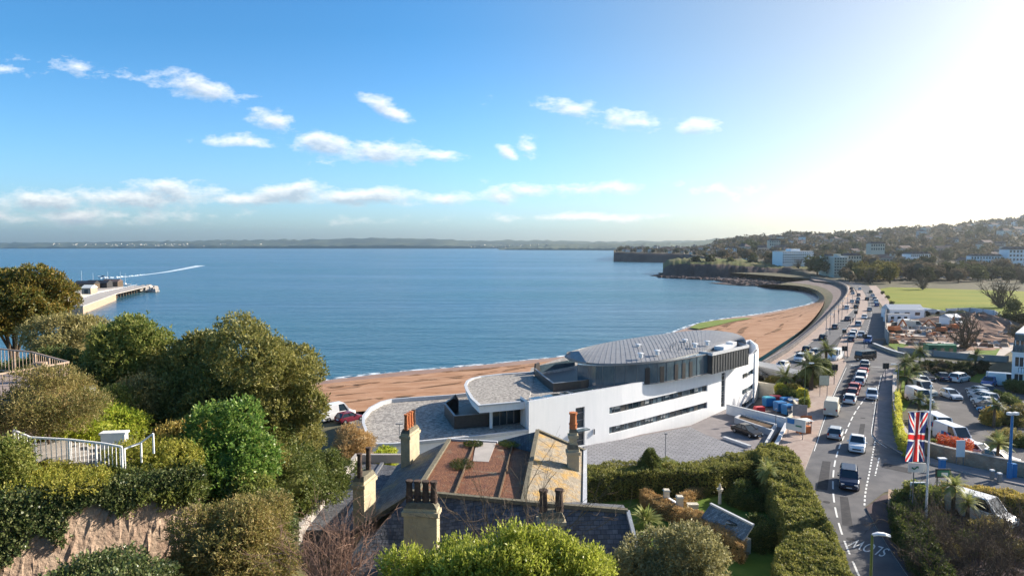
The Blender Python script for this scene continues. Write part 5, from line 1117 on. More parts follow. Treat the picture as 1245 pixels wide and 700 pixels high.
# ------------------------------------------------------------------ vehicles
def loft(st, mb, mi=0, cap=True):
    """stations: (x, [(y, z)...] half section from bottom to top centre), mirrored"""
    rows = []
    for x, h in st:
        rows.append([(x, y, z) for y, z in h] + [(x, -y, z) for y, z in h[::-1]])
    n = len(rows[0])
    for a, b in zip(rows, rows[1:]):
        vs = a + b; mb.add(vs, [(i, (i + 1) % n, n + (i + 1) % n, n + i) for i in range(n)], mi)
    if cap: mb.add(rows[0], [tuple(range(n))], mi); mb.add(rows[-1], [tuple(range(n))[::-1]], mi)
CARS = {}
def make_vehicle(kind):
    """front towards +x, wheels on z = 0"""
    L_, W_, H_, wb_, wr = dict(hatch=(4.0, 1.74, 1.48, 2.5, .31), saloon=(4.7, 1.8, 1.43, 2.75, .32), suv=(4.55, 1.86, 1.72, 2.65, .37), van=(5.4, 1.98, 2.35, 3.3, .34), pickup=(5.1, 1.85, 1.75, 3.1, .37), coach=(4.9, 1.95, 2.1, 3.0, .36))[kind]
    t = thing('parked_car' if kind != 'van' else 'van', 'car', 'car'); w = W_ / 2; h = L_ / 2; gz_ = .2
    belt = {'hatch': .92, 'saloon': .90, 'suv': 1.08, 'van': 1.25, 'pickup': 1.08, 'coach': 1.3}[kind]
    def sec(ww, z0, z1, e=.9): return [(ww * .93, z0), (ww, z0 + .18), (ww, z0 + (z1 - z0) * .62), (ww * .97, z1 - .05), (ww * e, z1)]
    hood = belt - (.16 if kind not in ('van', 'coach') else .12)
    if kind == 'van': st = [(-h, sec(w * .96, .32, belt)), (-h + .1, sec(w, .25, belt)), (h - 1.15, sec(w, gz_, belt)), (h - .35, sec(w * .96, gz_, hood - .08)), (h - .08, sec(w * .88, .24, hood - .28)), (h, sec(w * .82, .3, .75))]
    elif kind == 'coach': st = [(-h, sec(w * .97, .35, belt)), (h - .3, sec(w, .28, belt)), (h, sec(w * .92, .35, belt - .2))]
    else: st = [(-h, sec(w * .86, .34, belt - .22)), (-h + .1, sec(w * .95, .26, belt - .06)), (-h + .55, sec(w, gz_, belt)), (h - 1.35, sec(w, gz_, belt)), (h - 1.1, sec(w, gz_, belt - .03)), (h - .4, sec(w * .96, gz_, hood)), (h - .1, sec(w * .86, .25, hood - .18)), (h, sec(w * .78, .3, hood - .32))]
    b = MB(); loft(st, b)
    # cabin: glass house with pillars and roof
    if kind == 'hatch': base, roof = (-h + .12, h - 1.1), (-h + .55, h - 1.95)
    elif kind == 'saloon': base, roof = (-h + .75, h - 1.25), (-h + 1.5, h - 2.2)
    elif kind == 'suv': base, roof = (-h + .1, h - 1.2), (-h + .35, h - 1.95)
    elif kind == 'van': base, roof = (-h + .02, h - 1.0), (-h + .06, h - 1.85)
    elif kind == 'pickup': base, roof = (-.55, h - 1.25), (-.3, h - 2.0)
    else: base, roof = (-h + .03, h - .1), (-h + .1, h - .35)
    wb2, wt = w * .9, w * (.74 if kind not in ('van', 'coach') else .84); zr = H_ - .06
    g = MB(); bx = [(base[0], -wb2, belt - .02), (base[1], -wb2, belt - .06), (base[1], wb2, belt - .06), (base[0], wb2, belt - .02)]; tx = [(roof[0], -wt, zr), (roof[1], -wt, zr), (roof[1], wt, zr), (roof[0], wt, zr)]
    g.add(bx + tx, ((0, 1, 5, 4), (1, 2, 6, 5), (2, 3, 7, 6), (3, 0, 4, 7)), 0)
    rfp = [(roof[0] - .04, wt + .02), (roof[0] + .2, wt + .03), (roof[1] - .2, wt + .03), (roof[1] + .04, wt - .03)]
    b.add([(x, y, zr) for x, y in rfp] + [(x, -y, zr) for x, y in rfp[::-1]] + [(x * .985, y * .86, H_) for x, y in rfp] + [(x * .985, -y * .86, H_) for x, y in rfp[::-1]], [(i, (i + 1) % 8, 8 + (i + 1) % 8, 8 + i) for i in range(8)] + [tuple(range(8, 16)), tuple(range(8))[::-1]])
    for i in range(4): b.bar(Vector(bx[i]) * 1.003, Vector(tx[i]) * 1.003, .09, .09)
    for s in (-1, 1):
        npl = {'hatch': (.42,), 'saloon': (.46,), 'suv': (.38, .68), 'van': (), 'pickup': (.5,), 'coach': (.2, .4, .6, .8)}[kind]
        for f_ in npl:
            xb = base[1] + (base[0] - base[1]) * f_; xt = roof[1] + (roof[0] - roof[1]) * f_; b.bar((xb, s * (wb2 + .005), belt - .03), (xt, s * (wt + .005), zr), .08, .05)
        if kind == 'van':      # solid load sides
            x0 = roof[1] - .95; b.add([(base[0] - .01, s * (wb2 + .03), belt - .05), (x0 + .1, s * (wb2 + .03), belt - .05), (x0, s * (wt + .03), zr + .01), (roof[0], s * (wt + .03), zr + .01)], ((0, 1, 2, 3),))
            b.bar((h - 1.25, s * (wb2 + .02), belt - .03), (roof[1] - .1, s * (wt + .02), zr), .1, .06)
        b.box((h - (1.45 if kind != 'van' else 1.3), s * (w + .08), belt + .06), (.14, .2, .14))
    if kind == 'van': b.add([(base[0] - .03, -wb2, belt - .3), (base[0] - .03, wb2, belt - .3), (roof[0] - .05, wt, zr), (roof[0] - .05, -wt, zr)], ((0, 1, 2, 3),))
    if kind == 'pickup':
        b.box((-h + .85, 0, belt + .01), (1.5, W_ * .78, .02), 0)
    b.build('body', M['car'], t); g.build('windows', M['glass'], t)
    p = MB(); p.box((-h - .005, 0, .62 if kind != 'van' else .5), (.03, .52, .12), 0); p.box((h - .01, 0, .42), (.04, .5, .1), 0); p.build('number_plate', M['metalwhite'], t)
    gr = MB(); gr.box((h - .02, 0, .56), (.05, w * 1.0, .16)); gr.build('grille', M['blackm'], t)
    for s in (-1, 1):
        q = MB(); z = hood - .24; q.box((h - .13, s * w * .66, z), (.2, .3, .15), R(-14 * s)); q.build('headlight', M['lamp'], t)
        q = MB(); q.box((-h + .05, s * w * .78, belt - .16), (.12, .24, .3 if kind != 'saloon' else .16)); q.build('tail_light', M['tail'], t)
    for x in (-wb_ / 2 - .05, wb_ / 2 + .05):
        for s in (-1, 1):
            q = MB(); q.tube((x, s * (w - .2), wr), (x, s * (w + .015), wr), wr, wr, 16); wh = q.build('wheel', M['tyre'], t); q = MB(); q.tube((x, s * (w - .05), wr), (x, s * (w + .03), wr), wr * .62, wr * .55, 12); q.build('rim', M['rim'], wh)
    return t
def far_vehicle(kind):
    """one mesh of the same vehicle for the far end of the road"""
    t = CARS[kind]; vs = []; fs = []; ms = []; mats = []
    for o in t.children_recursive:
        mn = o.data.materials[0]
        if mn not in mats: mats.append(mn)
        b0 = len(vs); vs += [tuple(v.co) for v in o.data.vertices]; fs += [tuple(b0 + i for i in p.vertices) for p in o.data.polygons]; ms += [mats.index(mn)] * len(o.data.polygons)
    m = MB(); m.v, m.f, m.m = vs, fs, ms; me = bpy.data.meshes.new('car'); me.from_pydata(vs, [], fs)
    for q in mats: me.materials.append(q)
    me.polygons.foreach_set('material_index', ms); me.update(); o = bpy.data.objects.new('far_car', me); return tag(o, 'car', 'car')
FAR = {}
for k in ('hatch', 'saloon', 'suv', 'van', 'pickup', 'coach'): CARS[k] = make_vehicle(k)
for k in ('hatch', 'saloon', 'suv', 'van'): FAR[k] = far_vehicle(k)
COLS = dict(white=(.75, .75, .74), silver=(.42, .44, .46), black=(.012, .012, .014), grey=(.13, .135, .14), blue=(.02, .10, .30), navy=(.015, .03, .07), red=(.36, .02, .02), pale=(.5, .56, .62), sky=(.02, .30, .60), wine=(.16, .02, .035), cream=(.6, .55, .44))
def car(kind, px, py, hx, hy, col, label, group, far_=False, z=GZ + .02, name='parked_car', cat='car'):
    p, q = V(px, py, z), V(hx, hy, z); d = q - p; rz = math.atan2(d.y, d.x); src = FAR[kind] if far_ else CARS[kind]
    o = dup(src, (p.x, p.y, z), rz, label=label, color=(*COLS[col], 1), group=group); o.name = name; o['category'] = cat; return o
G1 = 'cars on the seafront road'
car('suv', 1032, 589, 1034, 640, 'navy', 'dark blue car driving towards the hill opposite the flagpole', G1, name='car')
car('pickup', 1042, 545, 1039, 575, 'white', 'white pickup on the road just beyond the dark blue car', G1, name='pickup', cat='pickup')
car('hatch', 1016, 531, 1024, 515, 'silver', 'silver hatchback driving away near the pink pavement billboards', G1, name='car')
car('van', 1011.5, 502, 1018, 485, 'cream', 'small cream van at the kerb beside the recycling bins', G1, name='van', cat='van')
car('hatch', 1060, 484, 1059, 510, 'pale', 'pale blue car alone in the oncoming lane beside the red tailed queue', G1, name='car')
Q = [(1033.5, 489, 'white', 'hatch', 'white hatchback at the very back of the queue for the lights'), (1036.5, 481, 'wine', 'hatch', 'wine red car second from the back of the queue'), (1039, 474.5, 'red', 'hatch', 'red car third from the back of the queue'), (1045, 467, 'white', 'hatch', 'white car at the tail of the front half of the queue'), (1047.5, 461, 'white', 'suv', 'white car with tall roof in the middle of the front half of the queue'), (1049.5, 455.5, 'red', 'hatch', 'red car between pale cars in the front half of the queue'), (1051, 450.5, 'black', 'saloon', 'black saloon second in the queue from the lights'), (1051.5, 445.5, 'silver', 'hatch', 'silver car at the head of the queue waiting at the lights')]
for x, y, c_, k, l in Q: car(k, x, y, x + 6, y - 14, c_, l, 'cars queuing at the traffic lights', name='car')
car('coach', 1052, 437.5, 1030, 440, 'black', 'long dark minibus turning across the junction in front of the queue', G1, name='minibus', cat='minibus')
car('van', 1016, 437, 1008, 440, 'white', 'white vehicle at the lights beyond the palm trees', G1, name='van', cat='van')
for x, y, hx, hy, c_, k, l in ((924, 460.5, 940, 463, 'black', 'saloon', 'black car parked at the end of the white building'), (951, 447.5, 935, 452, 'white', 'hatch', 'white car passing behind the small palm near the white building'), (973, 439, 960, 445, 'white', 'suv', 'white car half hidden behind the large palm'),
                               (983, 435.5, 968, 441, 'grey', 'hatch', 'grey car just behind the white one near the large palm'), (991, 433, 978, 438, 'silver', 'suv', 'silver car beside the palms on the seaward carriageway'), (981, 427.5, 992, 419, 'black', 'hatch', 'black car hugging the promenade kerb'), (1000.5, 412.5, 1012, 402, 'black', 'hatch', 'dark car with bright roof by the tall promenade lamps'),
                               (1015.5, 399.5, 1025, 391, 'grey', 'hatch', 'grey car alone on the seaward carriageway'), (1030.5, 389.5, 1037, 382, 'navy', 'saloon', 'navy car next to the promenade strollers')):
    car(k, x, y, hx, hy, c_, l, G1, name='car')
for i, (x, y, c_, k) in enumerate(((1029.5, 376, 'white', 'suv'), (1040.5, 374.5, 'black', 'hatch'), (1036, 368, 'white', 'hatch'), (1042.5, 369, 'navy', 'hatch'), (1043.5, 365, 'silver', 'hatch'), (1044, 360, 'grey', 'hatch'), (1037, 358, 'silver', 'hatch'), (1036, 355.5, 'black', 'saloon'), (1045.5, 352.5, 'white', 'hatch'), (1035, 352, 'black', 'hatch'))):
    car(k, x, y, x + 2, y - 6, c_, ['white tall car by two dark cars where the seaward carriageway bends', 'black car beside the white tall car at the road bend', 'white car farther round the bend of the seaward carriageway', 'navy car level with a white one on the seaward carriageway', 'silver car close behind a navy one in the distant bend', 'grey car in the distant bend beside the central reservation', 'silver car near the far promenade railing', 'black saloon near the far promenade railing', 'white car at the far end of the road under the trees', 'black car at the far end by the promenade railing'][i], 'distant cars on the seaward carriageway', True, name='car')
for x, y, hx, hy, c_, k, l in ((1051, 387.5, 1047, 396, 'white', 'hatch', 'white car coming round the landward carriageway above the hoarding shadow'), (1043.5, 396.5, 1048, 386, 'silver', 'suv', 'silver car driving away beside the brown central reservation'), (1038.5, 406, 1042, 398, 'white', 'hatch', 'white car in a bunch of three by the central reservation'), (1036.5, 410, 1040, 402, 'white', 'suv', 'taller white car in the middle of the bunch of three'),
                               (1034.5, 415, 1038, 407, 'navy', 'hatch', 'navy car last in the bunch of three'), (1047, 409.5, 1044, 418, 'pale', 'hatch', 'pale car in the oncoming lane beside the bunch of three'), (1055, 416.5, 1050, 424, 'blue', 'suv', 'bright blue car by the low stone wall of the junction')):
    car(k, x, y, hx, hy, c_, l, G1, name='car')
for i, (x, y, c_, k, l) in enumerate(((1057, 378, 'silver', 'hatch', 'silver car on its own where the landward carriageway starts to curve'), (1054, 365, 'black', 'hatch', 'black car on the landward carriageway level with the parked row'), (1058.6, 356, 'green', 'hatch', 'parked car at the far end of the row beside the park path'), (1061, 360.5, 'white', 'hatch', 'white parked car second from the far end beside the park path'), (1063.4, 364.5, 'silver', 'hatch', 'silver parked car midway along the row beside the park path'), (1065, 368.2, 'white', 'suv', 'white parked car with the tallest roof beside the park path'), (1066, 372, 'blue', 'hatch', 'blue parked car at the near end of the row beside the park path'))):
    COLS.setdefault('green', (.05, .10, .05)); car(k, x, y, x - 3, y - 7, c_, l, 'cars parked beside the park path', True)
# courtyard saloon and car park
car('saloon', 908, 528, 925, 534, 'black', 'black saloon parked in the courtyard of the white building', 'parked cars', z=3.47)
G2 = 'cars in the hotel car park'
for x, y, hx, hy, c_, k, l in ((1125, 461, 1133, 464, 'black', 'saloon', 'black car parked against the palms at the top of the car park'), (1122, 467, 1131, 471, 'white', 'hatch', 'white car under the palms next to the black one'), (1146, 461.5, 1140, 458, 'navy', 'saloon', 'dark navy car backed up to the garden lawn'), (1167, 463.5, 1175, 462, 'white', 'suv', 'white car backed up to the garden lawn'),
                               (1156.5, 484, 1170, 489, 'pale', 'hatch', 'pale blue car crossing the middle of the car park'), (1188, 479, 1172, 474, 'silver', 'hatch', 'silver car at the top of the parked row'), (1198, 477, 1184, 470, 'grey', 'hatch', 'dark grey car behind the top of the parked row'), (1191, 483, 1174, 478, 'white', 'hatch', 'white car second in the parked row'), (1195, 488, 1177, 483, 'silver', 'suv', 'tall silver car in the middle of the parked row'),
                               (1198, 492.5, 1180, 487, 'white', 'saloon', 'white saloon below the tall silver car in the parked row'), (1200, 497.5, 1182, 492, 'grey', 'hatch', 'mid grey car next to the bright blue one in the parked row'), (1207, 504, 1188, 498, 'sky', 'saloon', 'bright blue car closing the parked row by the brown bushes'), (1203, 469, 1194, 473, 'blue', 'suv', 'blue car parked at the garden corner by the white hotel'), (1191, 554, 1212, 560, 'white', 'hatch', 'small white car just behind the flowered wall'),
                               (1216, 563, 1235, 567, 'white', 'hatch', 'white car roof showing over the wall near the blue lamp post')):
    car(k, x, y, hx, hy, c_, l, G2)
for x, y, hx, hy, c_, l in ((1118, 490, 1140, 499, 'white', 'long white van parked beside the yellow hedge'), (1120, 479, 1140, 485, 'cream', 'pale van behind the long white one beside the palms'), (1143, 526, 1165, 538, 'white', 'white van with red and blue panels behind the flag'), (1160, 539, 1182, 548, 'white', 'white van parked along the flowered stone wall'), (1222, 469, 1236, 470, 'white', 'white van beside the white hotel'), (1192, 632, 1220, 641, 'white', 'white van parked inside the bare shrubs below the yellow hedge')):
    v_ = car('van', x, y, hx, hy, c_, l, 'vans by the hotel', name='van', cat='van')
    if l.startswith('white van with') or 'flowered' in l:
        for i_, cm in enumerate(('red', 'blue', 'red') if 'panels' in l else ('blue', 'red', 'blue')):
            s = MB(); s.box((.2 - i_ * .5, -1.02, 1.15), (.42, .03, .6)); q = s.build('painted_panel', M[cm]); q.parent = v_; q.location = (.2 - i_ * .5, -1.02, .85)
car('van', 409, 509, 424, 506, 'white', 'white van parked beside the beach left of the gravel podium', 'vehicles by the beach', name='van', cat='van')
car('hatch', 425, 512, 438, 509, 'wine', 'wine red car parked between white van and gravel podium', 'vehicles by the beach'); car('hatch', 398, 506, 384, 509, 'black', 'black car parked behind the white van by the beach', 'vehicles by the beach')
for k in CARS: remove(CARS[k])
for k in FAR: bpy.data.objects.remove(FAR[k]) if FAR[k].users == 0 or True else None

# ------------------------------------------------------------------ street furniture
# flagpole with a hanging union flag
fp = D(1125.5, 636, 57.5); fp.z = GZ; ftop = D(1131.5, 470, 57.5)
t = thing('flagpole', 'tall slim white flagpole rising from the bushes by the road', 'flagpole', tuple(fp)); s = MB(); s.tube(fp, (fp.x, fp.y, ftop.z), .10, .06, 10); s.build('pole', M['metalwhite'], t); s = MB(); s.tube((fp.x, fp.y, ftop.z), (fp.x, fp.y, ftop.z + .2), .13, .05, 10); s.build('finial', M['metalwhite'], t)
FW, FH = 1.62, 4.4
fm = bpy.data.materials.new('union_flag'); fm.use_nodes = True; T = fm.node_tree; L = T.links.new; b = T.nodes['Principled BSDF']; b.inputs['Roughness'].default_value = .8
at_ = T.nodes.new('ShaderNodeUVMap'); sp = T.nodes.new('ShaderNodeSeparateXYZ'); L(at_.outputs[0], sp.inputs[0])
mt = lambda op, a, c=None, e=None: mth(op, a, c, e, tree=T)
u_ = mt('SUBTRACT', sp.outputs[0], .5); w_ = mt('SUBTRACT', sp.outputs[1], .5); au, aw = mt('ABSOLUTE', u_), mt('ABSOLUTE', w_)      # the flag hangs from its hoist edge at the top: u across, w down
dg_ = mt('ABSOLUTE', mt('SUBTRACT', au, aw))
sw = mt('LESS_THAN', dg_, .105); sr = mt('LESS_THAN', dg_, .042)
cwh = mt('MAXIMUM', mt('LESS_THAN', au, .185), mt('LESS_THAN', aw, .085)); crd = mt('MAXIMUM', mt('LESS_THAN', au, .13), mt('LESS_THAN', aw, .05))
def mixc(f, a, c):
    x = T.nodes.new('ShaderNodeMix'); x.data_type = 'RGBA'; L(f, x.inputs[0])
    for i, q in ((6, a), (7, c)):
        if isinstance(q, tuple): x.inputs[i].default_value = (*q, 1)
        else: L(q, x.inputs[i])
    return x.outputs[2]
col = mixc(sw, (.03, .045, .16), (.75, .75, .73)); col = mixc(sr, col, (.72, .045, .04)); col = mixc(cwh, col, (.75, .75, .73)); col = mixc(crd, col, (.72, .045, .04)); L(col, b.inputs['Base Color'])
tr = T.nodes.new('ShaderNodeBsdfTranslucent'); L(col, tr.inputs[0]); ms_ = T.nodes.new('ShaderNodeMixShader'); ms_.inputs[0].default_value = .4; L(b.outputs[0], ms_.inputs[1]); L(tr.outputs[0], ms_.inputs[2]); L(ms_.outputs[0], T.nodes['Material Output'].inputs[0])
f0 = D(1116, 501, 57.0); nu, nv = 18, 40; vs = []; 
for j in range(nv + 1):
    for i in range(nu + 1):
        a_, c_ = i / nu, j / nv; pinch = 1 - .15 * math.sin(math.pi * c_) ** 2
        vs.append((f0.x + (a_ - .5) * FW * pinch, f0.y + .10 * math.sin(a_ * 11 + c_ * 2) + .12 * c_, f0.z - c_ * FH))
me = bpy.data.meshes.new('flag'); fs = [(j * (nu + 1) + i, (j + 1) * (nu + 1) + i, (j + 1) * (nu + 1) + i + 1, j * (nu + 1) + i + 1) for j in range(nv) for i in range(nu)]
me.from_pydata([(x - f0.x, y - f0.y, z - f0.z) for x, y, z in vs], [], fs); uvl = me.uv_layers.new(name='UVMap')
for li, lp in enumerate(me.loops): k = lp.vertex_index; uvl.data[li].uv = ((k % (nu + 1)) / nu, 1 - (k // (nu + 1)) / nv)
me.materials.append(fm); me.polygons.foreach_set('use_smooth', [True] * len(fs)); o = bpy.data.objects.new('flag', me); COL.objects.link(o); o.location = f0; tag(o, 'red, white and blue union flag hanging full length beside the flagpole', 'flag')
s = MB(); s.bar((f0.x - FW / 2 - .05, f0.y, f0.z + .03), (fp.x + .02, fp.y, f0.z + .03), .05); q = s.build('flag_arm', M['metalwhite'], t)
# banner board below the flag: white with green strokes and red dots
bp_ = D(1115, 568, 58.2); bs = thing('sign_board', 'small white board with green wavy strokes just below the union flag', 'sign', (bp_.x, bp_.y, GZ))
s = MB(); s.box((bp_.x, bp_.y, bp_.z), (1.45, .08, .85), R(-8)); s.build('board', M['lav'], bs)
s = MB()
for x0, z0, x1, z1 in ((-.55, .05, -.3, -.12), (-.3, -.12, 0, .1), (0, .1, .2, -.12), (.2, -.12, .55, .02), (.3, .1, .55, -.2)): s.bar((bp_.x + x0, bp_.y - .06 - x0 * -.14, bp_.z + z0), (bp_.x + x1, bp_.y - .06 - x1 * -.14, bp_.z + z1), .02, .12)
s.build('green_stroke', M['green'], bs); s = MB(); s.tube((bp_.x - .25, bp_.y + .06, GZ), (bp_.x - .25, bp_.y + .06, bp_.z - .4), .05); s.build('post', M['grey'], bs)
p = D(1116, 595, 60); bs = thing('sign_board', 'green board on two white posts among the roadside bushes', 'sign', (p.x, p.y, GZ)); s = MB(); s.box((p.x, p.y, 7.0), (1.15, .1, 1.5)); s.build('board', M['green'], bs)
for dx in (-.66, .66): s = MB(); s.box((p.x + dx, p.y, 6.15), (.09, .12, 3.4)); s.build('post', M['metalwhite'], bs)
s = MB(); s.box((p.x, p.y, 7.82), (1.42, .14, .09)); s.build('top_rail', M['metalwhite'], bs)
p = D(1146, 587, 62); bs = thing('sign_board', 'dark framed board with green and yellow picture by the yellow hedge', 'sign', (p.x, p.y, GZ)); s = MB(); s.box((p.x, p.y, 8.0), (1.4, .12, .85)); s.build('frame', M['black'], bs); s = MB(); s.box((p.x, p.y - .07, 8.0), (1.15, .04, .6)); s.build('picture', M['green'], bs); s = MB(); s.box((p.x + .1, p.y - .1, 7.95), (.6, .03, .28), R(0)); s.build('yellow_patch', M['lav'], bs)
for dx in (-.5, .5): s = MB(); s.box((p.x + dx, p.y + .05, 6.1), (.08, .08, 3.4)); s.build('post', M['black'], bs)
# street lamp near the bottom
lb = D(1058, 720, 40); lb.z = 4.5; lt = D(1059.5, 650, 40); t = thing('street_lamp', 'green street lamp column with pale curved head beside the SLOW lettering', 'street lamp', tuple(lb))
s = MB(); s.tube(lb, (lb.x, lb.y, lt.z), .10, .075, 10); s.tube(lb, (lb.x, lb.y, lb.z + 1.3), .16, .15, 10); s.build('column', M['lampgreen'] if 'lampgreen' in M else mat('olive_green_paint', (.10, .14, .035), None, .5), t)
s = MB(); L0 = [(0, 0), (.35, .08), (.75, .04), (1.12, -.08)]; wv = [.07, .17, .19, .08]
st = []
for (x, z), w_ in zip(L0, wv): st.append((x, [(w_ * .8, z - .06), (w_, z), (w_ * .6, z + .09)]))
mbx = MB(); loft(st, mbx); mbx.v = [(lb.x + x, lb.y + y, lt.z + z) for x, y, z in mbx.v]; mbx.build('lamp_head', M['metalwhite'], t)
M['lampgreen'] = bpy.data.materials['olive_green_paint'] if 'olive_green_paint' in bpy.data.materials else M['green']
# blue column with lamps
p = V(1227, 582); t = thing('lamp_post', 'tall bright blue lamp post with white floodlights by the stone wall', 'lamp post', tuple(p)); h = 6.9
s = MB(); s.tube(p, (p.x, p.y, p.z + h), .17, .12, 12); s.tube((p.x, p.y, p.z), (p.x, p.y, p.z + 1.8), .26, .24, 12); s.build('column', M['blue'], t)
for dx in (-.35, .3): s = MB(); s.box((p.x + dx, p.y - .1, p.z + h + .25), (.5, .4, .28), R(20)); s.build('floodlight', M['metalwhite'], t)
s = MB(); s.box((p.x, p.y, p.z + h + .08), (1.0, .12, .12)); s.build('bracket', M['grey'], t)
s = MB(); s.box((p.x + .6, p.y + .3, p.z + .8), (.6, .4, 1.6)); tag(s.build('kiosk', M['blue']), 'blue metal cabinet standing behind the blue lamp post', 'cabinet')
# promenade lamp columns and others
def lamp(name, label, p, h, group=None, arm=1.1, ang=0, m='grey'):
    t = thing(name, label, 'street lamp', tuple(p), group); s = MB(); s.tube(p, (p.x, p.y, p.z + h), .09, .06, 8); s.bar((p.x, p.y, p.z + h - .05), (p.x + arm * math.cos(ang), p.y + arm * math.sin(ang), p.z + h + .1), .07); s.build('column', M[m], t)
    s = MB(); s.box((p.x + arm * math.cos(ang), p.y + arm * math.sin(ang), p.z + h + .1), (.7, .28, .14), ang); s.build('lamp_head', M['metalwhite'], t); return t
for i, (x, y) in enumerate(((1004, 416), (1009, 407), (1014, 399.5), (1019, 393.5), (1023.5, 388), (1030, 380.5), (1036, 373))):
    lamp('street_lamp', ['tall lamp column on the promenade kerb, nearest to the large palm', 'promenade lamp column next after the one nearest the palm', 'promenade lamp column beside the alone grey car', 'promenade lamp column between grey and navy cars', 'promenade lamp column by the strolling people', 'promenade lamp column just before the road bend', 'promenade lamp column at the road bend'][i], V(x, y, GZ + .13), 7.2, 'lamp columns along the promenade', 1.3, R(-35))
lamp('street_lamp', 'slim lamp column with flat head behind the recycling bins', V(978, 497), 7.0, None, .9, 0, 'lampgreen'); lamp('street_lamp', 'thin lamp column on the pavement beside the stone wall of the car park', V(1091, 489, GZ + .13), 6.0, None, .7, R(160), 'grey')
lamp('street_lamp', 'thin lamp column at the tip of the central reservation', V(1030, 436), 6.5, None, .9, R(180)); p = V(486, 556, 4.5); p.z = 7.0
s = thing('street_lamp', 'slender grey lamp column in front of the gravel podium', 'street lamp', (p.x, p.y, 4)); q = MB(); q.tube((p.x, p.y, 4), (p.x, p.y, 8.5), .06, .045, 8); q.build('column', M['grey'], s); q = MB(); q.box((p.x, p.y, 8.55), (.9, .18, .1)); q.build('lamp_head', M['grey'], s)
for (x, y, z, lab) in ((809, 556, 3.75, 'thin courtyard post standing on the tiled courtyard behind the hedge'), (943, 522, 3.5, 'dark lamp post beside the courtyard wall')):
    p = V(x, y, z); s = MB(); s.tube(p, (p.x, p.y, z + 2.9), .06, .045, 8); s.box((p.x, p.y, z + 2.95), (.34, .16, .1)); tag(s.build('courtyard_post', M['grey']), lab, 'post')
# traffic lights
def tlight(label, p, h=3.3):
    t = thing('traffic_light', label, 'traffic light', tuple(p), 'traffic lights at the junction'); s = MB(); s.tube(p, (p.x, p.y, p.z + h), .07, .06, 8); s.build('pole', M['grey'], t)
    for dx in (-.3, .3): s = MB(); s.box((p.x + dx, p.y - .1, p.z + h - .2), (.42, .3, 1.05)); q = s.build('signal_head', M['blackm'], t)
for l, x, y in (('traffic light with twin black heads at the tip of the paved island', 1026, 441), ('traffic light with twin black heads near the cream billboard', 1014, 467), ('traffic light on the brown central reservation by the navy car', 1026, 417), ('traffic light beside the bright blue car at the low stone wall', 1050.5, 424), ('traffic light on the reservation beside the silver car', 1040, 391), ('traffic light on the pavement by the car park wall', 1076, 465)): tlight(l, V(x, y, GZ + .13))
# billboards
def board(name, label, a, b_, z0, z1, m, postm='grey', zb=GZ, legs=(.12, .88)):
    a, b_ = Vector(a), Vector(b_); t = thing(name, label, 'billboard', ((a.x + b_.x) / 2, (a.y + b_.y) / 2, zb)); s = MB(); s.wall([(a.x, a.y), (b_.x, b_.y)], .1, z0, z1); s.build('panel', m, t)
    for f_ in legs: q = a.lerp(b_, f_); s = MB(); s.tube((q.x, q.y + .1, zb), (q.x, q.y + .1, z0 + .4), .05); s.build('post', M[postm], t)
    return t, a, b_
M['poster'] = mat('pale_poster', (.62, .58, .42), (.50, .45, .33), .6, 1.5); M['poster2'] = mat('white_poster', (.66, .66, .58), (.58, .58, .52), .6, 1)
t, a, b_ = board('billboard', 'cream square billboard in front of the large palm', D(996, 470, 109), D(1007.5, 471, 109), D(1000, 468, 109).z, D(1000, 456.5, 109).z, M['poster'])
s = MB(); s.wall([(a.x - .05, a.y + .06), (b_.x + .05, b_.y + .06)], .08, D(1000, 468.6, 109).z, D(1000, 456, 109).z); s.build('frame', M['black'], t)
t, a, b_ = board('billboard', 'low wide white billboard with blue square beside the pink pavement', D(955.5, 530, 86), D(979, 535, 84), 5.6, 7.2, M['poster2'])
s = MB(); q = a.lerp(b_, .22); s.box((q.x, q.y - .1, 6.75), (.95, .06, .62), math.atan2(b_.y - a.y, b_.x - a.x)); s.build('blue_panel', M['blue'], t); s = MB(); q = a.lerp(b_, .63); s.box((q.x, q.y - .1, 6.3), (.8, .06, .18), math.atan2(b_.y - a.y, b_.x - a.x)); s.build('green_panel', M['green'], t)
t, a, b_ = board('billboard', 'dark backed board standing behind the low white billboard', D(963.5, 510, 94), D(981, 513, 93), 5.3, 7.0, M['grey'])
# bins and bits in the service yard
def bin_(label, px, py, m, rz, z=3.2, s_=1.0, lidm=None):
    p = V(px, py, z); t = thing('recycling_bin', label, 'bin', tuple(p), 'bins in the service yard'); b = MB(); b.box((p.x, p.y, z + .72 * s_), (1.35 * s_, 1.0 * s_, 1.15 * s_), rz, 0, 1.1); b.build('body', M[m], t); l = MB(); l.box((p.x, p.y, z + 1.36 * s_), (1.55 * s_, 1.15 * s_, .14 * s_), rz, 0, .85); l.build('lid', M[lidm or m], t)
    for i, j in ((-.5, -.35), (.5, -.35), (.5, .35), (-.5, .35)):
        w = MB(); w.tube((p.x + i * s_, p.y + j * s_, z + .1), (p.x + i * s_ + .06, p.y + j * s_, z + .1), .1); w.build('wheel', M['tyre'], t)
for l, x, y, m, r_, lm in (('blue bin at the building end of the row of bins', 934.5, 494, 'blue', .2, 'lidblue'), ('red bin between two blue bins', 943, 492.5, 'red', -.1, None), ('blue bin just in front of the red one', 948, 500, 'blue', .3, None), ('blue bin with dark blue lid at the middle of the row', 956, 495, 'blue', .1, None), ('large blue bin nearest the pavement billboards', 958, 504, 'blue', .35, None), ('pale blue bin behind the large one', 965, 497, 'blue', 0, 'metalwhite')):
    M.setdefault('lidblue', mat('turquoise_lid', (.03, .35, .45), None, .4)); bin_(l, x, y, m, r_, 3.2, 1.15, lm)
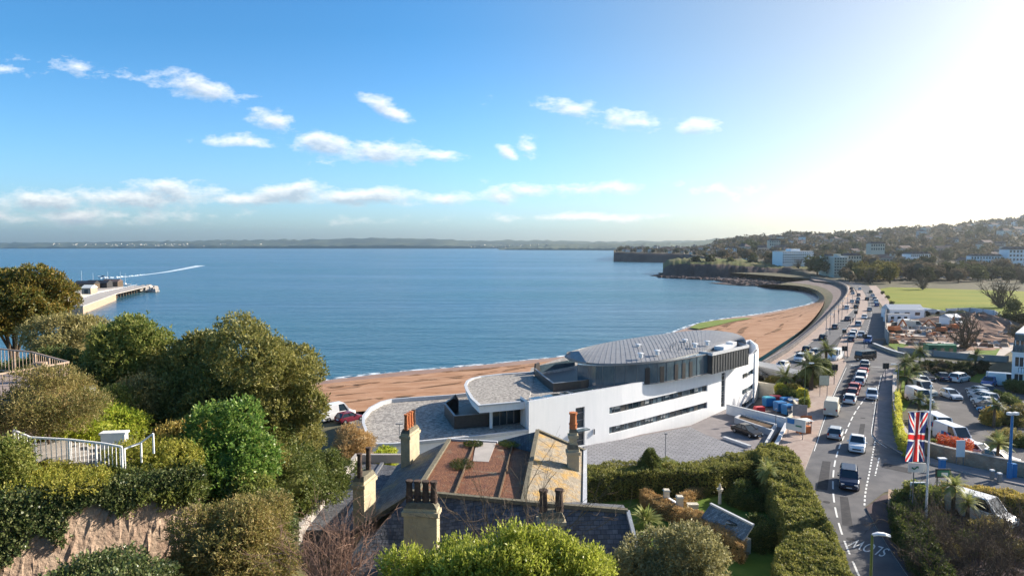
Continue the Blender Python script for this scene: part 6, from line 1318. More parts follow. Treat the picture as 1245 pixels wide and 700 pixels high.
s = MB(); s.prism([tuple(V(x, y, 3.2).xy) for x, y in ((926, 498), (960, 512), (975, 505), (960, 484), (938, 480), (926, 484))], 1.9, 3.18); struct('service_yard', s, M['asphalt2'])
p = V(923, 500, 3.2); s = MB(); s.box((p.x, p.y, 3.6), (1.6, 1.0, .8), .2, 0, .9); tag(s.build('skip', M['red']), 'small red skip next to the courtyard wall', 'skip')
pc = V(970, 500, 4.5); s = MB(); s.prism([(pc.x - .9, pc.y - .6), (pc.x + .9, pc.y - .5), (pc.x + .7, pc.y + .7), (pc.x - .7, pc.y + .6)], 4.4, 5.2); s.box((pc.x, pc.y, 5.3), (1.4, .9, .3), .3, 0, .7); tag(s.build('covered_trolley', M['lav']), 'whitish covered heap at the end of the bins', 'heap')
p = V(977, 527); t = thing('market_stall', 'small stall with striped white awning and orange crates on the pink pavement', 'stall', tuple(p)); s = MB(); s.box((p.x, p.y, GZ + .6), (1.7, .9, .9), .2); s.build('counter', M['orange'], t); s = MB(); s.box((p.x, p.y, GZ + 1.9), (2.2, 1.4, .16), .2, 0, .7); s.build('awning', M['lav'], t)
for dx, dy in ((-.8, -.4), (.8, -.4), (.8, .4), (-.8, .4)): s = MB(); s.box((p.x + dx, p.y + dy, GZ + 1.0), (.06, .06, 1.9)); s.build('post', M['grey'], t)
p = V(981, 514, GZ + .13); s = MB(); s.box((p.x, p.y, GZ + .55), (1.6, .5, .08)); s.box((p.x - .6, p.y, GZ + .3), (.08, .45, .5)); s.box((p.x + .6, p.y, GZ + .3), (.08, .45, .5)); s.box((p.x, p.y + .25, GZ + .85), (1.6, .06, .5)); tag(s.build('bench', M['orange']), 'reddish bench on the pink pavement by the billboards', 'bench')
# grey flat roofed shelter by the white building
sp_ = [tuple(V(x, y, 6.6).xy) for x, y in ((921, 438.5), (945, 443), (978, 451.5), (977, 456.5), (945, 450), (921, 444))]
t = thing('seafront_shelter', 'long low grey roofed shelter between the white building and the palms', 'shelter', (*sp_[2], GZ)); s = MB(); s.prism(sp_, 6.35, 6.6); s.build('roof', M['zinc'], t); s = MB(); s.wall([sp_[3], sp_[4], sp_[5]], .2, GZ - .1, 6.35); s.build('back_wall', M['grey'], t)
for i in (0, 1, 2, 3): q = Vector(sp_[i]) * .996; s = MB(); s.tube((q.x, q.y, GZ - .1), (q.x, q.y, 6.36), .1); s.build('post', M['grey'], t)
# low walls
def lowwall(label, l, th, h, m, cop=None, name='stone_wall', z=GZ):
    P = smooth(pts(l)); s = MB(); s.wall(P, th, z - .2, z + h, 0)
    if cop: s.wall(P, th + .12, z + h, z + h + .1, 1)
    return tag(s.build(name, [M[m], M[cop or m]]), label, 'wall')
lowwall('curved stone wall with yellow hedge round the hotel car park', [(1088, 462), (1087, 482), (1088, 508), (1094, 530), (1108, 546), (1140, 557), (1180, 565.5), (1245, 579), (1320, 592)], .5, 1.5, 'stone', 'concrete')
lowwall('low pale stone wall around the planted junction corner', [(1062, 421), (1075, 426.5), (1090, 432), (1100, 434)], .5, .8, 'stone', 'pale')
lowwall('low dark stone wall under the roadside bushes at the street corner', [(1083, 608), (1082, 622), (1090, 640), (1108, 668), (1134, 705), (1160, 740)], .45, 1.1, 'stone')
lowwall('pale promenade parapet wall sweeping along the seafront', [(929, 443.5), (945, 434.5), (960, 425.3), (985, 405), (1003, 389), (1020.5, 371), (1030.8, 358.5), (1032, 351), (1026, 345.6), (1009, 340.7), (986, 337.7)], .3, .8, 'stone', 'concrete', 'promenade_parapet')
# people on the promenade
def person_mesh():
    me = bpy.data.meshes.new('person'); J = [(0, 0, .95), (0, 0, 1.2), (0, .0, 1.42), (0, 0, 1.55), (0, .02, 1.72), (.1, 0, .9), (.11, .06, .5), (.11, .12, .04), (-.1, 0, .9), (-.11, -.04, .5), (-.11, -.14, .04), (.2, 0, 1.4), (.26, -.05, 1.12), (.27, .05, .88), (-.2, 0, 1.4), (-.26, .05, 1.12), (-.27, .12, .88)]
    E = [(0, 1), (1, 2), (2, 3), (3, 4), (0, 5), (5, 6), (6, 7), (0, 8), (8, 9), (9, 10), (2, 11), (11, 12), (12, 13), (2, 14), (14, 15), (15, 16)]; Rr = [.16, .15, .17, .065, .11, .095, .07, .055, .095, .07, .055, .075, .05, .04, .075, .05, .04]
    me.from_pydata(J, E, []); o = bpy.data.objects.new('person', me); COL.objects.link(o); md = o.modifiers.new('skin', 'SKIN'); sv = me.skin_vertices[0].data
    for i, r in enumerate(Rr): sv[i].radius = (r, r * .8)
    sv[0].use_root = True; o.modifiers.new('sub', 'SUBSURF').levels = 1
    dg = bpy.context.evaluated_depsgraph_get(); m2 = bpy.data.meshes.new_from_object(o.evaluated_get(dg)); bpy.data.objects.remove(o); return m2
pm = person_mesh(); pm.materials.clear(); M['cloth'] = mat('dark_clothing', (.03, .03, .04), None, .9); M['cloth2'] = mat('red_clothing', (.25, .05, .04), None, .9); M['skin'] = mat('skin', (.5, .3, .22), None, .7)
pm.materials.append(M['cloth']); pm.materials.append(M['skin'])
for p in pm.polygons: p.material_index = 1 if p.center.z > 1.5 else 0; p.use_smooth = True
for l, x, y in (('person in dark clothes walking on the promenade, ahead of the other stroller', 1019.5, 382), ('person in dark clothes walking on the promenade opposite the grey car', 1014, 386.5), ('person in dark clothes on the promenade beside the tall white car', 1025, 375.5), ('person in dark clothes standing by the black car at the promenade kerb', 996, 415), ('person in dark clothes crossing by the central reservation', 1037, 392), ('person in dark clothes at the kerb beyond the grey car', 1034, 393)):
    o = bpy.data.objects.new('person', pm); COL.objects.link(o); q = V(x, y, GZ + .13); o.location = q; o.rotation_euler = (0, 0, RG.uniform(0, 6)); tag(o, l, 'person', 'people on the promenade')
# bollards, signs on the side road
p = V(1167, 566); t = thing('notice_board', 'tall white notice board on the shaded pavement under the stone wall', 'sign', tuple(p)); s = MB(); s.box((p.x, p.y, GZ + 2.0), (.95, .1, 1.9)); s.build('panel', M['metalwhite'], t)
for dx in (-.4, .4): s = MB(); s.box((p.x + dx, p.y + .03, GZ + .8), (.07, .07, 1.6)); s.build('post', M['grey'], t)
for i, (x, y, l) in enumerate(((1145, 574, 'white topped parking machine on the shaded pavement beside the flagpole'), (1206, 582, 'short white topped bollard on the pavement left of the blue lamp post'), (1215, 586, 'short white topped bollard nearer the blue lamp post'))):
    p = V(x, y, GZ + .13); t = thing('bollard' if i else 'parking_machine', l, 'bollard' if i else 'machine', tuple(p)); h = .9 if i else 1.5; s = MB(); s.box((p.x, p.y, p.z + h / 2), (.3 if i else .55, .3 if i else .45, h)); s.build('body', M['blue'] if not i else M['grey'], t); s = MB(); s.box((p.x, p.y, p.z + h + .06), (.36 if i else .8, .36 if i else .5, .14)); s.build('cap', M['metalwhite'], t)
# palms and planting beside the roads
palm('palm_tree', 'large dark palm at the front of the paved island', V(986, 474), 4.2, 3.6, LF['palm'], 64, .14, .36, .8)
palm('palm_tree', 'smaller palm beside the grey shelter', V(955, 476, 3.8), 2.6, 2.6, LF['palm'], 44, .15, .24, .7)
palm('palm_tree', 'tall loose palm behind the large dark one at the traffic lights', V(1004, 450), 4.2, 2.6, LF['palm'], 50, .14, .26, .8)
for i, (x, y, d, rx, ry, k, l) in enumerate(((984, 470, 117, 19, 17, 'hedgedark', 'dark shrubs under the large palm'), (1002, 454, 128, 13, 12, 'hedgedark', 'dark shrubs at the foot of the tall loose palm'), (949, 478, 113, 8, 5, 'gold', 'golden shrub on the bank nearest the small palm'), (966, 479, 112, 9, 7, 'autumn', 'ochre shrub in the middle of the bank above the bins'), (975, 487, 108, 6, 6, 'gold', 'golden shrub on the bank beside the slim lamp'), (958, 486, 110, 14, 5, 'hedgedark', 'low dark shrub on the bank just above the bins'), (978, 500, 102, 5, 7, 'green', 'small green bush at the edge of the pink pavement'), (940, 469, 122, 10, 3, 'brownbush', 'straggly growth along the wall by the black parked car'))):
    c, r = at(x, y, d, rx, ry); c[2] = max(c[2], GZ + r[2] * .6); tree('shrub', l, 'shrub', c, r, LF[k], GZ - .2, 1600, 12, 6, .30, .13, .6, .06, size=(.25, .45), part='foliage', trunk='stem')
hedge('yellow_hedge', 'bright golden hedge along the curved car park wall', vz([(1089, 474), (1093, 474), (1094, 505), (1099, 524), (1112, 540), (1108, 543), (1095, 530), (1089.5, 508)], 6.3), 4.4, 6.3, LF['gold'], 5000, .2, .1)
hedge('yellow_hedge', 'long yellowish hedge along the side road below the stone wall', vz([(1128, 592), (1160, 589), (1200, 593), (1260, 602), (1330, 613), (1330, 626), (1245, 610), (1190, 599), (1132, 597)], 6.4), 4.4, 6.4, LF['autumn'], 8000, .17, .08)
hedge('low_hedge', 'dark green hedge above the low stone wall at the street corner', vz([(1085, 598), (1100, 596), (1118, 620), (1140, 660), (1165, 705), (1150, 715), (1128, 695), (1105, 660), (1088, 628)], 6.3), 4.4, 6.3, LF['hedgedark'], 9000, .16, .08)
for i, (x, y, h, r_, l) in enumerate(((1100, 462, 3.2, 2.3, 'bushy palm at the pavement end of the hotel garden'), (1108, 456, 3.0, 2.2, 'palm second from the pavement in the hotel garden'), (1101, 476, 2.6, 2.2, 'low palm just above the long white van'), (1112, 470, 2.8, 2.0, 'palm beside the white and black cars'), (1118, 448, 3.5, 2.2, 'palm behind the others near the green roofed hut'), (1128, 510, 2.2, 1.5, 'spiky palm between the vans behind the flag'), (1117, 508, 2.8, 1.6, 'slim palm beside the golden hedge and long white van'), (1212, 567, 2.6, 1.7, 'palm leaning over the stone wall near the blue lamp post'), (1158, 630, 3.0, 1.5, 'yellow green palm among the bare shrubs below the flagpole'), (1176, 640, 2.2, 1.3, 'smaller yellow green palm beside the hidden white van'), (1186, 452, 3.4, 1.9, 'dark palm at the far side of the hotel garden'), (1208, 520, 3.2, 1.5, 'palm among the brown bushes below the bright blue car'))):
    palm('palm_tree', l, V(x, y), h, r_, LF['cord'] if i in (7, 8, 9) else LF['palm'], 40, .16, .18, .7, group='palms around the hotel')
flw = thing('flower_bed', 'band of red and orange flowers on top of the stone wall by the white vans', 'flowers', tuple(V(1160, 557))); P = []
for i in range(1300): t_ = RG.random(); q = V(1138 + 44 * t_, 552 + 10 * t_ - RG.random() * 5); P.append((q.x, q.y, GZ + .5 + RG.random() * 1.7))
v, f = leafcloud(np.array(P), np.tile([0., -.4, .6], (len(P), 1)), 4, .14, .12, .15, .4, .8); npmesh('blossom', v, f, LF['flower'], flw)
for x, y, d, rx, ry, k, l in ((1135, 548, 80, 6, 9, 'green', 'green shrub at the flag end of the flower bed'), (1178, 556, 78, 6, 6, 'green', 'green shrub at the far end of the flower bed'), (1205, 510, 92, 14, 12, 'autumn', 'ochre brown bushes below the bright blue car'), (1232, 508, 92, 20, 14, 'brownbush', 'brown green bushes beside the blue floodlight column'), (1225, 535, 84, 22, 16, 'brownbush', 'brown scrub between car park and stone wall'), (1222, 486, 105, 18, 10, 'hedgedark', 'dark shrubs in front of the white hotel'), (1240, 470, 112, 18, 8, 'hedgedark', 'dark planting against the white hotel wall'), (1245, 545, 82, 18, 20, 'hedgedark', 'dark bush behind the blue lamp post'), (1122, 600, 60, 22, 12, 'green', 'green shrub around the posts of the green board'), (1095, 458, 126, 8, 6, 'bright', 'light green shrub at the corner of the hotel garden'), (1106, 486, 108, 12, 10, 'green', 'green shrub behind the golden hedge')):
    c, r = at(x, y, d, rx, ry); tree('shrub', l, 'shrub', c, r, LF[k], GZ - .2, 2400, 14, 6, .2, .09, .6, .06, size=(.22, .42), part='foliage', trunk='stem')
sc_ = [(1110, 640), (1130, 665), (1160, 680), (1190, 665), (1215, 680), (1240, 660), (1150, 650), (1225, 645), (1180, 700), (1235, 700), (1130, 700), (1205, 705)]
for i, (x, y) in enumerate(sc_):
    b_ = V(x, y + 14); tp_s = [(b_.x + RG.normal() * 1.3, b_.y + RG.normal() * 1.3, GZ + RG.uniform(2.0, 3.4)) for _ in range(10)]
    twigs('bare_shrub', 'tangled leafless shrub in the thicket below the yellowish hedge', 'shrub', b_, tp_s, M['twigdark'], .04, 5, group='leafless shrubs in the corner thicket')
for i, (x, y, d, k) in enumerate(((1120, 650, 55, 'hedgedark'), (1150, 690, 52, 'brownbush'), (1205, 660, 56, 'brownbush'), (1235, 690, 52, 'brownbush'), (1180, 680, 53, 'hedgedark'), (1135, 630, 58, 'green'))):
    c, r = at(x, y + 6, d, 22, 12); c[2] = GZ + r[2] * .7; tree('low_shrub', ['dark leafy shrub in the thicket beside the low stone wall', 'drab leafy shrub low in the corner thicket', 'drab leafy shrub beneath the hidden white van', 'drab leafy shrub at the far corner of the thicket', 'dark leafy shrub in the middle of the thicket', 'green leafy shrub at the foot of the flagpole'][i], 'shrub', c, r, LF[k], GZ - .1, 2200, 16, 5, .14, .06, .6, .05, core=.5, part='foliage', trunk='stem')
# ------------------------------------------------------------------ right side: hotel, building site, field
hp = [tuple(V(x, y).xy) for x, y in ((1229, 471), (1300, 478), (1330, 440), (1256, 436))]
hx = sum((Vector(p) for p in hp), Vector((0, 0))) / 4
ht = thing('hotel', 'white three storey hotel with grey mansard roof at the car park', 'hotel', (hx.x, hx.y, GZ)); s = MB(); s.prism(hp, GZ - .2, 10.9); s.build('wall', M['white'], ht)
def inset(P, k): c = sum((Vector(p) for p in P), Vector((0, 0))) / len(P); return [tuple(Vector(p) + (c - Vector(p)).normalized() * k) for p in P]
s = MB(); a, b_ = inset(hp, -.2), inset(hp, .9); n = 4
A_ = sum(a[i][0] * a[(i + 1) % 4][1] - a[(i + 1) % 4][0] * a[i][1] for i in range(4)); a, b_ = (a, b_) if A_ > 0 else (a[::-1], b_[::-1])
s.add([(x, y, 10.9) for x, y in a] + [(x, y, 13.9) for x, y in b_], [(i, (i + 1) % 4, 4 + (i + 1) % 4, 4 + i) for i in range(4)]); s.build('mansard_roof', M['slate'], ht)
s = MB(); s.prism(b_, 13.9, 14.15); s.build('flat_roof', M['pale'], ht); s = MB(); s.wall(hp + hp[:1], .3, 10.7, 10.95); s.build('cornice', M['white'], ht)
A, B = Vector(hp[0]), Vector(hp[1]); dd = (B - A).normalized(); nn = Vector((dd.y, -dd.x)); ang = math.atan2(dd.y, dd.x)
E0 = Vector(hp[3]); d2 = (A - E0).normalized(); n2 = Vector((d2.y, -d2.x)); ang2 = math.atan2(d2.y, d2.x)
for (P0, u_, n_, an, offs) in ((A, dd, nn, ang, (1.0, 3.6, 6.2, 8.8)), (E0, d2, n2, ang2, (2, 6, 10, 14, 17.5))):
    for of in offs:
        for zc, hgt in ((6.2, 1.6), (9.2, 1.6), (12.2, 1.3)):
            k = .06 if zc < 11 else -.35; q = P0 + u_ * of + n_ * k; s = MB(); s.box((q.x, q.y, zc), (1.2, .16, hgt), an); w_ = s.build('window', M['glass'], ht); s = MB()
            for dx in (-.62, 0, .62): s.box((q.x + u_.x * dx + n_.x * .05, q.y + u_.y * dx + n_.y * .05, zc), (.09, .18, hgt + .1), an)
            s.box((q.x + n_.x * .07, q.y + n_.y * .07, zc - hgt / 2 - .05), (1.45, .26, .1), an); s.build('frame', M['white'], w_)
q = A + dd * 3.4 + nn * .8; s = MB(); s.box((q.x, q.y, 7.4), (5.2, 1.5, .18), ang); s.build('balcony', M['white'], ht); s = MB()
for i in range(14): p = A + dd * (.9 + i * .39) + nn * 1.5; s.bar((p.x, p.y, 7.5), (p.x, p.y, 8.4), .05)
p, r_ = A + dd * .9 + nn * 1.5, A + dd * 6 + nn * 1.5; s.bar((p.x, p.y, 8.4), (r_.x, r_.y, 8.4), .07); s.build('balcony_rail', M['blackm'], ht)
# hoardings and site cabins
M['hoard'] = mat('hoarding', (.30, .29, .27), (.38, .36, .33), .8, .6); M['fence'] = mat('pale_site_fence', (.50, .52, .55), (.40, .42, .45), .7, .8)
def fence(label, l, h, m, name='site_fence', th=.15):
    P = pts(l); t = thing(name, label, 'fence', tuple(P[len(P) // 2])); s = MB(); s.wall(P, th, GZ - .1, GZ + h); s.build('panel', m, t); R_ = resamp(P, max(3, int(sum((b - a).length for a, b in zip(P, P[1:])) / 5)))
    s = MB()
    for p in R_: s.box((p[0], p[1], GZ + h / 2 + .05), (.28, .28, h + .1))
    s.build('post_row', M['grey'], t); return t
fence('tall brown grey hoarding along the road side of the building site', [(1077.5, 380), (1076.5, 395), (1076, 412), (1080, 419)], 3.2, M['hoard']); fence('pale mesh fence sweeping round the far right of the building site', [(1150, 383), (1180, 382), (1208, 385), (1225, 397), (1236, 412)], 2.4, M['fence'])
fence('low dark fence between building site and hotel garden', [(1092, 428.5), (1130, 432), (1180, 437), (1225, 440)], 1.3, M['hoard'])
def cabin(label, px, py, L_, W_, H_, rz, m='metalwhite', rm='pale', pitched=True, group=None, name='site_cabin', cat='cabin'):
    p = V(px, py); t = thing(name, label, cat, tuple(p), group); s = MB(); s.box((p.x, p.y, GZ + H_ / 2), (L_, W_, H_), rz); s.build('wall', M[m], t); r1 = MB(); ca, sa = math.cos(rz), math.sin(rz)
    def rp_(x, y, z): return (p.x + x * ca - y * sa, p.y + x * sa + y * ca, GZ + z)
    a, b_ = L_ / 2 + .15, W_ / 2 + .15; hh_ = W_ * .28 if pitched else .15
    r1.add([rp_(-a, -b_, H_), rp_(a, -b_, H_), rp_(a, b_, H_), rp_(-a, b_, H_), rp_(-a, 0, H_ + hh_), rp_(a, 0, H_ + hh_)], ((0, 1, 5, 4), (2, 3, 4, 5), (1, 2, 5), (3, 0, 4), (3, 2, 1, 0))); r1.build('roof', M[rm], t)
    for x in (-L_ * .3, 0, L_ * .3): s = MB(); q = rp_(x, -W_ / 2 - .02, H_ * .55); s.box(q, (L_ * .14, .1, H_ * .35), rz); s.build('window', M['glass'], t)
    return t
cabin('wide white marquee like cabin at the road corner of the building site', 1097, 386, 11.5, 6, 3.0, R(-3)); cabin('white cabin with blue grey wall in front of the marquee', 1090, 391, 7, 3, 2.6, R(-3), 'metalwhite', 'grey', False)
for i, x in enumerate((1119, 1129, 1140)):
    p = V(x, 385); t = thing('arched_tent', ['pale arched tent nearest the white marquee', 'tallest pale arched tent in the middle beside the playing field', 'pale arched tent nearest the brown soil heap'][i], 'tent', tuple(p)); s = MB(); r_ = (2.6, 3.2, 2.6)[i]
    for k in range(8):
        a0, a1 = math.pi * k / 8, math.pi * (k + 1) / 8; f0_ = lambda a, y: (p.x + r_ * math.cos(a), p.y + y, GZ + r_ * .85 * math.sin(a) + .3)
        s.quad(f0_(a0, -2), f0_(a0, 4), f0_(a1, 4), f0_(a1, -2))
    s.poly([(p.x + r_ * math.cos(math.pi * k / 8), p.y - 2, GZ + .3 + r_ * .85 * math.sin(math.pi * k / 8)) for k in range(9)]); s.build('cover', M['fence'], t); s = MB(); s.box((p.x, p.y - 2.04, GZ + .8), (1.4, .06, 1.7)); s.build('door', M['grey'], t)
cabin('small white store hut beside the orange digger', 1155, 397, 5, 3.5, 3, R(20), 'metalwhite', 'fence' if 'fence' in M else 'pale'); cabin('green flat roofed container beside the hotel garden', 1142, 431, 6, 2.6, 2.4, R(-5), 'green', 'green', False, name='container', cat='container')
M['sitegreen'] = M['green']
def mound(label, px, py, rx, ry, h, m, name='soil_heap', cat='heap', seed=1):
    rr_ = np.random.default_rng(seed); c = V(px, py); nA, nR_ = 28, 8; vs = [(c.x, c.y, GZ + h)]; fs = []
    for k in range(1, nR_ + 1):
        for i in range(nA): t_ = k / nR_; a_ = 6.283 * i / nA; w_ = 1 + .18 * math.sin(a_ * 3 + seed) + .1 * math.sin(a_ * 7); vs.append((c.x + rx * t_ * w_ * math.cos(a_), c.y + ry * t_ * w_ * math.sin(a_), GZ - .1 + h * (1 - t_ ** 1.3) * (1 + rr_.normal() * .12)))
    for i in range(nA): fs.append((0, 1 + i, 1 + (i + 1) % nA))
    for k in range(nR_ - 1):
        for i in range(nA): fs.append((1 + k * nA + i, 1 + (k + 1) * nA + i, 1 + (k + 1) * nA + (i + 1) % nA, 1 + k * nA + (i + 1) % nA))
    s = MB(); s.add(vs, fs); return tag(s.build(name, M[m]), label, cat)
mound('large heap of red brown soil at the far side of the building site', 1185, 397, 15, 17, 4.2, 'redearth', seed=2); mound('broad low spread of reddish earth around the bare tree', 1195, 412, 14, 9, 1.6, 'redearth', seed=3); mound('low bank of red earth along the front of the building site', 1120, 413, 17, 3.2, .9, 'redearth', seed=4); mound('grassy topped earth bank behind the small store hut', 1165, 388, 10, 6, 3, 'slope', seed=6)
mound('low reddish earth patch behind the green container', 1150, 424, 14, 5, .7, 'redearth', seed=8)
rr = random.Random(9); sh_m = [M[k] for k in ('concrete', 'orange', 'palegravel', 'redearth', 'grey', 'soil', 'stone', 'lav')]; mb = MB()
for i in range(420):
    x, y = rr.uniform(1082, 1228), rr.gauss(406, 8)
    if not (392 < y < 424): continue
    p = V(x, y); s_ = rr.uniform(.25, 1.3); mb.box((p.x, p.y, GZ + s_ * .3 + .05), (s_ * rr.uniform(.6, 2.2), s_, s_ * .8), rr.uniform(0, 3), rr.choice((0, 3, 2, 3, 3, 4, 5, 6, 6, 1, 3, 5)), rr.uniform(.5, 1))
tag(mb.build('building_rubble', sh_m), kind='stuff')
def digger(label, px, py, rz, m='orange'):
    p = V(px, py); t = thing('digger', label, 'digger', tuple(p), 'diggers on the building site'); ca, sa = math.cos(rz), math.sin(rz); W3 = lambda x, y, z: (p.x + x * ca - y * sa, p.y + x * sa + y * ca, GZ + z)
    for y in (-1.0, 1.0): s = MB(); s.box(W3(0, y, .45), (3.2, .55, .8), rz, 0, .85); s.build('track', M['tyre'], t)
    s = MB(); s.box(W3(-.4, 0, 1.5), (2.6, 2.3, 1.1), rz, 0, .92); s.build('body', M[m], t); s = MB(); s.box(W3(.3, .55, 2.5), (1.3, 1.0, 1.3), rz, 0, .85); s.build('cab', M['glass'], t)
    s = MB(); s.bar(W3(.7, -.3, 1.8), W3(2.6, -.3, 3.9), .35); s.bar(W3(2.6, -.3, 3.9), W3(4.3, -.3, 2.0), .3); s.build('boom', M[m], t); s = MB(); s.box(W3(4.4, -.3, 1.5), (.9, 1.0, .8), rz, 0, .6); s.build('bucket', M['grey'], t)
digger('orange digger with raised boom near the middle of the building site', 1142, 406, 2.6); digger('smaller looking orange digger near the road hoarding', 1088, 405, .4); digger('orange digger next to the white store hut', 1160, 402, 1.2)
lk = [o for o in bpy.data.objects if o.name.startswith('car') or o.name.startswith('van')]
def copy_like(src_label, kind_name, loc, rz, label, group, colour):
    s0 = next(o for o in bpy.data.objects if o.get('label') == src_label); o = dup(s0, loc, rz, label=label, color=(*COLS[colour], 1), group=group); o.name = kind_name; return o
for x, y, c_, rz, l in ((1102, 397, 'white', .3, 'white van parked on the building site in front of the cabins'), (1113, 399, 'cream', -.4, 'cream van next to the white one on the building site'), (1166, 400, 'white', .8, 'white truck like van below the soil heap')): copy_like('pale van behind the long white one beside the palms', 'van', V(x, y), rz, l, 'vans on the building site', c_)
fl_ = 'silver parked car midway along the row beside the park path'
rr = random.Random(4)
for i in range(26): x = 1098 + i * 5.9; p = V(x, 338.5 + rr.uniform(-.6, .6) - (0 if i < 12 else .8)); copy_like(fl_, 'car', p, rr.choice((0, .1, 3.1)), 'tiny pale car parked in the far row beyond the playing field', 'cars parked beyond the playing field', rr.choice(('white', 'silver', 'white', 'black', 'blue', 'pale')))

# ------------------------------------------------------------------ trees, houses and terraces of the town
FLM = {'dark': _lm('far_dark_leaves', (.05, .06, .028), (.085, .085, .042), None, .25, .1), 'green': _lm('far_green_leaves', (.075, .09, .035), (.12, .125, .055), None, .25, .1), 'brown': _lm('far_brown_leaves', (.13, .11, .07), (.19, .15, .10), None, .25, .1), 'autumn': _lm('far_yellow_leaves', (.15, .14, .035), (.20, .17, .06), None, .25, .1)}
def far_tree_mesh(kind, seed):
    rg = np.random.default_rng(seed); m = FLM[kind]
    bl = clumps((0, 0, 5.5), (4, 4, 3.6), 16, rg, (.25, .45)); P, Nn = blobpts(bl, 620, rg); parts = [leafcloud(P, Nn, 3, .95, .6, .5, .4, .7, rg), ico((0, 0, 5.5), (2.9, 2.9, 2.6), .12, rg)]; v, f = join(parts)
    t = thing('tree', 'tree', 'tree'); tris_ok('crown', v, f, m, t); s = MB(); s.tube((0, 0, -1), (0, 0, 4.5), .4, .22, 7)
    for k in range(5): a_ = k * 1.256; s.tube((0, 0, 2.6 + k * .3), (2.2 * math.cos(a_), 2.2 * math.sin(a_), 5.5), .16, .05, 5)
    s.build('trunk', M['wood'], t); return t
FT = {k: [far_tree_mesh(k, 50 + i * 7 + j) for j in range(2)] for i, k in enumerate(('dark', 'green', 'brown', 'autumn'))}
def far_bare(seed):
    rg = np.random.default_rng(seed); return twigs('tree', 'bare tree', 'tree', (0, 0, 0), [(3.2 * math.cos(a_), 3.2 * math.sin(a_), 5.5 + 1.5 * math.sin(a_ * 3)) for a_ in np.linspace(0, 5.8, 9)], M['twigdark'], .22, 6, rg=rg, part='branches')
FB = [far_bare(1), far_bare(2)]
hm_cols = ((.62, .60, .56), (.55, .52, .47), (.70, .69, .67), (.45, .38, .32), (.50, .42, .36), (.66, .64, .55))
def far_house(kind):
    t = thing('house', 'house', 'house'); L_, W_, H_ = ((9, 7, 5.2), (15, 8, 6.2), (11, 9, 8.5), (7, 6, 4.6))[kind]; s = MB(); s.box((0, 0, H_ / 2 - .8), (L_, W_, H_ + 1.6)); s.build('wall', M['housewall'], t)
    a, b_ = L_ / 2 + .4, W_ / 2 + .4; h = W_ * .34; r1 = MB(); r1.add([(-a, -b_, H_), (a, -b_, H_), (a, b_, H_), (-a, b_, H_), (-a * (.98 if kind != 2 else .4), 0, H_ + h), (a * (.98 if kind != 2 else .4), 0, H_ + h)], ((0, 1, 5, 4), (2, 3, 4, 5), (1, 2, 5), (3, 0, 4), (3, 2, 1, 0))); ro = r1.build('roof', M['houseroof'], t)
    c_ = MB(); c_.box((L_ * .3, .4, H_ + h), (.8, .8, 2.0)); c_.build('chimney', M['houseroof'], ro)
    w = MB(); nf = max(1, int(H_ / 2.7))
    for k in range(nf):
        for x in np.arange(-L_ / 2 + 1.3, L_ / 2 - .8, 2.2):
            for sy in (-1, 1): w.box((x, sy * (W_ / 2 + .02), 1.4 + k * 2.7), (1.05, .12, 1.3))
    w.build('window', M['glass'], t); return t
FH_ = [far_house(k) for k in range(4)]
def tpoint(px, d): x = (px - 622.5) / FPX * d; return x, d, float(town_z(np.array(x), np.array(float(d))))
rr = random.Random(77); used_ = []
HG = 'houses on the wooded town hillside'
def y1_(px): return float(np.interp(px, [740, 850, 950, 1245], [1500, 1900, 1900, 1700]))
nh = 0
while nh < 260:
    px = rr.uniform(752, 1262); y0 = float(ystart(px)); t_ = rr.random() ** .75; d = y0 + (130 if px > 900 else 40) + (y1_(px) - y0 - 60) * t_
    if d > y1_(px) - 10: continue
    x, y, z = tpoint(px, d)
    if any((x - a) ** 2 + (y - b) ** 2 < 15 ** 2 for a, b in used_): continue
    used_.append((x, y)); k = rr.choice((0, 0, 1, 2, 3, 3)); o = dup(FH_[k], (x, y, z), rr.uniform(-.5, .5) + (0 if rr.random() < .7 else 1.57), rr.uniform(1.0, 1.5) * (.6 if px < 870 else 1), group=HG, color=(*rr.choice(hm_cols), 1)); o.name = 'house'; nh += 1
    o['label'] = ['small gabled house among trees on the far town hillside', 'long pale house among trees on the far town hillside', 'tall hipped roof house among trees on the far town hillside', 'tiny low house among trees on the far town hillside'][k]; o['group'] = HG
nt_ = 0; TG = 'trees on the town hillside'
def put_tree(px, d, kind, sc, label, group=TG, z=None):
    x, y, zz = tpoint(px, d); src = rr.choice(FB) if kind == 'bare' else rr.choice(FT[kind]); o = dup(src, (x, y, zz if z is None else z), rr.uniform(0, 6), sc, label=label, group=group); o.name = 'tree'; return o
TL = {'dark': 'dark bushy tree between houses on the town hillside', 'green': 'green rounded tree between houses on the town hillside', 'brown': 'brownish tree between houses on the town hillside', 'autumn': 'yellowish tree between houses on the town hillside', 'bare': 'leafless tree between houses on the town hillside'}
while nt_ < 240:
    px = rr.uniform(752, 1265); y0 = float(ystart(px)); t_ = rr.random() ** 1.5; d = y0 + 35 + (y1_(px) - y0) * t_
    if d > y1_(px): continue
    x, y, z = tpoint(px, d)
    if any((x - a) ** 2 + (y - b) ** 2 < 9 ** 2 for a, b in used_): continue
    k = rr.choice(('dark', 'dark', 'brown', 'brown', 'green', 'bare')); put_tree(px, d, k, rr.uniform(.9, 1.6) * (1 + .25 * (d > 1000)) * (.5 if px < 870 else 1), TL[k]); nt_ += 1
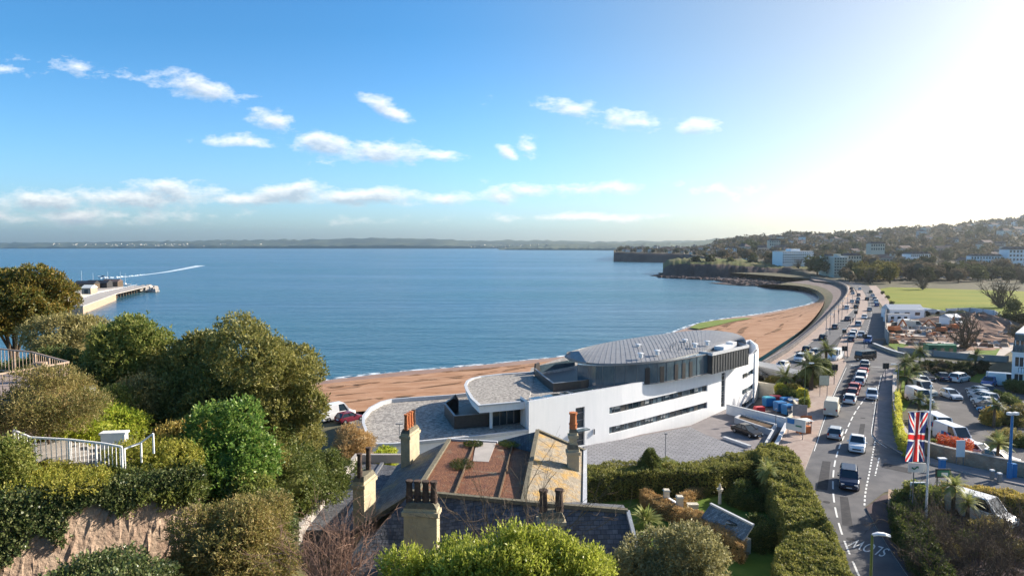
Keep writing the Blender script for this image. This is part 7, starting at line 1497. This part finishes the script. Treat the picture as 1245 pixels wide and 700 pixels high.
# far woodland between the houses: reads as one mass
rg = np.random.default_rng(5); parts = []; bl0 = [(np.zeros(3), np.array([4.2, 4.2, 3.4]))]
for i in range(850):
    px = rg.uniform(750, 1275); y0 = float(ystart(px)); d = y0 + 45 + (y1_(px) + 30 - y0) * rg.random() ** .8; x, y, z = tpoint(px, d); k = rg.uniform(.7, 1.5) * (1 + d / 2800) * (.5 if px < 870 else 1)
    if any((x - a) ** 2 + (y - b) ** 2 < 81 for a, b in used_): continue
    P_, N_ = blobpts(bl0, 34, rg); P_ = P_ * k * np.array([1, 1, rg.uniform(.7, 1.2)]) + np.array([x, y, z + 2.6 * k]); parts.append(leafcloud(P_, N_, 2, 2.6 * k, 1.9 * k, .5, .3, .6, rg))
v, f = join(parts); M['farwood'] = _lm('far_woodland', (.085, .08, .045), (.145, .12, .08), (.18, .14, .095), .2, .012); tag(npmesh('distant_woodland', v, f, M['farwood']), kind='stuff')
o = put_tree(1030.5, 1180, 'dark', 1.9, 'single tall dark tree standing above the skyline of the hill', None)
# belt of trees behind the playing field
BL = {'brown': 'brownish tree in the belt behind the playing field', 'dark': 'dark tree in the belt behind the playing field', 'green': 'green tree in the belt behind the playing field', 'autumn': 'yellowish tree in the belt behind the playing field', 'bare': 'leafless tree in the belt behind the playing field'}
for i in range(58):
    px = 1030 + i * 4.1 + rr.uniform(-2, 2); k = rr.choice(('brown', 'bare', 'dark', 'green', 'brown', 'bare')); 
    if 1040 < px < 1085 and rr.random() < .5: k = 'autumn'
    d = rr.uniform(440, 560) if px > 1085 else rr.uniform(430, 500); put_tree(px, d, k, rr.uniform(.8, 1.45), BL[k], 'trees behind the playing field', z=GZ - .1 if d < 480 else None)
for px, py, sc, l in ((1216, 374, 1.4, 'large spreading leafless tree alone on the playing field'), (1174, 425, 1.0, 'small leafless tree on the building site in front of the soil heap'), (1122, 352, 1.0, 'leafless tree at the near edge of the far parked row')):
    p = V(px, py); o = dup(FB[0 if sc > 1.2 else 1], tuple(p), rr.random() * 6, sc, label=l); o.name = 'bare_tree'
for i, (px, py, k, sc, l) in enumerate(((1232, 384, 'green', .62, 'bushy green tree right of the large spreading leafless tree'), (1244, 400, 'dark', .6, 'dark tree behind the white hotel'), (1226, 398, 'green', .5, 'green shrubby tree outside the pale curving fence'), (1237, 416, 'brown', .5, 'brown green tree against the hotel roof'), (1084, 372, 'green', .22, 'little tree beside the park path near the marquee'), (1079, 364, 'green', .2, 'little tree midway along the park path'), (1073, 358, 'dark', .2, 'little tree at the far end of the park path'), (846, 321, 'dark', 1.0, 'dark tree nearest the tip on the near headland'), (863, 321, 'dark', 1.15, 'larger dark tree on the grassy near headland'), (888, 322, 'green', .9, 'green tree on the near headland'), (915, 323, 'dark', 1.0, 'dark tree on the landward side of the near headland'), (935, 325, 'brown', 1.1, 'brownish tree where the near headland meets the road'))):
    if py < 330: d = 29.5 * FPX / (337 - 298.55) + 40; x = (px - 622.5) / FPX * d; loc = (x, d, CAM_Z - (py - 298.55) / FPX * d - 1)
    else: loc = tuple(V(px, py))
    o = dup(FT[k][i % 2], loc, i, sc, label=l); o.name = 'tree'
for i in range(34):         # shrubs in the flower beds of the hotel garden
    px, py = 1118 + (i % 12) * 7.2 + rr.uniform(-3, 3), 446 + (i // 12) * 4.2 + rr.uniform(-1.5, 1.5) + (i % 12) * .35; o = dup(FT[rr.choice(('dark', 'brown', 'green'))][i % 2], (*V(px, py).xy, GZ - .3), i, rr.uniform(.14, .24), label='small dark shrub in a flower bed of the hotel garden', group='shrubs in the hotel garden'); o.name = 'garden_shrub'; o['category'] = 'shrub'
for m_ in list(FLM.values()) + [M['farwood']]:
    q = m_.node_tree.nodes['Principled BSDF']; q.inputs['Specular IOR Level'].default_value = .04; q.inputs['Roughness'].default_value = .9
# larger buildings of the town
def block(name, label, px0, px1, d, z0, hgt, floors, bays, m, depth=14, balc=False, roof='flat', cat='building', skew=0.0):
    x0, x1 = (px0 - 622.5) / FPX * d, (px1 - 622.5) / FPX * d; a, b_ = Vector((x0, d)), Vector((x1, d + skew)); u_ = (b_ - a).normalized(); n_ = Vector((u_.y, -u_.x)); ln = (b_ - a).length; an = math.atan2(u_.y, u_.x); t = thing(name, label, cat, ((x0 + x1) / 2, d, z0)); c_ = (a + b_) / 2 - n_ * depth / 2
    s = MB(); s.box((c_.x, c_.y, z0 + hgt / 2 - 2), (ln, depth, hgt + 4), an); s.build('wall', m, t); fh = hgt / floors; bw = ln / bays
    for k in range(floors):
        for i in range(bays):
            q = a + u_ * (bw * (i + .5)) + n_ * .03; s = MB(); s.box((q.x, q.y, z0 + fh * (k + .55)), (bw * .52, .2, fh * .55), an); s.build('window', M['glass'], t)
        if balc: q = (a + b_) / 2 + n_ * .7; s = MB(); s.box((q.x, q.y, z0 + fh * k + .45), (ln * .98, 1.4, .9), an); s.build('balcony', m, t)
    if roof == 'flat': s = MB(); s.box((c_.x, c_.y, z0 + hgt + .3), (ln + .6, depth + .6, .6), an); s.build('roof', M['pale'], t); s = MB(); s.box((c_.x, c_.y, z0 + hgt + 1.6), (ln * .3, depth * .5, 2.2), an); s.build('lift_housing', m, t)
    else:
        nb_ = max(2, bays // 2); w_ = ln / nb_
        for i in range(nb_):
            q = a + u_ * (w_ * (i + .5)) - n_ * depth / 2; s = MB(); h = w_ * .38; P = [q + u_ * (-w_ / 2) + n_ * (depth / 2 + .4), q + u_ * (w_ / 2) + n_ * (depth / 2 + .4), q + u_ * (w_ / 2) - n_ * depth / 2, q - u_ * (w_ / 2) - n_ * depth / 2, q + n_ * (depth / 2 + .4), q - n_ * depth / 2]; zz = [z0 + hgt] * 4 + [z0 + hgt + h] * 2
            s.add([(p.x, p.y, z) for p, z in zip(P, zz)], ((0, 3, 5, 4), (1, 4, 5, 2), (0, 4, 1), (3, 2, 5), (0, 1, 2, 3))); s.build('roof', M['houseroof'] if roof == 'gable' else m, t)
    return t
def zpy(py, d): return CAM_Z - (py - 298.55) / FPX * d
block('hotel_block', 'long white flat roofed hotel block standing above the headland road', 951, 995, 640, zpy(320.5, 640), (320.5 - 306) / FPX * 640, 5, 14, M['white'], 14, True, skew=12)
block('apartment_building', 'tall cream apartment building beside the road bend under the hill', 1014, 1030, 520, zpy(334, 520), (334 - 313) / FPX * 520, 6, 5, M['cream'], 12, True)
block('terrace_houses', 'cream stepped terrace left of the tall cream apartment building', 1004, 1013, 530, zpy(334, 530), 15, 4, 3, M['cream'], 12, False, 'gable'); block('apartment_building', 'grey cream apartment building partly behind trees, right of the tall cream one', 1031, 1047, 540, zpy(335, 540), 16, 5, 5, M['cream'], 12, False, 'gable')
block('terrace_houses', 'white gabled terrace on the slope above the middle of the playing field', 1107, 1137, 640, zpy(318, 640), 7.2, 2, 10, M['white'], 10, False, 'gable', skew=8); block('terrace_houses', 'white gabled terrace on the slope above the lone spreading tree', 1180, 1213, 600, zpy(320.5, 600), 6.8, 2, 11, M['white'], 10, False, 'gable', skew=-6)
block('villa', 'white villa at the right end of the hillside with flat roof', 1226, 1256, 590, zpy(318, 590), 10.5, 3, 7, M['white'], 12, False, 'gable'); block('villa', 'pale villa half hidden by trees above the two cream apartment buildings', 1058, 1075, 760, zpy(305, 760), 8, 2, 6, M['cream'], 10, False, 'gable'); block('villa', 'low white villa above the dark near headland', 905, 921, 760, zpy(318, 760), 6, 2, 6, M['white'], 10, False, 'gable'); block('villa', 'white villa on the slope between headlands and hotel block', 884, 895, 900, zpy(310, 900), 9, 3, 5, M['white'], 10, False, 'gable'); block('villa', 'pale villa highest on the slope left of the white hotel block', 935, 948, 1000, zpy(299, 1000), 8, 2, 5, M['cream'], 10, False, 'gable')
for src in [*FH_, *FB, *sum(FT.values(), [])]: remove(src)
# far town across the bay: one mass of specks
rr = random.Random(31); mb = MB()
for i in range(420):
    px = rr.choice((rr.gauss(150, 45), rr.gauss(215, 14), rr.uniform(60, 330), rr.uniform(560, 830))); d = 6900 + rr.uniform(0, 900) if px < 560 else 4800 + rr.uniform(0, 500)
    zz = zpy(rr.uniform(296.2, 300.6) if px < 560 else rr.uniform(297, 301.5), d); s_ = rr.uniform(6, 14) * (1 if px < 560 else .6); mb.box(((px - 622.5) / FPX * d, d, zz), (s_ * 1.5, s_, s_ * .8), rr.random() * 3, 0)
tag(mb.build('distant_town', M['cream']), kind='stuff')

# ------------------------------------------------------------------ pier, boats
pa, pb, pc_, pd = V(84, 372, 3.6), V(128, 357, 3.6), V(172, 347.2, 3.6), V(190, 347, 3.0)
pr_ = thing('pier', 'stone and timber pier with pale deck reaching into the sea', 'pier', (pa.x, pa.y, 0))
path = [(p.x, p.y) for p in (pa, pb, pc_)]
s = MB(); s.wall(path, 10.4, 3.2, 3.6); s.build('deck', M['concrete'], pr_); s = MB(); s.wall(path[:2], 10.2, -3, 3.2); s.build('stone_wall', M['stone'], pr_); s = MB()
P = resamp(path[:2], 12)
s_ = MB()
for p in P: s_.box((p[0], p[1] - 4.4, 1.4), (.9, 3.2, 3.4))
s_.build('buttress', M['stone'], pr_)
s_ = MB()
for p in resamp(path[1:], 14):
    for dy in (-5, -1.5, 2, 5): s_.tube((p[0], p[1] + dy, -3), (p[0], p[1] + dy, 3.2), .35, n=7)
s_.build('pile', M['wood'], pr_)
s_ = MB()
for p in resamp(path[1:], 14)[:-1]: s_.bar((p[0], p[1] - 5, .9), (p[0] + 3, p[1] - 5, 2.8), .3)
s_.build('brace', M['wood'], pr_); s_ = MB(); Rp = resamp(path, 40)
for p in Rp: s_.tube((p[0], p[1] - 5.2, 3.6), (p[0], p[1] - 5.2, 4.7), .06, n=5)
for p, q in zip(Rp, Rp[1:]): s_.bar((p[0], p[1] - 5.2, 4.7), (q[0], q[1] - 5.2, 4.7), .1)
s_.build('railing', M['metalwhite'], pr_)
rr = random.Random(2); mb = MB()
for i in range(90): p = V(rr.uniform(166, 191), rr.uniform(350, 355), .2); k = rr.uniform(1, 2.4); mb.box((p.x, p.y, k * .3 + rr.random() * 1.4), (k * 1.6, k * 1.3, k), rr.random() * 3, 0, .6)
mb.build('rock_armour', M['concrete'], pr_)
for i, (x, y, L_, m, rm, l) in enumerate(((106, 350.5, 12, 'wood', 'black', 'dark timber shed behind the landward part of the pier'), (121, 349.5, 13, 'black', 'black', 'long black roofed shed beside the pier'), (137, 348, 10, 'wood', 'houseroof', 'reddish shed farthest out beside the pier'), (109, 356.5, 5, 'rust', 'lav', 'small brown hut with pale gabled roof on the landward end of the pier'))):
    p = V(x, y, 3.3); t = thing('harbour_shed', l, 'shed', tuple(p)); s = MB(); s.box((p.x, p.y, 4.7), (L_, 6, 3.4)); s.build('wall', M[m], t); a, b_ = L_ / 2 + .3, 3.3
    r1 = MB(); r1.add([(p.x - a, p.y - b_, 6.4), (p.x + a, p.y - b_, 6.4), (p.x + a, p.y + b_, 6.4), (p.x - a, p.y + b_, 6.4), (p.x - a, p.y, 8), (p.x + a, p.y, 8)], ((0, 1, 5, 4), (2, 3, 4, 5), (1, 2, 5), (3, 0, 4), (3, 2, 1, 0))); r1.build('roof', M[rm], t); s = MB(); s.box((p.x, p.y - 3.02, 4.4), (2, .12, 2.4)); s.build('door', M['black'], t)
q = [tuple(V(x, y, 3).xy) for x, y in ((60, 362), (150, 350), (150, 347), (40, 346))]; s = MB(); s.prism(q, -2, 3.2); struct('harbour_quay', s, M['concrete'])
def yacht(label, x, y, h, sc=1.0):
    p = V(x, y, 0); t = thing('sailing_boat', label, 'boat', tuple(p), 'sailing boats moored by the pier'); s = MB(); hl = [(-4, [(.9, .15), (1.1, .9)]), (-1, [(1.3, .0), (1.5, 1.0)]), (2, [(1.0, .05), (1.3, 1.1)]), (4.4, [(.05, .5), (.1, 1.3)])]; loft(hl, s); s.v = [(p.x + a * sc, p.y + b * sc, c * sc) for a, b, c in s.v]; s.build('hull', M['metalwhite'], t); s = MB(); s.box((p.x - .6, p.y, 1.3), (3, 1.6, .7), 0, 0, .8); s.build('cabin', M['lav'], t); s = MB(); s.tube((p.x + .4, p.y, .9), (p.x + .4, p.y, h), .09, .06, 6); s.bar((p.x + .4, p.y, 2.2), (p.x - 3.2, p.y, 2.1), .12); s.build('mast', M['metalwhite'], t)
for x, y, h, l in ((99, 349.8, 12, 'white sailing boat moored at the landward sheds by the pier'), (113, 351.5, 11, 'white sailing boat moored between the dark sheds and the small hut'), (131, 351, 11.5, 'white sailing boat moored beside the pale pier deck'), (146, 347.5, 10.5, 'white sailing boat moored farthest out behind the pier'), (152, 347, 9, 'smaller sailing boat just off the outer pier')): yacht(l, x, y, h)
p = V(125, 338.2, 0); t = thing('speedboat', 'white speedboat racing across the bay ahead of its long wake', 'boat', tuple(p)); s = MB(); hl = [(-4.5, [(.9, .2), (1.25, 1.3)]), (-1, [(1.1, .1), (1.6, 1.5)]), (2.5, [(.8, .3), (1.4, 1.8)]), (4.8, [(.05, 1.2), (.15, 2.1)])]; loft(hl, s); an = math.pi; s.v = [(p.x - a, p.y - b, c) for a, b, c in s.v]; s.build('hull', M['metalwhite'], t); s = MB(); s.box((p.x + .3, p.y, 2.0), (2.6, 1.8, 1.0), 0, 0, .75); s.build('cabin', M['glass'], t); s = MB(); s.box((p.x + 4.8, p.y, 1.0), (.7, .5, 1.2)); s.build('outboard_motor', M['black'], t)
W_ = [V(x, y, 0) for x, y in ((126, 338.3), (140, 337.6), (160, 336), (180, 333.5), (200, 331), (215, 328.4), (230, 325.6), (244, 322.8))]; P = resamp([p.xy for p in smooth(W_)], 60); mb = MB()
for i in range(59):
    a, b_ = P[i], P[i + 1]; w0, w1 = 1.6 + i * .085, 1.6 + (i + 1) * .085
    d_ = (b_ - a) / np.linalg.norm(b_ - a); n_ = np.array([-d_[1], d_[0]]); mb.quad((*(a - n_ * w0), .03), (*(b_ - n_ * w1), .03), (*(b_ + n_ * w1), .03), (*(a + n_ * w0), .03))
for i in range(60): a = P[int(rr.random() ** 2 * 12)]; k = rr.uniform(.4, 1.3); mb.box((a[0] + rr.gauss(1, 1.4), a[1] + rr.gauss(0, 1.3), .3 + rr.random() * .5), (k * 2, k, k * .7), rr.random() * 3, 0, .5)
M['wake'] = mat('wake_foam', (.70, .76, .80), (.30, .42, .50), .6, .25, ramp=(.4, .7)); tag(mb.build('boat_wake', M['wake']), kind='stuff')
